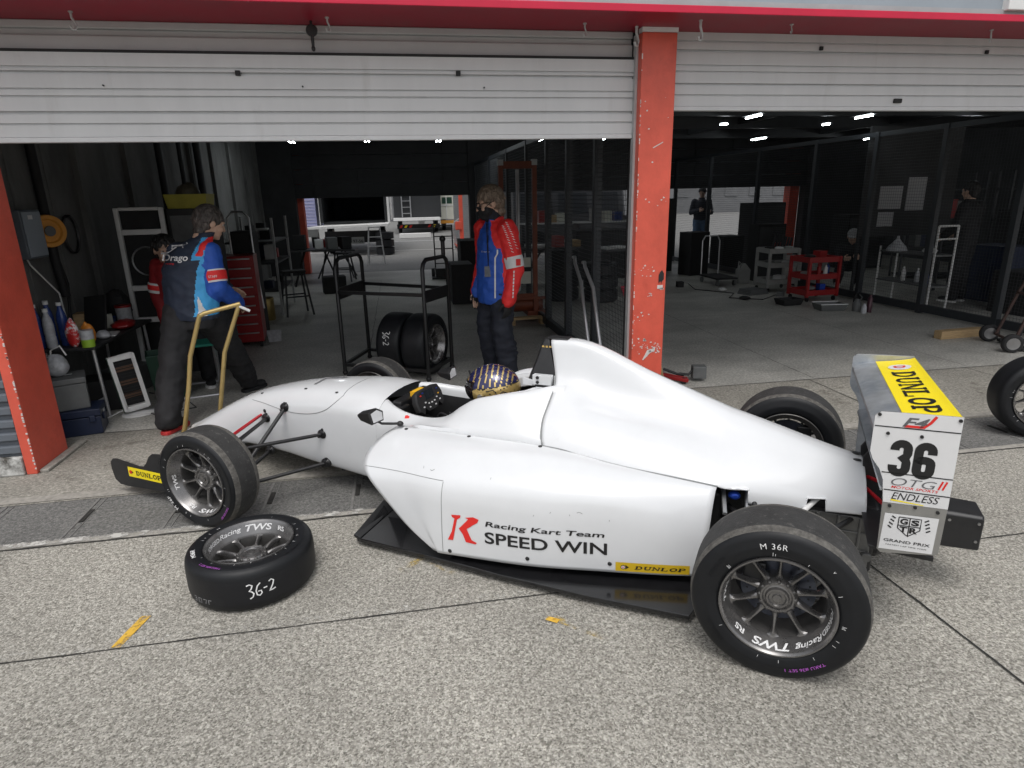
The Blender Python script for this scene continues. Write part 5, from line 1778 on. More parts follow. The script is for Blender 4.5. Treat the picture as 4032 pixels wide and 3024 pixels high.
# ---- the mechanic seen from behind at the left
def man_left():
    O = Vector((-1.575, 5.15, 0))
    t = thing("person", "mechanic seen from behind in navy and blue printed jacket beside the folding table", "person", O)
    V = Vector
    f, l, _ = basis((.38, .92, 0))
    hc = V((.175, .12, 1.482)); hf = V((.80, .55, -.30))
    pel, che, nck = V((0, -.02, .86)), V((.015, 0, 1.18)), V((.11, .06, 1.37))
    armR = [V((.175, -.03, 1.275)), V((.205, -.07, 1.02)), V((.275, .18, .86))]
    armL = [V((-.085, .12, 1.265)), V((-.03, .34, 1.07)), V((.14, .44, .94))]
    legA = [V((-.10, -.03, .82)), V((-.165, -.19, .46)), V((-.195, -.38, .09))]
    legB = [V((.08, .02, .82)), V((.14, .30, .47)), V((.16, .60, .10))]
    b = MB()
    HP, HM = head_shapes(b, hc, hf, nck)
    torso_rings(b, [(pel, .14, .10), (che, .16, .10), (che.lerp(nck, .7), .15, .08), (nck, .06, .06)], f, l)
    for A in (armR, armL): limb(b, A, [.055, .042, .03])
    for A in (legA, legB): limb(b, A, [.085, .06, .042])
    hand_shapes(b, armR[2], (.15, .8, -.45), (-.7, .2, -.5), (.1, .4, .9), 1.0, .7)
    hand_shapes(b, armL[2], (.7, .5, -.3), (.2, -.4, -.8), (.2, .2, .9), 1.0, .7)
    fuse(b, .0065, 2).build("body", M['skin'], t, smooth=70)
    b = MB()
    torso_rings(b, [(pel + V((-.01, -.02, -.14)), .17, .135), (pel + V((0, 0, -.04)), .185, .135), (pel + V((.01, 0, .1)), .165, .12)], f, l)
    for A in (legA, legB):
        limb(b, [A[0], A[1], A[2] + V((0, 0, .015))], [.125, .10, .088])
        for k in range(4):
            q = A[2].lerp(A[1], .10 + .11 * k); b.ell(q + f * .008 * (k % 2), (.092 + .005 * (k % 2),) * 2 + (.03,))
    fuse(b, .012, 2, .5, .016, 7, (1, 1, 1.5)).build("trousers", M['c_black'], t, smooth=70)
    b = MB()
    torso_rings(b, [(V((-.01, -.02, .785)), .195, .150), (V((-.005, -.02, .83)), .205, .155), (V((.0, -.01, 1.0)), .212, .15), (V((.012, 0, 1.15)), .220, .142), (V((.04, .025, 1.27)), .200, .120), (V((.075, .045, 1.335)), .125, .09), (V((.115, .065, 1.38)), .078, .076), (V((.14, .08, 1.415)), .072, .07)], f, l)
    limb(b, armR, [.085, .072, .056]); limb(b, armL, [.085, .072, .056])
    jk = fuse(b, .007, 4, .5, .011, 8, (1, 1, 1.3))
    def seg(c, A, r):
        for p, q in zip(A, A[1:]):
            d = q - p; k = max(0, min(1, (c - p).dot(d) / d.length_squared))
            if (c - p - d * k).length < r: return True
        return False
    def colour(c):
        ax = pel.lerp(nck, (c.z - .86) / .51)
        d = (c - ax).dot(l); a = (c - ax).dot(f)
        if c.z > 1.385: return 0
        if c.z < .825: return 0
        if seg(c, armR, .098) and (c.z < 1.2 or d < -.13): return 1
        if seg(c, armL, .098) and d > .14: return 0 if c.z > 1.12 else 1
        if c.z > 1.255 and d < -.075: return 3 if c.z > 1.30 or d > -.12 else 2
        if d < -.105 and a < .06:
            if c.z < .98 and d < -.125 and d > -.125 - (.98 - c.z) * .35: return 5
            return 2
        if d < -.05 and c.z > 1.23: return 2
        return 0
    paint(jk, colour)
    jo = jk.build("jacket", [M['c_back'], M['c_blue'], M['c_sky'], M['c_red'], M['c_red'], M['c_white']], t, smooth=70)
    dv = (O + V((0, 0, 1.2)) - V((0, 0, 1.64))).normalized()
    right = dv.cross(V((0, 0, 1))).normalized(); up = right.cross(dv)
    at = on_body(jk, None, dv)
    r_ = R_(-4)
    def g(u, v, k=.004):
        u2, v2 = u * math.cos(r_) - v * math.sin(r_), u * math.sin(r_) + v * math.cos(r_)
        return at(V((-.06, -.1, 1.245)) + right * u2 + up * v2, k)
    b = MB()
    put_text(b, "Drago", lambda u, v: g(u + .015, v), .048, fit=.165, bold=.02, shear=.25, sub=.02)
    strokes(b, [[(.105, .115), (.06, .098), (.0, .096), (.0, .075), (-.04, .07)], [(.075, .085), (.02, .082), (-.035, .045), (-.07, .035)]], lambda u, v: g(u, v), .011)
    b.build("lettering", M['c_white'], jo)
    b = MB(); put_text(b, "racing", lambda u, v: g(u - .025, v - .038), .012, fit=.055, sub=.02, bold=.02); b.build("lettering", M['c_red'], jo)
    p0, p1 = armR[0].lerp(armR[1], .50), armR[0].lerp(armR[1], .86)
    b = MB(); ringband(b, p0, p1, .0835, .081); ab = b.build("armband", M['c_white'], t, smooth=50)
    b = MB(); ringband(b, p0.lerp(p1, .12), p0.lerp(p1, .86), .0862, .0842); b.build("band_stripe", M['c_red'], ab, smooth=50)
    q = MB(); ringband(q, p0, p1, .0862, .0842)
    a2 = on_body(q, None, dv); cc = p0.lerp(p1, .5)
    b = MB(); put_text(b, "STAFF", lambda u, v: a2(cc + right * (u - .015) + up * v, .004), .018, fit=.06, sub=.02); b.build("lettering", M['c_white'], ab)
    hair("hair", hc, hf, M['hair_d'], t, 1.06, 380, .12, .05, 9, -.07)
    eyes(HP, HM, t)
    shoe("shoe", (legA[2].x, legA[2].y, .09), (.35, .9, 0), M['blackmat'], t, M['shoe_r'])
    shoe("shoe", (legB[2].x, legB[2].y, .09), (.6, .8, 0), M['blackmat'], t, M['blackmat'])
man_left()

# ---- helper for the people deeper in the garage
def simple_person(label, O, fdir, hdir, H, cols, arms, legs, hairm, cap=None, lean=0.0, name="person", hd=0.0):
    V = Vector
    t = thing(name, label, "person", O)
    f, l, _ = basis(fdir)
    P = lambda a, d, z: f * a + l * d + V((0, 0, z))
    pz, sz, hz = H
    pel = P(0, 0, pz); nck = P(lean, 0, sz + .06); hc = P(lean * 1.15 + .02, hd, hz)
    b = MB()
    HP, HM = head_shapes(b, hc, hdir, nck)
    torso_rings(b, [(pel, .13, .1), (pel.lerp(nck, .6), .15, .1), (pel.lerp(nck, .9), .14, .08), (nck, .06, .06)], f, l)
    A = [[P(*q) for q in a] for a in arms]; L = [[P(*q) for q in a] for a in legs]
    for a in A:
        limb(b, a, [.05, .04, .03]); d = (a[2] - a[1]).normalized()
        hand_shapes(b, a[2], d, -l if a[2].dot(l) > 0 else l, f + V((0, 0, .4)), 1.0, .6)
    for a in L: limb(b, a, [.08, .055, .04])
    fuse(b, .008, 2).build("body", M['skin2'], t, smooth=70)
    b = MB()
    torso_rings(b, [(pel + V((0, 0, -.02)), .185, .135), (pel.lerp(nck, .35), .185, .135), (pel.lerp(nck, .7), .195, .13), (pel.lerp(nck, .88), .17, .11), (nck + V((0, 0, -.01)), .08, .075), (nck + V((0, 0, .03)), .072, .07)], f, l)
    for a in A: limb(b, a, [.08, .067, .053])
    fuse(b, .014, 2, .5, .012, 8).build("jacket", cols[0], t, smooth=70)
    b = MB()
    torso_rings(b, [(pel + V((0, 0, -.1)), .15, .12), (pel + V((0, 0, .06)), .17, .125)], f, l)
    for a in L: limb(b, a, [.105, .085, .072])
    fuse(b, .014, 2, .5, .012, 7).build("trousers", cols[1], t, smooth=70)
    for a in L: shoe("shoe", (a[2].x, a[2].y, .09), f, M['blackmat'] if not cap else M['alu'], t, M['white'])
    if cap is None:
        hair("hair", hc, hdir, hairm, t, 1.04, 220, .1, .05, 3)
    else:
        fh, lh, uh = basis(hdir)
        b = MB(); b.ell(HP(-.015, 0, .045), (.108, .092, .088), HM); b.ell(HP(.10, 0, .045), (.07, .07, .012), HM)
        fuse(b, .008, 2).build("cap", cap, t, smooth=60)
        hair("hair", hc, hdir, hairm, t, .98, 60, 0, .03, 3)
    eyes(HP, HM, t)
    return t, A
w_, A_ = simple_person("woman in deep red jacket standing half hidden behind the mechanic", (-1.93, 6.05, 0), (.30, -.95, 0), (.45, -.88, -.12), (.80, 1.11, 1.25), (M['c_dred'], M['c_black']),
    [[(0, .15, 1.10), (.0, .19, .86), (.16, .15, .72)], [(0, -.15, 1.10), (-.01, -.185, .86), (.10, -.16, .64)]],
    [[(0, .09, .78), (.03, .10, .43), (0, .11, .09)], [(0, -.09, .78), (.03, -.10, .43), (0, -.11, .09)]], M['hair_b'], None, .06, hd=-.075)
b = MB(); a_ = A_[1]; ringband(b, a_[0].lerp(a_[1], .55), a_[0].lerp(a_[1], .9), .080, .078); ab_ = b.build("armband", M['c_white'], w_, smooth=50)
b = MB(); ringband(b, a_[0].lerp(a_[1], .62), a_[0].lerp(a_[1], .80), .0825, .0805); b.build("band_stripe", M['c_red'], ab_, smooth=50)
simple_person("crew member in pale cap and black clothes crouching beside the red tool cart", (7.72, 9.95, 0), (-.55, -.83, 0), (-.6, -.7, -.35), (.34, .66, .84), (M['c_black'], M['c_black']),
    [[(.1, .17, .64), (.22, .22, .45), (.40, .12, .50)], [(.1, -.17, .64), (.22, -.22, .45), (.40, -.12, .48)]],
    [[(0, .10, .34), (.36, .16, .42), (.24, .16, .09)], [(0, -.10, .34), (.36, -.14, .42), (.24, -.16, .09)]], M['hair_b'], mat("grey_white_cap", (.45, .45, .46), .8, var=.4, scale=40), .14)
simple_person("person in black top and blue jeans standing just outside the right bay's rear doorway", (7.85, 15.95, 0), (-.3, -.95, 0), (-.6, -.7, -.3), (.92, 1.38, 1.60), (M['c_navy'], M['c_jean']),
    [[(0, .18, 1.37), (.03, .25, 1.1), (.24, .2, 1.12)], [(0, -.18, 1.37), (.03, -.25, 1.1), (.25, -.1, 1.15)]],
    [[(0, .09, .9), (.03, .1, .5), (0, .11, .09)], [(0, -.09, .9), (.03, -.1, .5), (0, -.11, .09)]], M['hair_b'], None, .03)

# ---- the driver in the car
def driver():
    t = thing("person", "driver in black suit and gold and navy striped helmet sitting in the car", "person", (1.6541, 2.3623, 0), PI - YAW)
    V = Vector
    b = MB()
    f, l = V((1, 0, 0)), V((0, 1, 0))
    hc = V((1.452, 0, .655))
    HP, HM = head_shapes(b, hc, (1, 0, -.08), V((1.40, 0, .52)), .95)
    torso_rings(b, [(V((1.55, 0, .20)), .15, .11), (V((1.46, 0, .32)), .16, .11), (V((1.38, 0, .46)), .17, .10), (V((1.37, 0, .53)), .12, .08), (V((1.39, 0, .56)), .06, .06)], f, l)
    for s in (1, -1):
        limb(b, [V((1.38, s * .17, .48)), V((1.53, s * .20, .32)), V((1.74, s * .09, .36))], [.055, .042, .032])
        hand_shapes(b, V((1.74, s * .09, .36)), (.7, s * .05, .4), (0, -s, 0), (-.3, 0, 1), .95, 1.0)
        limb(b, [V((1.58, s * .10, .22)), V((2.0, s * .11, .36)), V((2.32, s * .08, .20))], [.08, .06, .045])
    fuse(b, .008, 2).build("body", M['c_black'], t, smooth=70)
    # helmet
    nu, nv = 96, 64
    b = MB(); b.ell((0, 0, 0), (1, 1, 1), None, nu, nv)
    rx, ry, rz = .150, .122, .122
    vs = []
    for x, y, z in b.v:
        k = 1.0
        if z < -.35: k = 1 - .16 * (-.35 - z)
        vx = x * (rx + (.012 if x > 0 and z < 0 else 0)) * k
        vs.append((vx, y * ry * k, max(z, -.88) * rz))
    b.v = vs
    def col(c):
        x, y, z = c.x / rx, c.y / ry, c.z / rz
        th = math.degrees(math.atan2(abs(y), x))
        zz = z + .22 * x
        if x > .10 and -.46 < z - .18 * (1 - x) < .30 and th < 62: return 2       # visor
        if x > .2 and -.60 < z - .18 * (1 - x) <= -.46 and th < 66: return 3       # chin gap
        if zz > .18:
            s_ = (x * .8 + abs(y) * .3 + z * .2) * 6.0
            return 0 if (s_ % 1.0) < .24 else 1
        if zz > .155 or -.265 < zz < -.24: return 3
        if zz > -.24:
            q = (x * 3 + z * 5.5)
            return 3 if abs((q % 1.6) - .8) < .05 and x < .2 else 0
        s_ = (x * .9 - z * .3) * 4.2
        return 0 if (s_ % 1.0) < .45 else 1
    paint(b, col)
    b.v = [(x + 1.455, y, z + .666) for x, y, z in b.v]
    he = b.build("helmet", [mat("gold_helmet_paint", (.62, .45, .17), .22, .55, var=.15, scale=20, coat=.6), mat("navy_helmet_paint", (.020, .022, .085), .2, .2, var=.1, scale=20, coat=.6), mat("tinted_visor", (.012, .010, .011), .06), M['black']], t, smooth=60)
    b = MB()
    for s in (1, -1):
        b.cyl((1.475, s * .112, .642), (1.475, s * .128, .642), .018, .015, 16)
    b.build("visor_pivot", M['steel'], he, smooth=40)
    b = MB(); b.loft([[V((1.455 + (rx + .004) * math.cos(a) * (1 - .03), (ry + .004) * math.sin(a), 0.666 + zz)) for a in [R_(q) for q in range(-58, 59, 6)]] for zz in (.028, .038)], 0, False, False)
    b.build("visor_rim", M['steel'], he, solid=.002)
    strokes_ = MB()
    strokes_.tube([V((1.455 + rx * 1.005 * math.cos(R_(a)), ry * 1.005 * math.sin(R_(a)), .666 + z)) for a, z in ((95, .01), (110, .02), (120, -.01), (130, .012), (140, 0))], .003, 5)
    strokes_.build("squiggle", M['black'], he)
driver()

simple_person("dim figure in black standing behind the right wire screen at the far right", (8.0, 7.95, 0), (-.3, .9, 0), (-.2, .95, -.1), (.90, 1.36, 1.56), (M['c_black'], M['c_black']),
    [[(0, .18, 1.35), (.03, .25, 1.08), (.2, .2, .95)], [(0, -.18, 1.35), (.03, -.25, 1.08), (.2, -.18, .95)]],
    [[(0, .09, .88), (.03, .1, .5), (0, .11, .09)], [(0, -.09, .88), (.03, -.1, .5), (0, -.11, .09)]], M['hair_b'], None, .03)
# ================================================================= LOOSE WHEELS
def wheel_thing(name, label, loc, M3, Rt, w, dish, tm, marks, spin, hand=None, group=None):
    o = make_wheel(None, Rt, w, dish, tm, marks, (0, 0, 0), (0, 0, 0), spin)
    o.name = name
    o.matrix_world = Matrix.Translation(loc) @ M3.to_4x4()
    tag(o, label, "racing wheel", group)
    if hand:
        for (ang, a0, size, lines, ink) in hand:
            b = MB()
            def fn(u, v):
                th = R_(ang) + u * size / Rt
                return Vector(((Rt + .0016) * math.sin(th), a0 + v * size, (Rt + .0016) * math.cos(th)))
            strokes(b, lines, fn, .095)
            b.build("lettering", ink, o)
    return o
# lying flat on the pit lane: axis (local +Y) straight up
lie = Matrix(((1, 0, 0), (0, 0, -1), (0, 1, 0))).transposed() if False else Matrix.Rotation(R_(90), 3, 'X')
HAND_307 = [[(-2.4, .3), (-1.9, .32), (-1.95, .05), (-2.3, .0), (-1.9, -.05), (-1.95, -.4), (-2.4, -.38)], [(-1.4, .3), (-.8, .3), (-.8, -.4), (-1.4, -.4), (-1.4, .3)], [(-.4, .3), (.2, .3), (0, -.4)], [(.6, -.4), (.6, .3), (1.1, .3)]]
# ang measured so that the writing faces the camera
wheel_thing("slick_wheel", "slick wheel lying flat on the pit lane with 36-2 chalked on its tread", Vector((-.745, 2.655, .0985)), Matrix.Rotation(R_(0), 3, 'Z') @ Matrix.Rotation(R_(90), 3, 'X'),
            .268, .195, .055, M['treadnew'], [("M36R", .228, 70, .018, 'w', dict(fit=.07, bold=.02)), ("TAKU #36 SET 2", .232, 30, .012, 'p', dict(fit=.11))], 0,
            [(20, .0, .060, HAND_36_2, M['ink_w']), (-32, -.04, .028, HAND_307, M['ink_g'])])
# another car's wheel at the right edge
n = Vector((-.42, -.91, 0)).normalized()
Mx = Matrix(((n.y, n.x, 0), (-n.x, n.y, 0), (0, 0, 1)))
wheel_thing("slick_wheel", "upright slick wheel cut off by the right edge of the picture behind the rear wing", Vector((4.17, 3.36, .270)), Mx, .272, .22, .056, M['treadnew'], [], 150)

# tyre rack with two wheels
def tube_thing(b, segs, r, m=0):
    for s in segs: b.tube(s, r, 8, m)
rk = thing("tyre_rack", "black tubular tyre rack trolley on the garage floor behind the car", "tyre rack", (0, 0, 0))
FLp, FRp, BLp, BRp = Vector((-.595, 6.10, 0)), Vector((.19, 5.66, 0)), Vector((-.385, 6.70, 0)), Vector((.44, 6.06, 0))
b = MB()
for a, c in ((FLp, BLp), (FRp, BRp)):
    d = (c - a)
    arch = [a + Vector((0, 0, .0)), a + Vector((0, 0, 1.02)), a + d * .04 + Vector((0, 0, 1.07)), a + d * .14 + Vector((0, 0, 1.105)), a + d * .86 + Vector((0, 0, 1.105)), c - d * .04 + Vector((0, 0, 1.07)), c + Vector((0, 0, 1.02)), c]
    b.tube(arch, .019, 10)
b.build("frame", M['black'], rk, smooth=40)
b = MB()
for a, c in ((FLp, BLp), (FRp, BRp)): b.bar(a + Vector((0, 0, .78)), c + Vector((0, 0, .78)), .012, .11)
b.build("side_plate", M['black'], rk, bevel=.003)
for z, pts in ((.80, ((FLp, FRp), (BLp, BRp))), (.10, ((FLp, FRp), (BLp, BRp))), (.10, ((FLp, BLp), (FRp, BRp)))):
    for a, c in pts:
        b = MB(); b.bar(a + Vector((0, 0, z)), c + Vector((0, 0, z)), .03, .03); b.build("crossbar", M['black'], rk)
b = MB(); b.cyl(BRp + Vector((-.03, .02, 1.08)), BRp + Vector((-.03, .02, 1.26)), .02, .02, 10); b.ell(BRp + Vector((-.03, .02, 1.26)), (.03, .03, .03)); b.build("post_knob", M['black'], rk, smooth=40)
for p in (FLp, FRp, BLp, BRp):
    b = MB(); b.ell(p + Vector((0, 0, .022)), (.026, .026, .022)); b.build("foot", M['black'], rk, smooth=60)
ax = (FLp - FRp).normalized()
nrm = -ax
Mx = Matrix(((nrm.y, nrm.x, 0), (-nrm.x, nrm.y, 0), (0, 0, 1)))
c0 = (FRp + BRp) / 2
for k, off in enumerate((.150, .410)):
    p = c0 + ax * off + Vector((0, 0, .300))
    wheel_thing("slick_wheel", ["slick wheel on the tyre rack showing its rim to the camera", "slick wheel on the tyre rack behind the other, 36-2 chalked on its tread"][k], p, Mx, .288, .245, .058, M['treadnew'], [], 30,
                [(72, -.01, .07, HAND_36_2, M['ink_w'])] if k else None, "wheels on the tyre rack")

# ================================================================= LEFT BAY
def simple(name, b, m, label, cat, loc=(0, 0, 0), rz=0, group=None, smooth=None, bevel=0, **k):
    o = b.build(name, m, None, smooth=smooth, bevel=bevel, **k)
    o.location = loc; o.rotation_euler = (0, 0, rz)
    tag(o, label, cat, group)
    return o
def bx(*a, **k): return MB().box(*a, **k)
M['tabletop'] = mat("black_table_top", (.03, .03, .032), .5, var=.2, scale=8)
M['chrome'] = mat("chrome_tube", (.55, .55, .56), .3, .6, var=.06)
M['clear'] = mat("cloudy_plastic", (.45, .46, .48), .35, var=.25, scale=30)
M['bluep'] = mat("blue_pet_bottle", (.03, .06, .22), .12, var=.35, scale=18)
M['greyp'] = mat("grey_plastic", (.12, .125, .125), .5, var=.15, scale=9)
M['dblue'] = mat("dark_blue_plastic", (.012, .02, .05), .45, var=.2, scale=9)
M['green'] = mat("dark_green_plastic", (.012, .05, .03), .5, var=.2, scale=9)
M['teal'] = mat("teal_seat", (.02, .30, .22), .6, var=.1)
M['redp'] = mat("red_tool_paint", (.30, .015, .016), .35, var=.12, scale=8)
M['brown'] = mat("rust_orange_paint", (.20, .05, .022), .5, var=.2, scale=7)
M['gold_t'] = mat("gold_tube", (.50, .37, .15), .38, .5, var=.12, scale=9)
M['rustdark'] = mat("dark_rusty_steel", (.06, .032, .026), .6, var=.4, scale=14)
M['wood'] = mat("pale_timber", (.42, .29, .15), .7, var=.25, scale=10, stretch=(1, 8, 8), bump=.2)
M['yel'] = mat("dusty_yellow_plastic", (.42, .38, .05), .5, var=.15)
M['org'] = mat("orange_plastic", (.62, .27, .04), .45, var=.1)
M['can'] = mat("brass_can", (.30, .22, .08), .35, .7, var=.2, scale=6)
M['truck'] = mat("truck_canvas_dark_interior", (.016, .018, .02), .7, var=.2, scale=2)  # dark canvas; the near-black also stands in for shade inside the bodies
M['lav'] = mat("lavender_truck_side", (.36, .38, .62), .5, var=.1, scale=3)
M['cream'] = mat("cream_truck_box", (.62, .62, .54), .5, var=.1, scale=3)
M['bronze'] = mat("bronze_heater_reflector", (.16, .09, .06), .4, .5, var=.2, scale=20)  # even bronze brown for the heater reflectors
M['tyre'] = M['side']

t = thing("folding_table", "low black folding table with chrome legs piled with bottles and bags, by left wall", "table", (-2.57, 5.8, 0))
bx(-.22, .22, -.60, .60, .565, .59).build("tabletop", M['tabletop'], t, bevel=.006)
for s in (-1, 1):
    b = MB(); y = s * .52
    b.tube([(.19, y, 0), (.17, y, .565)], .013, 8); b.tube([(-.19, y, 0), (-.17, y, .565)], .013, 8)
    b.tube([(.185, y, .16), (.10, y, .12), (-.10, y, .12), (-.185, y, .16)], .011, 8)
    b.build("leg", M['chrome'], t, smooth=40)
def bottle(x, y, z, h, m, label, r=.036):
    b = MB()
    b.lathe([(.001, 0), (r * .8, 0), (r, .012), (r, h * .30), (r * .93, h * .33), (r, h * .36), (r, h * .62), (r * .85, h * .74), (r * .42, h * .88), (r * .40, h * .94), (r * .5, h * .945), (r * .5, h), (.001, h)], Matrix.Rotation(R_(90), 4, 'X'), 18)
    o = simple("plastic_bottle", b, m, label, "bottle", (x, y, z), 0, "bottles on the low folding table", 40)
    c = MB(); c.cyl((0, 0, h - .02), (0, 0, h + .004), r * .52, None, 14); c.build("cap", M['white'], o, smooth=40)
for k, (x, y, h, mm, lab) in enumerate([(-2.74, 5.26, .33, 'bluep', "blue plastic bottle on the low table nearest the red pillar"), (-2.655, 5.24, .30, 'clear', "clear bottle at the front edge of the low table among blue ones"), (-2.60, 5.34, .33, 'bluep', "blue bottle on the low table just left of the red snack bag"), (-2.70, 5.36, .34, 'bluep', "blue bottle in the second row of the low table"), (-2.76, 5.48, .33, 'bluep', "rear blue bottle on the low table against the wall")]):
    bottle(x, y, .59, h, M[mm], lab)
def bag(name, c, r, m, label, cat, seed, zr=(0, 1), extra=None):
    rnd = random.Random(seed)
    b = MB(); b.ell((0, 0, r[2]), r, None, 24, 16)
    vs = []
    for v in b.v:
        q = Vector(v)
        k = noise.noise(q * 22 + Vector((seed, 0, 0))) * .14 + noise.noise(q * 50) * .07
        top = q.z / (2 * r[2])
        q.x *= (1 + k) * (1 - .25 * top); q.y *= (1 + k) * (1 - .25 * top)
        q.z = max(q.z * (1 + .5 * k), .0)
        vs.append(tuple(q))
    b.v = vs
    return simple(name, b, m, label, cat, c, 0, None, 30)
bag("snack_bag", (-2.50, 5.24, .59), (.055, .035, .11), mat("red_white_foil", (.60, .03, .03), .3, var=.3, scale=14, dirt=((.75, .7, .7), 16, .52, .56)), "red and white foil snack bag on the low table by the bottles", "snack bag", 3)
bag("snack_bag", (-2.42, 5.30, .59), (.06, .04, .09), mat("orange_foil", (.62, .22, .03), .3, var=.4, scale=20), "orange foil snack bag on the low table left of the green tub", "snack bag", 5)
b = MB(); b.lathe([(.001, 0), (.044, 0), (.046, .06), (.001, .06)], Matrix.Rotation(R_(90), 4, 'X'), 20, 1); b.lathe([(.046, .06), (.047, .13), (.001, .132)], Matrix.Rotation(R_(90), 4, 'X'), 20, 0)
simple("plastic_tub", b, [M['clear'], mat("lime_label", (.30, .50, .04), .4)], "clear plastic tub with lime green band at the low table's edge", "tub", (-2.40, 5.23, .59), 0, None, 40)
bag("tissue_bag", (-2.41, 5.52, .59), (.06, .05, .035), M['clear'], "crumpled white plastic wrapping on the low table", "plastic bag", 8)
b = MB(); b.loft([[Vector((x, y, z)) for x, y, z in r] for r in ([(-.12, 0, 0), (.12, 0, 0), (.12, .02, 0), (-.12, .02, 0)], [(-.15, .08, .30), (.10, .08, .33), (.10, .095, .33), (-.15, .095, .30)])])
b.box(-.13, .13, -.16, 0, 0, .015)
simple("laptop", b, M['blackmat'], "open black laptop standing on the low table against the dark wall", "laptop", (-2.56, 5.72, .59), R_(-30))
bag("tool_pouch", (-2.42, 5.95, .59), (.10, .14, .04), M['redp'], "red cloth pouch lying on the far end of the low table", "pouch", 12)
b = MB(); b.lathe([(.001, 0), (.06, 0), (.065, .15), (.001, .15)], Matrix.Rotation(R_(90), 4, 'X'), 20, 0); b.lathe([(.001, .151), (.067, .151), (.067, .17), (.001, .172)], Matrix.Rotation(R_(90), 4, 'X'), 20, 1)
simple("storage_jar", b, [M['clear'], M['redp']], "clear storage jar with red lid at the far end of the low table", "jar", (-2.50, 6.20, .59), 0, None, 40)
b = MB(); b.box(-.16, .13, -.12, .12, 0, .135); b.box(-.165, .135, -.125, .125, .14, .195); b.box(.06, .10, -.14, -.126, .10, .15); b.box(.131, .145, -.05, .05, .09, .14)
o = simple("tool_box", b, M['dblue'], "dark blue plastic tool box on the ground beside the left red pillar", "tool box", (-2.42, 4.96, 0), R_(14), None, None, .008)
bx(.136, .142, -.02, .02, .10, .16).build("latch", M['rail'], o)
b = MB(); b.box(-.12, .11, -.13, .13, 0, .19); b.box(-.125, .115, -.135, .135, .193, .235); b.box(-.04, .04, -.02, .02, .236, .25)
simple("tool_box", b, M['greyp'], "grey tool box stacked on the dark blue one beside the left red pillar", "tool box", (-2.485, 4.99, .196), R_(24), None, None, .012)
o = bag("carrier_bag", (-2.53, 4.98, .43), (.085, .08, .085), M['clear'], "white plastic carrier bag on top of the grey tool box", "plastic bag", 21)
b = MB(); b.tube([(-.03, 0, .13), (-.01, -.01, .2), (.06, -.02, .23), (.09, -.02, .16)], .006, 6); b.build("handle", M['white'], o, smooth=40)
# electric heater
t = thing("heater", "white framed electric panel heater on an oval base beside the folding table", "heater", (-2.17, 5.30, 0), R_(28))
b = MB(); b.lathe([(.001, 0), (.13, 0), (.13, .012), (.05, .022), (.001, .024)], Matrix.Rotation(R_(90), 4, 'X'), 28); b.v = [(x * .95, y * .72, z) for x, y, z in b.v]; b.build("base", M['white'], t, smooth=40)
Mt = Matrix.Rotation(R_(-6), 4, 'Y')
b = MB()
for q in ((-.095, -.07, .05, .50), (.07, .095, .05, .50)): b.box(q[0], q[1], -.03, .03, q[2], q[3], 0, Mt)
b.box(-.07, .07, -.03, .03, .05, .085, 0, Mt); b.box(-.07, .07, -.03, .03, .465, .50, 0, Mt); b.build("frame", M['white'], t, bevel=.006)
bx(-.099, -.0955, -.028, .05, .04, .50, M=Mt).build("side_panel", M['green'], t)
b = MB()
for k in range(16): b.box(-.069, .069, -.024, -.020, .095 + k * .023, .101 + k * .023, 0, Mt)
b.build("grille", M['blackmat'], t)
b = MB()
for z in (.17, .28, .39): b.box(-.068, .068, -.002, .012, z - .02, z + .02, 0, Mt)
b.build("reflector", M['bronze'], t)
bx(-.07, .07, .014, .028, .09, .46, M=Mt).build("back_panel", M['blackmat'], t)
b = MB(); b.tube([(-.09, .03, .05), (-.18, .06, .01), (-.26, .0, .008), (-.33, .05, .01)], .005, 6); b.build("power_cable", M['white'], t)
# bin and folding chair
b = MB(); b.loft([[Vector((sx * w_, sy * d_, z)) for sx, sy in ((-1, -1), (1, -1), (1, 1), (-1, 1))] for z, w_, d_ in ((0, .13, .11), (.40, .16, .14), (.40, .15, .13), (.02, .12, .10))])
simple("waste_bin", b, M['green'], "dark green plastic bin standing between the heater and the folding chair", "bin", (-2.06, 5.78, 0), R_(20), None, None, .006)
t = thing("folding_chair", "tubular folding chair with teal seat behind the mechanic", "chair", (-1.86, 5.86, 0), R_(15))
bx(-.19, .19, -.16, .17, .43, .455).build("seat", M['teal'], t, bevel=.01)
for s in (-1, 1):
    b = MB(); b.tube([(s * .18, -.24, .012), (s * .18, .14, .43)], .011, 8); b.tube([(s * .165, .24, .012), (s * .165, -.10, .42)], .011, 8); b.build("leg", M['chrome'], t, smooth=40)
b = MB(); b.tube([(-.18, -.24, .012), (.18, -.24, .012)], .011, 8); b.tube([(-.165, .24, .012), (.165, .24, .012)], .011, 8); b.build("foot_bar", M['chrome'], t, smooth=40)
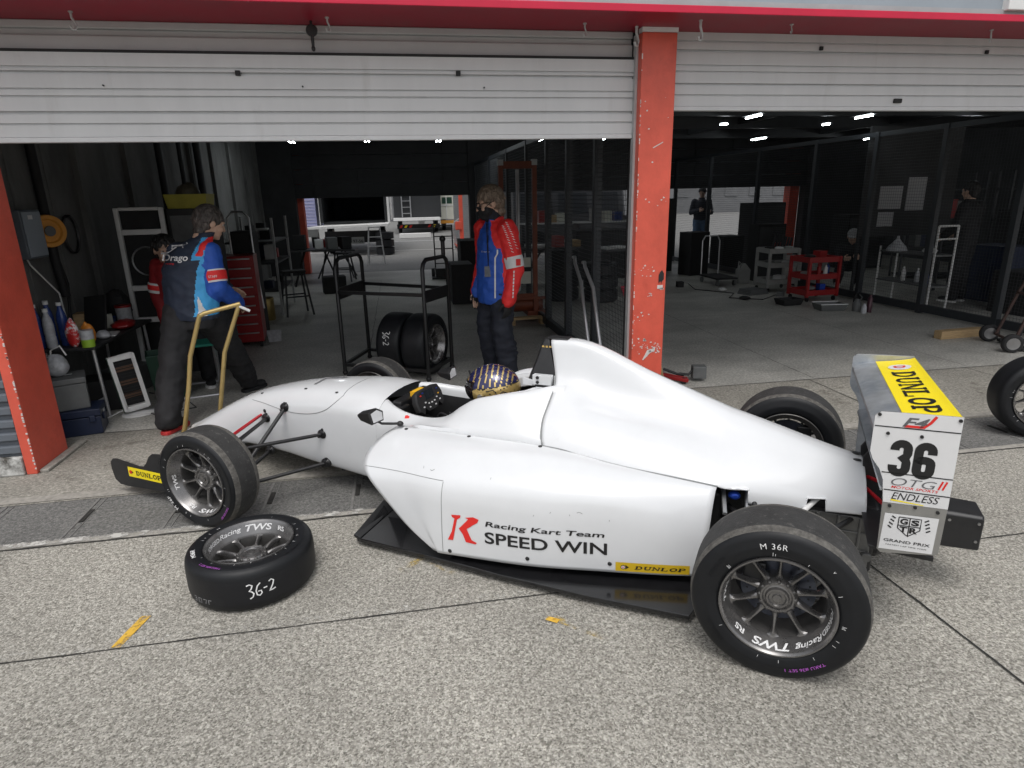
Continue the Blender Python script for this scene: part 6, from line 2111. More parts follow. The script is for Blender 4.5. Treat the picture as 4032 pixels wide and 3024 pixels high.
# wall things
t = thing("electric_box", "grey electric cabinet on the left garage wall next to the orange disc", "electric box", (-2.85, 5.50, 1.25))
bx(0, .12, -.14, .14, 0, .36).build("box", M['siding'], t, bevel=.008)
bx(.121, .128, -.125, .125, .015, .345).build("door", M['upper'], t, bevel=.004)
bx(.129, .131, -.06, .0, .29, .32).build("label_plate", M['white'], t)
b = MB(); b.lathe([(.001, .07), (.03, .07), (.035, .06), (.085, .06), (.095, .075), (.125, .075), (.13, .05), (.125, .0), (.001, 0)], Matrix.Rotation(R_(-90), 4, 'Z'), 32)
o = simple("cable_reel", b, M['org'], "round orange cable reel hung on the left garage wall", "cable reel", (-2.80, 5.80, 1.44), R_(-38), None, 40)
b = MB(); b.lathe([(.001, .0), (.04, .0), (.04, .012), (.001, .012)], Matrix.Translation((.072, 0, 0)) @ Matrix.Rotation(R_(-90), 4, 'Z'), 24); b.build("hub", M['greyp'], o, smooth=40)
b = MB(); b.tube([(0, 0, 2.85), (.0, 0, 1.2), (.01, .02, .9)], .035, 10); b.tube([(0, .02, 1.3), (.03, .05, 1.0), (.01, .02, .75), (.02, -.05, .6)], .012, 8)
simple("conduit", b, M['blackmat'], "thick black conduit running down the left garage wall behind the orange reel", "pipe", (-2.80, 5.86, 0), 0, None, 40)
for k, (y, r) in enumerate(((8.6, .04), (9.4, .03), (10.2, .05))):
    b = MB(); b.cyl((0, 0, .0), (0, 0, 2.85), r, None, 10)
    simple("wall_pipe", b, M['beam'], ["grey pipe on the left wall above the red tool chest", "thin pipe on the left wall past the red tool chest", "thickest grey pipe on the left wall near the rear doors"][k], "pipe", (-2.74, y, 0), 0, "pipes on the left wall", 40)
# tyre machine: white frame with dark panels
t = thing("tyre_warmer_cabinet", "tall white framed cabinet with dark panels and a round ring behind the woman", "cabinet", (-2.31, 6.45, 0))
b = MB()
for x in (-.21, .17): b.box(x, x + .04, -.02, .02, 0, 1.60)
for z in (.55, .85, 1.36, 1.575): b.box(-.17, .17, -.021, .019, z, z + (.05 if z < 1.5 else .03))
b.build("frame", M['white'], t, bevel=.008)
bx(-.17, .17, .02, .35, 0, 1.58).build("panel", M['blackmat'], t)
b = MB(); b.tube([(.13 * math.cos(k * PI / 12), .005, 1.12 + .13 * math.sin(k * PI / 12)) for k in range(24)], .008, 6, 0, True); b.build("ring", M['alu'], t, smooth=40)
t = thing("steel_cabinet", "dark steel cabinet carrying a yellow crate, right of the white framed cabinet", "cabinet", (-1.95, 6.75, 0))
bx(-.18, .20, -.15, .25, 0, 1.58).build("carcass", M['dwall'], t, bevel=.006)
bx(-.15, .17, -.156, -.151, 1.28, 1.52).build("window", M['greyp'], t)
bx(-.15, .17, -.158, -.151, .1, 1.2).build("door", M['beam'], t)
b = MB(); b.loft([[Vector((sx * w_, sy * d_, z)) for sx, sy in ((-1, -1), (1, -1), (1, 1), (-1, 1))] for z, w_, d_ in ((0, .17, .13), (.13, .19, .15), (.13, .18, .14), (.01, .16, .12))])
simple("crate", b, M['yel'], "dusty yellow plastic crate on top of the dark steel cabinet", "crate", (-1.95, 6.78, 1.582))
bag("plastic_bag", (-1.96, 6.78, 1.60), (.13, .1, .11), mat("smoke_plastic", (.12, .11, .08), .4, var=.3, scale=15), "crumpled clear bag inside the yellow crate on the steel cabinet", "plastic bag", 31)
t = thing("tool_chest", "red roller tool chest with many drawers behind the mechanic", "tool chest", (-1.82, 7.7, .07), R_(6))
bx(-.19, .19, -.15, .25, 0, .98).build("carcass", M['redp'], t, bevel=.006)
for k in range(9):
    z = .03 + k * .105
    dr = bx(-.17, .17, -.158, -.152, z, z + .095).build("drawer", M['redp'], t, bevel=.002)
    bx(-.15, .15, -.168, -.159, z + .07, z + .085).build("handle", M['steel'], dr)
for x in (-.15, .15):
    for y in (-.1, .2):
        b = MB(); b.lathe([(.001, -.015), (.034, -.015), (.034, .015), (.001, .015)], Matrix.Translation((x, y, -.035)) @ Matrix.Rotation(R_(90), 4, 'Z'), 16); b.build("castor", M['blackmat'], t, smooth=40)
t = thing("tall_trolley", "tall black equipment trolley with looped handle behind the red tool chest", "trolley", (-1.80, 8.05, 0))
bx(-.13, .13, -.1, .2, .05, 1.30).build("body", M['blackmat'], t, bevel=.02)
b = MB(); b.tube([(-.12, -.11, 1.0), (-.12, -.12, 1.45), (-.06, -.12, 1.52), (.06, -.12, 1.52), (.12, -.12, 1.45), (.12, -.11, 1.0), (.16, -.14, .4)], .012, 8); b.build("handle", M['chrome'], t, smooth=40)
b = MB(); b.lathe([(.001, 0), (.10, 0), (.105, .01), (.105, .30), (.10, .31), (.105, .32), (.001, .32)], Matrix.Rotation(R_(90), 4, 'X'), 28)
simple("oil_can", b, M['can'], "brassy round pail on the garage floor by the left wall", "pail", (-1.91, 9.4, 0), 0, None, 40)
b = MB(); b.loft([[Vector((sx * w_, sy * d_, z)) for sx, sy in ((-1, -1), (1, -1), (1, 1), (-1, 1))] for z, w_, d_ in ((0, .07, .06), (.12, .085, .07), (.12, .078, .063), (.01, .065, .055))])
simple("parts_box", b, M['clear'], "small translucent parts box on the floor in front of the brassy pail", "box", (-1.56, 7.9, 0), R_(10))
t = thing("shelf_unit", "dark shelf unit crowded with gear along the left wall near the pail", "shelf", (-2.1, 10.3, 0))
for z in (.35, .75, 1.05): bx(-.35, .35, -.6, .6, z, z + .025).build("shelf", M['beam'], t)
for x in (-.34, .34):
    for y in (-.59, .59): bx(x - .015, x + .015, y - .015, y + .015, 0, 1.4).build("upright", M['rail'], t)
rnd = random.Random(2)
for k in range(12):
    x, y, z = rnd.uniform(-.25, .2), rnd.uniform(-.5, .45), rnd.choice((.376, .776, 1.076))
    w_, d_, h_ = rnd.uniform(.04, .09), rnd.uniform(.04, .10), rnd.uniform(.08, .24)
    o = simple("gear_box", bx(-w_, w_, -d_, d_, 0, h_), rnd.choice([M['greyp'], M['blackmat'], M['white'], M['dblue'], M['redp'], M['blackmat']]), "small box of gear on the dark shelf unit along the left wall", "box", (-2.1 + x, 10.3 + y, z + .0005), 0, "boxes on the dark shelf unit", None, .004)
def stool(x, y, h, label, rz=0):
    t = thing("step_stool", label, "stool", (x, y, 0), rz)
    bx(-.16, .16, -.12, .12, h, h + .03).build("seat", M['blackmat'], t, bevel=.005)
    for sx in (-1, 1):
        for sy in (-1, 1):
            b = MB(); b.bar((sx * .13, sy * .09, h), (sx * .19, sy * .20, 0), .025, .025); b.build("leg", M['beam'], t)
    for sy in (-1, 1):
        b = MB(); b.bar((-.16, sy * .15, h * .45), (.16, sy * .15, h * .45), .02, .02); b.build("rung", M['beam'], t)
stool(-1.55, 9.75, .62, "black work stool with splayed legs right of the brassy pail", R_(20))
stool(-1.15, 13.6, .55, "black stool left of the rear doorway among the tables", R_(-10))
def table(x, y, rz, w, d, h, label, top=None, n=0):
    t = thing("work_table", label, "table", (x, y, 0), rz)
    bx(-w / 2, w / 2, -d / 2, d / 2, h - .03, h).build("tabletop", top or M['tabletop'], t, bevel=.004)
    for s in (-1, 1):
        b = MB(); b.bar((s * w * .42, -d * .4, 0), (s * w * .18, d * .4, h - .03), .025, .025); b.build("leg", M['blackmat'], t)
        b = MB(); b.bar((s * w * .42, d * .4, 0), (s * w * .18, -d * .4, h - .03), .025, .025); b.build("leg", M['blackmat'], t)
    return t
table(-1.65, 13.2, R_(8), 1.0, .6, .70, "dark trestle table standing left of the rear doorway")
table(-1.35, 14.3, R_(-5), .9, .5, .60, "low dark table in the rear doorway in front of the truck")
for k, (x, y, w_, h_, mm, lab) in enumerate([(-1.9, 13.1, .12, .28, 'blackmat', "black case on the trestle table left of the rear doorway"), (-1.55, 13.2, .08, .18, 'white', "white bottle crate on the trestle table left of the rear doorway"), (-1.3, 13.1, .10, .22, 'greyp', "grey case on the trestle table nearest the doorway"), (-1.45, 14.3, .16, .22, 'redp', "red case on the low table in front of the truck"), (-1.15, 14.3, .12, .26, 'blackmat', "black case on the low table in front of the truck")]):
    simple("equipment_case", bx(-w_, w_, -.1, .1, 0, h_), M[mm], lab, "case", (x, y, .7005 if k < 3 else .6005), R_(10 * k), None, None, .01)
# jack handle of gold tube standing behind the nose
t = thing("lift_jack", "gold tubular lift jack handle standing behind the car's nose", "jack", (-1.5, 4.55, 0))
b = MB()
b.tube([(-.125, .04, .03), (-.085, .0, .11), (-.01, 0, .42), (.03, 0, .62), (.135, 0, .905)], .0155, 10)
b.tube([(.10, .10, .03), (.15, .06, .20), (.24, .06, .62), (.30, .06, .76), (.385, .055, .955)], .0155, 10)
b.tube([(.130, 0, .893), (.16, .008, .91), (.36, .05, .951), (.392, .055, .958)], .0155, 10)
b.build("handle_frame", M['gold_t'], t, smooth=40)
b = MB(); b.cyl((.385, .05, .94), (.45, .05, .905), .010, .010, 10); b.build("grip", M['white'], t, smooth=40)
b = MB(); b.bar((-.125, .04, .03), (.10, .10, .03), .04, .03); b.bar((-.01, .07, .03), (.15, -.25, .03), .05, .03); b.build("base", M['gold_t'], t, bevel=.004)
# rust orange lift stacker by the partition
t = thing("lift_stacker", "rust orange mast lift standing by the wire partition behind the masked man", "lift", (1.56, 8.35, 0))
for x in (-.22, .22):
    b = MB(); b.box(x - .03, x + .03, -.03, .03, .06, 2.06); b.build("mast", M['brown'], t, bevel=.004)
    b = MB(); b.box(x - .035, x + .035, -.035, .035, 2.0, 2.07); b.build("mast_cap", M['rail'], t)
for q_ in ((-.19, .19, -.02, .02, 1.96, 2.05), (-.19, .19, -.02, .02, .30, .36), (-.25, .38, -.05, -.032, .28, .32)):
    b = MB(); b.box(*q_); b.build("crossbeam", M['brown'], t)
b = MB(); b.box(-.15, .15, -.05, -.025, .50, .66); b.box(-.15, .15, -.05, -.025, .72, .84); b.build("plate", M['cream'], t)
b = MB(); b.box(-.15, .15, -.052, -.025, .66, .715); b.build("sign", M['blackmat'], t)
b = MB(); b.box(-.02, .02, -.0, .03, .4, 1.95); b.tube([(.0, -.03, 1.9), (.01, -.03, 1.75), (-.02, -.03, 1.2), (-.02, -.03, .9)], .01, 6); b.build("chain", M['steel'], t)
b = MB(); b.box(.10, .36, -.06, .3, .06, .13); b.box(-.25, -.12, -.06, .3, .06, .13); b.box(-.25, .36, .15, .19, .13, .28); b.build("base", M['brown'], t, bevel=.006)
b = MB(); b.cyl((-.2, .1, .2), (.3, .1, .2), .1, None, 16); b.build("motor", M['brown'], t, smooth=40)
for x in (-.19, .3):
    for y in (-.03, .25):
        b = MB(); b.lathe([(.001, -.02), (.03, -.02), (.03, .02), (.001, .02)], Matrix.Translation((x, y, .031)) @ Matrix.Rotation(R_(90), 4, 'Z'), 14); b.build("wheel", M['blackmat'], t, smooth=40)
b = MB()
b.box(-.3, .3, -.10, .0, .07, .10); b.box(-.25, -.17, -.1, .0, 0, .07); b.box(.17, .25, -.1, 0, 0, .07)
simple("timber_block", b, M['wood'], "pale timber skid on the floor in front of the rust orange lift", "timber", (1.60, 8.1, 0), R_(3))
# two bent steel bars leaning on the partition
for k, (y0, y1, zz, lab) in enumerate(((5.95, 6.25, 1.02, "bent steel bar leaning on the wire partition, left of its twin"), (5.55, 5.9, 1.0, "bent steel bar leaning on the wire partition, nearer the chipped pillar"))):
    b = MB(); b.tube([(0, y0 - .35, 0.017), (0, y0 - .12, .45), (.0, y0 + .05, .80), (0, y1 - .02, .97), (.02, y1 + .06, zz), (.03, y1 + .15, zz - .01)], .017, 10)
    simple("steel_bar", b, M['chrome'], lab, "steel bar", (1.74, 0, 0), 0, "bent bars by the partition", 40)
simple("white_board", bx(-.1, .1, -.006, .006, 0, .48), M['white'], "white board leaning behind the wire partition next to the chipped pillar", "board", (2.02, 4.98, .002), R_(-15))
b = MB(); b.loft([[Vector((math.cos(a) * r, math.sin(a) * r, z)) for a in [k * PI / 6 for k in range(12)]] for r, z in ((.03, 0), (.05, .05), (.12, .25), (.10, .25), (.03, .06))])
simple("funnel", b, mat("pink_red_cloth", (.5, .03, .06), .7, var=.2), "pink red funnel hanging behind the wire partition near the chipped pillar", "funnel", (1.95, 5.1, .62), 0, None, 40)

# ================================================================= RIGHT BAY
def cart(x, y, rz, w, d, h, m, label, shelves):
    t = thing("tool_cart", label, "tool cart", (x, y, 0), rz)
    for z in shelves:
        b = MB(); b.box(-w / 2, w / 2, -d / 2, d / 2, z, z + .015)
        for s in (-1, 1): b.box(-w / 2, w / 2, s * d / 2 - .008, s * d / 2 + .008, z - .03, z + .05); b.box(s * w / 2 - .008, s * w / 2 + .008, -d / 2, d / 2, z - .03, z + .049)
        b.build("tray", m, t)
    for sx in (-1, 1):
        for sy in (-1, 1):
            b = MB(); b.box(sx * w / 2 - .02, sx * w / 2 + .02, sy * d / 2 - .02, sy * d / 2 + .02, .07, h); b.build("post", m, t)
            b = MB(); b.lathe([(.001, -.012), (.034, -.012), (.034, .012), (.001, .012)], Matrix.Translation((sx * w * .45, sy * d * .45, .035)) @ Matrix.Rotation(R_(90), 4, 'Z'), 14); b.build("castor", M['blackmat'], t, smooth=40)
    return t
M['greycart'] = mat("grey_cart_paint", (.30, .30, .29), .5, var=.12, scale=9)
cart(6.22, 9.75, R_(-3), .50, .42, .70, M['greycart'], "grey three tray tool cart in the right bay, left of the red cart", (.16, .43, .66))
cart(6.22, 8.75, R_(4), .52, .42, .66, M['redp'], "red three tray tool cart in the right bay", (.12, .36, .61))
rnd = random.Random(8)
def small(name, x, y, z, kind, m, label, cat, group):
    b = MB()
    if kind == 'can':
        r, h = .03, rnd.uniform(.14, .2)
        b.lathe([(.001, 0), (r, 0), (r, h * .8), (r * .5, h * .88), (r * .5, h), (.001, h)], Matrix.Rotation(R_(90), 4, 'X'), 14)
    elif kind == 'box':
        w_, d_, h_ = rnd.uniform(.05, .09), rnd.uniform(.04, .08), rnd.uniform(.04, .11); b.box(-w_, w_, -d_, d_, 0, h_)
    else:
        b.ell((0, 0, .03), (.09, .07, .03)); b.v = [(p[0] * (1 + .3 * noise.noise(Vector(p) * 30)), p[1], max(p[2], 0)) for p in b.v]
    return simple(name, b, m, label, cat, (x, y, z), rnd.uniform(0, 3), group, 40 if kind != 'box' else None)
for k, (dx, dy, z, kd, mm) in enumerate([(-.15, 0, .676, 'box', 'blackmat'), (.02, .05, .676, 'box', 'redp'), (.15, -.05, .676, 'rag', 'greycart'), (-.05, -.1, .676, 'rag', 'white'), (-.1, .05, .446, 'box', 'greyp'), (.12, -.05, .446, 'box', 'white'), (.1, .05, .176, 'box', 'white')]):
    small("cart_item", 6.22 + dx, 9.75 + dy, z, kd, M[mm], "tool or part lying in the grey tool cart", "tool", "things in the grey tool cart")
for k, (dx, dy, z, kd, mm) in enumerate([(.02, -.08, .376, 'can', 'redp'), (.13, -.08, .376, 'can', 'white'), (.19, -.04, .376, 'can', 'bluep'), (-.15, 0, .376, 'rag', 'greycart'), (-.1, 0, .626, 'rag', 'blackmat'), (.1, .05, .626, 'box', 'redp'), (.1, -.05, .136, 'box', 'blue'), (.0, .05, .136, 'rag', 'greycart')]):
    small("cart_item", 6.22 + dx, 8.75 + dy, z, kd, M[mm], "can, box or rag lying in the red tool cart", "tool", "things in the red tool cart")
t = thing("jack_bundle", "dark pile of power tools on the grey tool cart", "power tools", (6.30, 9.72, .73))
b = MB()
for k in range(7): b.bar((-.2 + .05 * k, 0, 0), (-.14 + .05 * k, .05, .2 - .012 * k), .03, .02)
b.build("tools", M['blackmat'], t)
# floor clutter
t = thing("drip_tray", "white edged drip tray on the floor in front of the red tool cart", "tray", (5.9, 7.88, 0), R_(-8))
b = MB(); b.loft([[Vector((sx * w_, sy * d_, z)) for sx, sy in ((-1, -1), (1, -1), (1, 1), (-1, 1))] for z, w_, d_ in ((0, .16, .11), (.09, .19, .14), (.09, .175, .125), (.012, .15, .10))]); b.build("pan", M['greyp'], t)
b = MB(); b.box(-.19, .19, -.142, -.125, .091, .10); b.box(-.19, .19, .125, .142, .091, .10); b.build("rim", M['white'], t)
b = MB(); b.loft([[Vector((sx * w_, sy * d_, z)) for sx, sy in ((-1, -1), (1, -1), (1, 1), (-1, 1))] for z, w_, d_ in ((0, .14, .10), (.09, .17, .12), (.09, .155, .11), (.012, .13, .09))])
simple("drip_tray", b, M['blackmat'], "black tray of odds and ends on the floor left of the white edged tray", "tray", (5.62, 8.42, 0), R_(5))
b = MB(); b.lathe([(.001, 0), (.055, 0), (.058, .10), (.035, .14), (.022, .17), (.001, .17)], Matrix.Rotation(R_(90), 4, 'X'), 18); b.tube([(.03, 0, .13), (.07, 0, .19), (.02, 0, .23)], .006, 6)
simple("oil_jug", b, M['greyp'], "dark oil jug with looped spout on the floor right of the white edged tray", "jug", (6.17, 7.68, 0), 0, None, 40)
b = MB(); b.lathe([(.001, 0), (.035, 0), (.033, .08), (.012, .13), (.001, .13)], Matrix.Rotation(R_(90), 4, 'X'), 16)
simple("squeeze_bottle", b, M['clear'], "small pale squeeze bottle beside the dark oil jug", "bottle", (6.16, 7.52, 0), 0, None, 40)
b = MB(); b.lathe([(.001, 0), (.033, 0), (.033, .19), (.016, .21), (.016, .24), (.001, .24)], Matrix.Rotation(R_(90), 4, 'X'), 16)
simple("spray_can", b, mat("dark_wine_can", (.06, .02, .03), .3, .3, var=.4, scale=20), "dark spray can at the right end of the row on the right bay floor", "spray can", (6.27, 7.56, 0), 0, None, 40)
b = MB()
for k in range(4): b.box(-.2 + .01 * k, .2 - .015 * k, -.14, .14, .022 * k, .022 * k + .02)
simple("board_stack", b, M['greyp'], "stack of flat grey boards on the floor below the grey tool cart", "boards", (5.68, 9.5, 0), R_(14))
simple("timber_block", bx(-.30, .30, -.05, .05, 0, .09), M['wood'], "squared timber block alone on the right bay floor", "timber", (6.15, 5.97, 0), R_(3), None, None, .004)
# hand truck at the right edge
t = thing("hand_truck", "rusty hand truck leaning at the right edge of the picture", "hand truck", (6.2, 5.45, 0), R_(-25))
for s in (-1, 1):
    b = MB(); b.tube([(-.02, s * .2, .1), (.10, s * .19, .55), (.30, s * .18, 1.12), (.36, s * .16, 1.3)], .016, 8); b.build("rail", M['rustdark'], t, smooth=40)
    b = MB(); b.lathe([(.02, -.03), (.08, -.03), (.095, -.015), (.095, .015), (.08, .03), (.02, .03)], Matrix.Translation((-.06, s * .26, .095)), 22, 0, True); b.build("wheel", M['blackmat'], t, smooth=40)
    b = MB(); b.lathe([(.001, -.032), (.06, -.032), (.06, .032), (.001, .032)], Matrix.Translation((-.06, s * .26, .095)), 18); b.build("hub", M['steel'], t, smooth=40)
b = MB(); b.bar((.10, -.19, .55), (.10, .19, .55), .03, .02); b.bar((.22, -.18, .9), (.22, .18, .9), .03, .02); b.bar((-.02, -.26, .095), (-.02, .26, .095), .02, .02); b.build("cross_strut", M['rustdark'], t)
b = MB(); b.box(.0, .45, -.22, -.14, .02, .05); b.box(.0, .45, .14, .22, .02, .05); b.bar((.10, 0, .04), (.22, .0, 1.0), .02, .02); b.build("toe_plate", M['blackmat'], t, bevel=.004)
# white tubular racks behind the right partition
t = thing("tubular_rack", "white tubular rack with papers and bottles behind the right wire screen", "rack", (7.22, 8.0, 0))
for x in (-.12, .18):
    for y in (-.5, .5):
        b = MB(); b.cyl((x, y, 0), (x, y, 1.12 if y < 0 else .80), .014, None, 8); b.build("upright", M['white'], t)
for z in (.30, .72):
    b = MB(); b.box(-.13, .19, -.51, .51, z, z + .02); b.build("shelf", M['greyp'], t)
b = MB(); b.cyl((-.12, -.5, 1.12), (.18, -.5, 1.12), .014, None, 8); b.cyl((-.12, -.5, .95), (.18, -.5, .95), .012, None, 8); b.build("rail", M['white'], t)
b = MB(); b.loft([[Vector((math.cos(a) * r, math.sin(a) * r, z)) for a in [k * PI / 8 for k in range(16)]] for r, z in ((.14, 0), (.12, .05), (.05, .13), (.02, .17), (.015, .21))])
simple("plastic_hood", b, M['clear'], "pale cone shaped plastic hood on the white tubular rack", "hood", (7.2, 8.3, .7405), 0, None, 30)
bag("cloth_bundle", (7.25, 7.75, .7405), (.09, .12, .04), M['white'], "white cloth bundle on the white tubular rack", "cloth", 41)
for k, (x, y, z, mm, lab) in enumerate([(7.22, 7.7, .3205, 'bluep', "blue bottle low on the white tubular rack"), (7.2, 8.1, .3205, 'white', "white bottle low on the white tubular rack"), (7.25, 7.9, .3205, 'clear', "clear bottle low on the white tubular rack")]):
    bottle(x, y, z, .2, M[mm], lab, .03)
t = thing("notice_board", "dark notice board with three pale sheets behind the right wire screen", "notice board", (7.75, 8.9, 0))
bx(-.75, .85, 0, .03, .9, 2.5).build("board", M['dwall'], t)
for x in (-.7, .8): bx(x - .02, x + .02, .031, .06, 0, 2.5).build("post", M['beam'], t)
M['paper'] = mat("grey_paper", (.42, .42, .43), .8, var=.06, scale=4)
for x0, x1, z0, z1 in ((-.47, -.08, 1.31, 1.645), (.0, .32, 1.28, 1.77), (-.45, -.18, 1.05, 1.265)):
    bx(x0, x1, -.004, -.001, z0, z1).build("sheet", M['paper'], t)
# dark cabinets, tyres and shelves at the back of the right bay
def cab(x, y, w, d, h, label, m='blackmat'):
    t = thing("storage_cabinet", label, "cabinet", (x, y, 0))
    bx(-w / 2, w / 2, -d / 2, d / 2, 0, h).build("carcass", M[m], t, bevel=.01)
    bx(-w / 2 + .03, w / 2 - .03, -d / 2 - .006, -d / 2 - .001, .05, h - .05).build("door", M['dwall'], t)
    bx(w / 2 - .08, w / 2 - .06, -d / 2 - .02, -d / 2 - .007, h * .45, h * .6).build("handle", M['beam'], t)
cab(4.2, 12.4, 1.6, .6, .95, "long low dark cabinet at the back of the right bay beside the pillar")
cab(8.3, 13.8, .8, .6, 1.35, "tall dark cabinet in front of the right bay's rear doorway")
cab(9.6, 12.2, .9, .5, 1.1, "dark cabinet right of the rear red column in the right bay")
cab(9.8, 8.6, .7, .6, 1.25, "dark cabinet beyond the right wire screen, behind the white rack")
cab(6.75, 11.0, .55, .35, 1.03, "dark board cabinet just behind the grey tool cart")
t = thing("hand_truck", "small chrome handled platform trolley left of the grey tool cart", "hand truck", (5.7, 10.75, 0))
bx(-.2, .2, -.35, .35, .12, .15).build("platform", M['blackmat'], t)
b = MB(); b.tube([(-.17, .33, .15), (-.17, .34, .75), (-.12, .34, .84), (.12, .34, .84), (.17, .34, .75), (.17, .33, .15)], .013, 8); b.build("handle", M['chrome'], t, smooth=40)
for x in (-.16, .16):
    for y in (-.3, .3):
        b = MB(); b.lathe([(.001, -.015), (.05, -.015), (.05, .015), (.001, .015)], Matrix.Translation((x, y, .055)) @ Matrix.Rotation(R_(90), 4, 'Z'), 16); b.build("castor", M['greyp'], t, smooth=40)
b = MB(); b.loft([[Vector((sx * w_, sy * d_, z)) for sx, sy in ((-1, -1), (1, -1), (1, 1), (-1, 1))] for z, w_, d_ in ((0, .11, .07), (.24, .11, .07), (.33, .05, .04), (.35, .03, .03))])
b.tube([(-.03, 0, .34), (-.09, 0, .40), (-.10, 0, .26)], .012, 8)
simple("jerry_can", b, mat("grey_white_can", (.28, .28, .27), .5, var=.1), "pale jerry can on the floor between the platform trolley and the grey cart", "jerry can", (6.16, 10.7, 0), 0, None, None, .015)
# tables seen through the centre partition with things on them
for k, (x, y, lab) in enumerate([(2.75, 11.6, "trestle table behind the centre wire partition, left of two"), (4.0, 10.8, "trestle table behind the centre wire partition, nearer the pillar")]):
    table(x, y, R_(0), 1.15, .6, .70, lab)
for k, (x, y, w_, h_, mm, lab) in enumerate([(2.5, 11.6, .20, .05, 'white', "white papers on the left trestle table behind the wire partition"), (2.9, 11.6, .09, .2, 'redp', "red box on the left trestle table behind the wire partition"), (3.2, 11.6, .10, .12, 'wood', "brown carton on the left trestle table behind the wire partition"), (3.7, 10.8, .22, .04, 'white', "white tray on the trestle table nearest the pillar, behind wire"), (4.15, 10.8, .10, .18, 'greyp', "grey case on the trestle table nearest the pillar, behind wire"), (4.4, 10.8, .07, .10, 'cream', "cream carton on the trestle table nearest the pillar, behind wire")]):
    simple("table_item", bx(-w_, w_, -.12, .12, 0, h_), M[mm], lab, "box", (x, y, .7005), R_(7 * k), None, None, .004)
t = thing("work_shelf", "pale shelf with red and beige boxes in the rear doorway behind the wire partition", "shelf", (4.0, 14.2, 0))
bx(-1.3, 1.3, -.2, .2, 1.0, 1.03).build("shelf", M['white'], t); bx(-1.3, 1.3, -.2, .2, .55, .58).build("shelf", M['beam'], t)
for x in (-1.28, 0, 1.28): bx(x - .02, x + .02, -.2, .2, 0, 1.0).build("upright", M['beam'], t)
for k, (x, mm, h_) in enumerate([(3.2, 'redp', .26), (3.42, 'wood', .16), (3.6, 'cream', .2), (4.4, 'greycart', .3), (4.7, 'cream', .22), (4.95, 'bluep', .2)]):
    simple("carton", bx(-.09, .09, -.1, .1, 0, h_), M[mm], ["red carton on the pale shelf in the rear doorway", "brown carton on the pale rear shelf right of the red one", "cream carton on the pale rear shelf, small and left", "large grey carton on the pale rear shelf", "cream carton on the pale rear shelf right of the grey one", "blue carton at the right end of the pale rear shelf"][k], "carton", (x, 14.2, 1.0305), 0, None, None, .004)
# things at the chipped pillar's foot
t = thing("scraper", "long handled scraper with white grip leaning by the chipped pillar's foot", "scraper", (2.06, 4.6, 0))
b = MB(); b.cyl((.13, .35, .03), (.03, .28, .36), .011, None, 10); b.build("shaft", M['wood'], t, smooth=40)
b = MB(); b.cyl((.028, .278, .365), (-.004, .26, .52), .017, .015, 12); b.build("grip", M['white'], t, smooth=40)
b = MB(); b.box(.08, .2, .33, .36, 0, .03); b.build("blade", M['steel'], t)
t = thing("floor_jack", "small red and black trolley jack on the floor right of the chipped pillar", "jack", (2.35, 5.05, 0), R_(-15))
b = MB(); b.bar((-.22, .06, .07), (.1, -.04, .035), .03, .03); b.bar((-.22, .12, .07), (.1, .02, .035), .03, .03); b.build("frame", M['redp'], t, bevel=.004)
b = MB(); b.tube([(-.1, .12, .10), (.02, .10, .06), (.12, .08, .06), (.16, .1, .1)], .012, 8); b.build("handle", M['black'], t, smooth=40)
b = MB(); b.box(.15, .27, .04, .14, .03, .14); b.build("pedal", M['greyp'], t, bevel=.006)
for y in (-.02, .14):
    b = MB(); b.lathe([(.001, -.012), (.03, -.012), (.03, .012), (.001, .012)], Matrix.Translation((.06, y, .03)), 14); b.build("wheel", M['black'], t, smooth=40)

# ================================================================= THE PADDOCK SEEN THROUGH THE REAR DOORS
def wheelset(b_m, t, xs, y, r, w=.22):
    for x in xs:
        b = MB(); b.lathe([(.001, -w / 2), (r * .55, -w / 2), (r, -w / 2 + .03), (r, w / 2 - .03), (r * .55, w / 2), (.001, w / 2)], Matrix.Translation((x, y, r)) @ Matrix.Rotation(R_(90), 4, 'Z'), 24)
        b.build("tyre", M['side'], t, smooth=40)
t = thing("truck", "open backed transporter truck with dark interior and white tail lift behind the rear doorway", "truck", (-1.25, 20, 0))
b = MB(); b.box(-.98, -.90, 0, 4, .95, 3.2); b.box(.90, .98, 0, 4, .95, 3.2); b.box(-.9, .9, 0, 4, 3.1, 3.2); b.box(-.9, .9, 3.9, 4, .95, 3.1); b.box(-.9, .9, .1, 4, .90, .96); b.build("box_body", M['truck'], t)
b = MB(); b.box(-1.0, -.985, -.02, .05, .9, 3.2); b.box(.985, 1.05, -.02, .05, .9, 3.2); b.box(1.08, 1.12, .1, 4, 1.0, 3.2); b.build("edge_frame", M['white'], t)
b = MB(); b.loft([[Vector((-1.35, -.5, .80)), Vector((1.0, -.5, .84)), Vector((1.0, -.02, .86)), Vector((-1.05, -.02, .82))], [Vector((-1.35, -.5, .86)), Vector((1.0, -.5, .90)), Vector((1.0, -.02, .93)), Vector((-1.05, -.02, .88))]]); b.build("tail_lift", M['white'], t)
b = MB(); b.box(-.9, .9, .05, .12, .35, .7); b.build("bumper", M['blackmat'], t)
b = MB(); b.box(-.13, .24, .03, .045, .32, .52); pl = b.build("number_plate", mat("dull_plate", (.30, .31, .30), .5), t)
b = MB(); put_text(b, "97-56", lambda u, v: Vector((.055 + u, .027, .40 + v)), .09, fit=.30, bold=.02); b.build("lettering", M['dec_k'], pl)
b = MB(); b.box(-.95, -.2, .02, .06, .42, .50); b.build("reflector_bar", M['dec_r'], t)
wheelset(None, t, (-.8, .78), .9, .42)
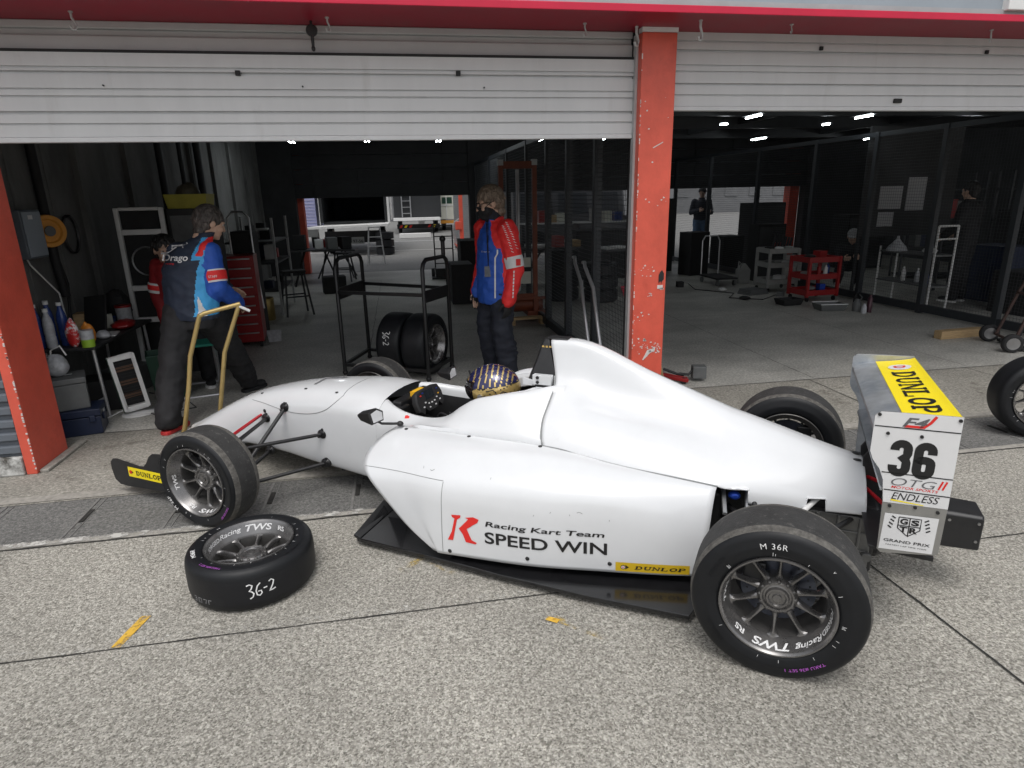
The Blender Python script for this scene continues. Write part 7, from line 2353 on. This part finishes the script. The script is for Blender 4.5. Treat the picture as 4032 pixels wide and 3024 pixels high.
for z in (.12, .34, .56):
    b = MB(); b.lathe([(.001, -.11), (.16, -.11), (.27, -.09), (.27, .09), (.16, .11), (.001, .11)], Matrix.Translation((.86, -.3, z)) @ Matrix.Rotation(R_(90), 4, 'X'), 24); b.build("spare_tyre", M['side'], t, smooth=40)
t = thing("truck", "farther flatbed truck with white tail lift and striped bumper on the paddock road", "truck", (1.0, 31, 0))
b = MB(); b.box(-1.1, 1.1, 0, 5, .7, 3.4); b.build("box_body", M['truck'], t)  # closed box; the shade of its open interior is put into the black
b = MB(); b.box(-1.15, 1.0, -.6, -.02, .60, .72); b.build("tail_lift", M['white'], t)
b = MB(); b.box(-1.0, 1.0, -.03, -.005, .22, .42); b.build("bumper", M['blackmat'], t)
for k in (0, 1, 2, 6, 7):
    b = MB(); b.prism([(-.9 + k * .22, .26), (-.79 + k * .22, .26), (-.72 + k * .22, .38), (-.83 + k * .22, .38)], (0, -.032, 0), (1, 0, 0), (0, 0, 1), (0, .006)); b.build("stripe", [M['dec_r'], M['dec_y']][k % 2], t)
b = MB(); b.box(.0, .3, -.05, -.036, .42, .58); b.build("number_plate", M['white'], t)
b = MB()
for x in (-.75, -.35): b.box(x, x + .05, -.1, -.03, .75, 2.4)
for k in range(6): b.box(-.75, -.3, -.09, -.04, .9 + k * .28, .93 + k * .28)
b.build("ladder", M['alu'], t)
wheelset(None, t, (-.85, .85), .8, .45)
t = thing("truck", "cream box truck parked beyond the flatbed on the paddock road", "truck", (3.05, 32.5, 0))
b = MB(); b.box(-.95, 1.2, 0, 5, .55, 3.0); b.build("box_body", M['cream'], t)
b = MB()
for x in (-.6, 0, .6): b.box(x, x + .04, -.03, -.004, .6, 2.9)
b.box(-.9, 1.1, -.03, -.004, 1.2, 1.25); b.build("rib", M['white'], t)
b = MB(); b.box(-.8, -.3, -.02, -.004, 1.3, 1.6); b.build("panel", M['green'], t)
b = MB(); b.box(-.9, 1.1, -.02, .0, .35, .5); b.build("bumper", M['org'], t)
wheelset(None, t, (-.7, .9), .8, .42)
t = thing("truck", "lavender sided truck at the far left of the rear doorway", "truck", (-3.35, 22, 0), R_(0))
b = MB(); b.box(-.8, .78, 0, 4.5, .75, 3.2); b.build("box_body", M['lav'], t)
b = MB()
for k in range(24): b.box(-.78, .76, -.012, -.002, .8 + k * .1, .83 + k * .1)
b.build("rib", mat("pale_lavender_rib", (.5, .5, .7), .5), t)
b = MB(); b.box(-.8, .78, .0, .2, .45, .7); b.build("bumper", M['greyp'], t)
wheelset(None, t, (-.6, .6), .7, .4)
t = thing("step_ladder", "white aluminium step ladder standing behind the open truck", "step ladder", (-.58, 16.75, 0))
for s in (-1, 1):
    b = MB(); b.bar((s * .22, -.12, 0), (s * .14, .05, .93), .03, .02); b.build("rail", M['white'], t)
    b = MB(); b.bar((s * .20, .35, 0), (s * .14, .07, .93), .025, .02); b.build("rear_leg", M['alu'], t)
for k in range(3):
    b = MB(); z = .22 + k * .23; b.box(-.20 + .02 * k, .20 - .02 * k, -.10 + .05 * k, -.03 + .05 * k, z, z + .02); b.build("step", M['white'], t)
bx(-.15, .15, 0, .12, .92, .945).build("top_step", M['white'], t)
t = thing("hand_truck", "tall black two wheeled hand truck standing inside the rear doorway", "hand truck", (.92, 13.4, 0))
for s in (-1, 1):
    b = MB(); b.tube([(s * .19, 0, .08), (s * .19, .04, 1.08)], .014, 8); b.build("rail", M['black'], t, smooth=40)
    b = MB(); b.lathe([(.001, -.03), (.10, -.03), (.10, .03), (.001, .03)], Matrix.Translation((s * .24, .06, .10)) @ Matrix.Rotation(R_(90), 4, 'Z'), 18); b.build("wheel", M['blackmat'], t, smooth=40)
for z in (.3, .6, .85, 1.07):
    b = MB(); b.bar((-.19, .02, z), (.19, .02, z), .02, .02); b.build("cross_strut", M['black'], t)
b = MB(); b.box(-.28, .2, -.3, .0, .01, .04); b.box(-.2, .16, -.25, 0, .041, .22); b.build("toe_plate", M['black'], t)
t = thing("engine_crane", "tall orange red engine crane beside the right jamb of the rear doorway", "crane", (2.05, 21, 0))
b = MB(); b.box(-.06, .06, -.06, .06, .1, 1.75); b.build("mast", M['red'], t)
b = MB(); b.box(-.22, .1, -.5, .4, .08, .16); b.box(-.2, .0, -.1, .1, .6, .85); b.build("base", M['red'], t, bevel=.01)
for x in (-.18, .06):
    for y in (-.4, .3):
        b = MB(); b.lathe([(.001, -.02), (.04, -.02), (.04, .02), (.001, .02)], Matrix.Translation((x, y, .04)) @ Matrix.Rotation(R_(90), 4, 'Z'), 14); b.build("castor", M['blackmat'], t, smooth=40)
b = MB(); b.tube([(-.2, -.3, .15), (-.3, -.3, .6), (-.25, -.3, .85), (-.1, -.3, .95)], .02, 8); b.tube([(-.2, .1, .15), (-.3, .1, .5), (-.25, .1, .75), (-.1, .1, .85)], .02, 8); b.build("handle", M['chrome'], t, smooth=40)
simple("wheel_stop", bx(-.65, .65, -.1, .1, 0, .2), M['white'], "long white block on the paddock road in front of the flatbed truck", "block", (.72, 27.3, 0), 0, None, None, .02)

# ================================================================= MORE CLUTTER
t = thing("van", "added dark grey van dimming the view behind the right bay", "van", (5.2, 19.2, 0))  # added vehicle, put in to darken the bright rear opening
b = MB(); b.loft([[Vector((x, y, z)) for y, z in ((-.85, .35), (.85, .35), (.88, 1.0), (.72, 1.85), (-.72, 1.85), (-.88, 1.0))] for x in (-1.9, 1.4)])
b.loft([[Vector((1.4, y, z)) for y, z in ((-.85, .35), (.85, .35), (.88, 1.0), (-.88, 1.0))], [Vector((2.2, y, z)) for y, z in ((-.8, .35), (.8, .35), (.8, .85), (-.8, .85))]])
b.build("body", mat("dark_grey_van_paint", (.05, .052, .056), .3, coat=.4, var=.05), t, smooth=30, bevel=.03)
for x0, x1 in ((-1.7, -.75), (-.6, .3), (.45, 1.25)):
    b = MB(); b.add([Vector((x0, -.872, 1.08)), Vector((x1, -.872, 1.08)), Vector((x1 - .03, -.768, 1.66)), Vector((x0 + .03, -.768, 1.66))], [(0, 1, 2, 3)]); b.build("window", mat("dark_van_glass", (.02, .022, .025), .08), t)
for x in (-1.2, 1.3):
    for y in (-.8, .8):
        b = MB(); b.lathe([(.001, -.1), (.2, -.1), (.31, -.08), (.31, .08), (.2, .1), (.001, .1)], Matrix.Translation((x, y, .31)), 24); b.build("wheel", M['side'], t, smooth=40)
def pile(items, group):
    for (name, x, y, z, w_, d_, h_, rz, mm, lab, cat) in items:
        simple(name, bx(-w_, w_, -d_, d_, 0, h_), M[mm] if isinstance(mm, str) else mm, lab, cat, (x, y, z), rz, group, None, .006)
pile([("storage_box", -2.62, 5.0, 0, .10, .09, .30, .1, 'blackmat', "black box wedged behind the stacked tool boxes by the left red pillar", "box"),
 ("storage_box", -2.55, 5.55, 0, .16, .14, .26, .3, 'blackmat', "black crate on the floor under the low folding table", "crate"),
 ("storage_box", -2.52, 6.1, 0, .15, .16, .22, -.2, 'greyp', "grey crate on the floor under the far end of the folding table", "crate"),
 ("carton", -2.68, 5.92, .5905, .09, .07, .16, .2, 'wood', "brown carton at the back of the folding table", "carton"),
 ("snack_box", -2.58, 6.02, .5905, .05, .03, .12, .4, 'cream', "cream snack box at the back of the folding table", "box"),
 ("book", -2.44, 5.68, .5905, .07, .10, .012, .2, 'white', "white notebook lying flat on the folding table", "notebook"),
 ("wet_wipes", -2.66, 6.22, .5905, .06, .05, .07, -.1, 'bluep', "blue packet at the far corner of the folding table", "packet"),
 ("monitor", -2.28, 7.1, 1.2, .16, .03, .24, .2, 'blackmat', "black monitor screen above the dark steel cabinet's side", "monitor"),
 ("battery_box", -2.0, 8.75, 0, .16, .12, .24, .1, 'blackmat', "black battery box on the floor past the red tool chest", "box"),
 ("storage_box", -2.35, 8.8, 0, .2, .2, .5, 0, 'greyp', "grey storage box against the left wall past the red tool chest", "box"),
 ("storage_box", -2.35, 8.8, .5005, .16, .18, .3, .1, 'dblue', "dark blue box on top of the grey storage box by the left wall", "box"),
 ("storage_box", -1.2, 11.9, 0, .2, .15, .3, .2, 'blackmat', "black flight case on the floor between stool and trestle table", "case"),
 ("generator", .95, 10.2, 0, .17, .3, .62, 0, 'blackmat', "black generator case by the wire partition behind the masked man", "case"),
 ("storage_box", 1.25, 11.4, 0, .2, .3, .9, 0, 'blackmat', "tall black case by the wire partition near the rear doorway", "case"),
], None)
t = thing("stand", "grey metal stand holding the black monitor", "stand", (-2.28, 7.1, 0))
bx(-.02, .02, -.02, .02, .02, 1.198).build("post", M['rail'], t); bx(-.15, .15, -.15, .15, 0, .02).build("base", M['rail'], t)
b = MB()
for k in range(3): b.tube([(0.0, .13 * math.cos(a) + .01 * k, -.16 + .16 * math.sin(a)) for a in [q * PI / 9 for q in range(18)]], .010, 6, 0, True)
b.tube([(0, 0, 0), (.03, 0, .0)], .008, 6)
simple("cable_coil", b, M['black'], "coiled black cable hanging on the left wall past the orange reel", "cable", (-2.82, 6.25, 1.55), 0, None, 40)
b = MB(); b.tube([(0, 0, 2.3), (.02, .05, 1.6), (.0, .3, 1.2), (.06, .5, .95), (.1, .45, .62)], .006, 6)
simple("power_cable", b, M['white'], "thin white cable drooping down the left wall to the folding table", "cable", (-2.81, 5.2, 0), 0, None, 40)
bag("backpack", (-2.60, 6.35, .59), (.13, .10, .15), M['blackmat'], "black backpack on the far end of the folding table", "backpack", 51)
# black tyre stacks in the right bay
for j, (x, y, n_) in enumerate(((3.1, 9.6, 3), (2.55, 9.9, 4), (4.6, 11.6, 3))):
    for k in range(n_):
        b = MB(); b.lathe([(.17, -.1), (.24, -.1), (.27, -.07), (.27, .07), (.24, .1), (.17, .1)], Matrix.Rotation(R_(90), 4, 'X'), 28, 0, True)
        simple("stacked_tyre", b, M['side'], ["tyre in the dark stack of three just right of the chipped pillar", "tyre in the dark stack of four behind the chipped pillar", "tyre in the dark stack of three deep in the right bay"][j], "tyre", (x, y, .1 + .2005 * k), 0, "stacked tyres in the right bay, stack " + "abc"[j], 40)
pile([("storage_box", 8.1, 7.0, 0, .3, .25, .55, .1, 'blackmat', "black case on the floor behind the right wire screen, in front of the notice board", "case"),
 ("storage_box", 8.6, 7.9, 0, .25, .3, .8, .1, 'dblue', "dark blue case behind the right wire screen right of the notice board", "case"),
 ("storage_box", 8.5, 6.6, 0, .3, .2, .5, -.2, 'greyp', "grey case behind the right wire screen near the rusty hand truck", "case"),
 ("panel", 5.35, 12.9, 0, .4, .05, 1.5, .1, 'blackmat', "tall black panel in front of the right bay's rear doorway", "panel"),
 ("equipment_case", 7.05, 13.0, 0, .25, .25, .7, .1, 'blackmat', "black case below the person outside the right bay", "case"),
 ("equipment_case", 5.9, 12.2, 0, .22, .2, .85, .2, 'blackmat', "black case left of the platform trolley in the right bay", "case"),
], None)

for q, (x, y, lab) in enumerate(((9.7, 10.3, "steel shelf rack of boxes behind the right wire screen, left one"), (10.6, 9.2, "steel shelf rack of boxes behind the right wire screen, right one"))):
    t = thing("shelf_rack", lab, "shelf", (x, y, 0), R_(-20))
    for z in (.05, .55, 1.05, 1.55): bx(-.6, .6, -.22, .22, z, z + .025).build("shelf", M['beam'], t)
    for sx in (-.6, .6):
        for sy in (-.22, .22): bx(sx - .015, sx + .015, sy - .015, sy + .015, 0, 1.85).build("upright", M['gate'], t)
    rnd = random.Random(30 + q)
    for k in range(10):
        lx, z = -.45 + .1 * k + rnd.uniform(-.03, .03), rnd.choice((.0755, .5755, 1.0755, 1.5755))
        c_, s_ = math.cos(R_(-20)), math.sin(R_(-20))
        simple("stored_box", bx(-.045, .045, -.15, .15, 0, rnd.uniform(.15, .38)), M[rnd.choice(['greyp', 'blackmat', 'white', 'dblue', 'redp', 'cream', 'wood'])], ["box on the left steel shelf rack behind the right wire screen", "box on the right steel shelf rack behind the right wire screen"][q], "box", (x + lx * c_, y + lx * s_, z), R_(-20), "boxes on the " + ["left", "right"][q] + " steel shelf rack", None, .004)
for k, (x, y, z, kd, mm, lab) in enumerate([(5.25, 9.0, 0, 'rag', 'blackmat', "black rag on the right bay floor left of the trays"), (5.35, 9.9, 0, 'rag', 'white', "white rag on the right bay floor left of the board stack"), (5.95, 9.15, 0, 'box', 'greyp', "small grey box on the floor between the two tool carts"), (6.55, 8.2, 0, 'can', 'blackmat', "black can on the floor right of the red tool cart"), (4.9, 10.6, 0, 'box', 'blackmat', "small black box on the floor left of the platform trolley")]):
    small("floor_item", x, y, z, kd, M[mm], lab, "clutter", None)
b = MB(); b.tube([(5.2, 10.9, .008), (5.0, 10.2, .008), (5.4, 9.6, .008), (5.1, 9.2, .008), (5.5, 8.9, .008), (6.0, 9.3, .008)], .007, 6)
simple("air_hose", b, M['black'], "thin black hose winding over the right bay floor by the carts", "hose", (0, 0, 0), 0, None, 40)
b = MB(); b.tube([(-2.25, 5.45, .006), (-2.0, 5.2, .006), (-1.75, 5.35, .006), (-1.9, 5.6, .006), (-2.3, 5.9, .006)], .005, 6)
simple("extension_cable", b, M['black'], "thin black cable on the floor around the panel heater's foot", "cable", (0, 0, 0), 0, None, 40)
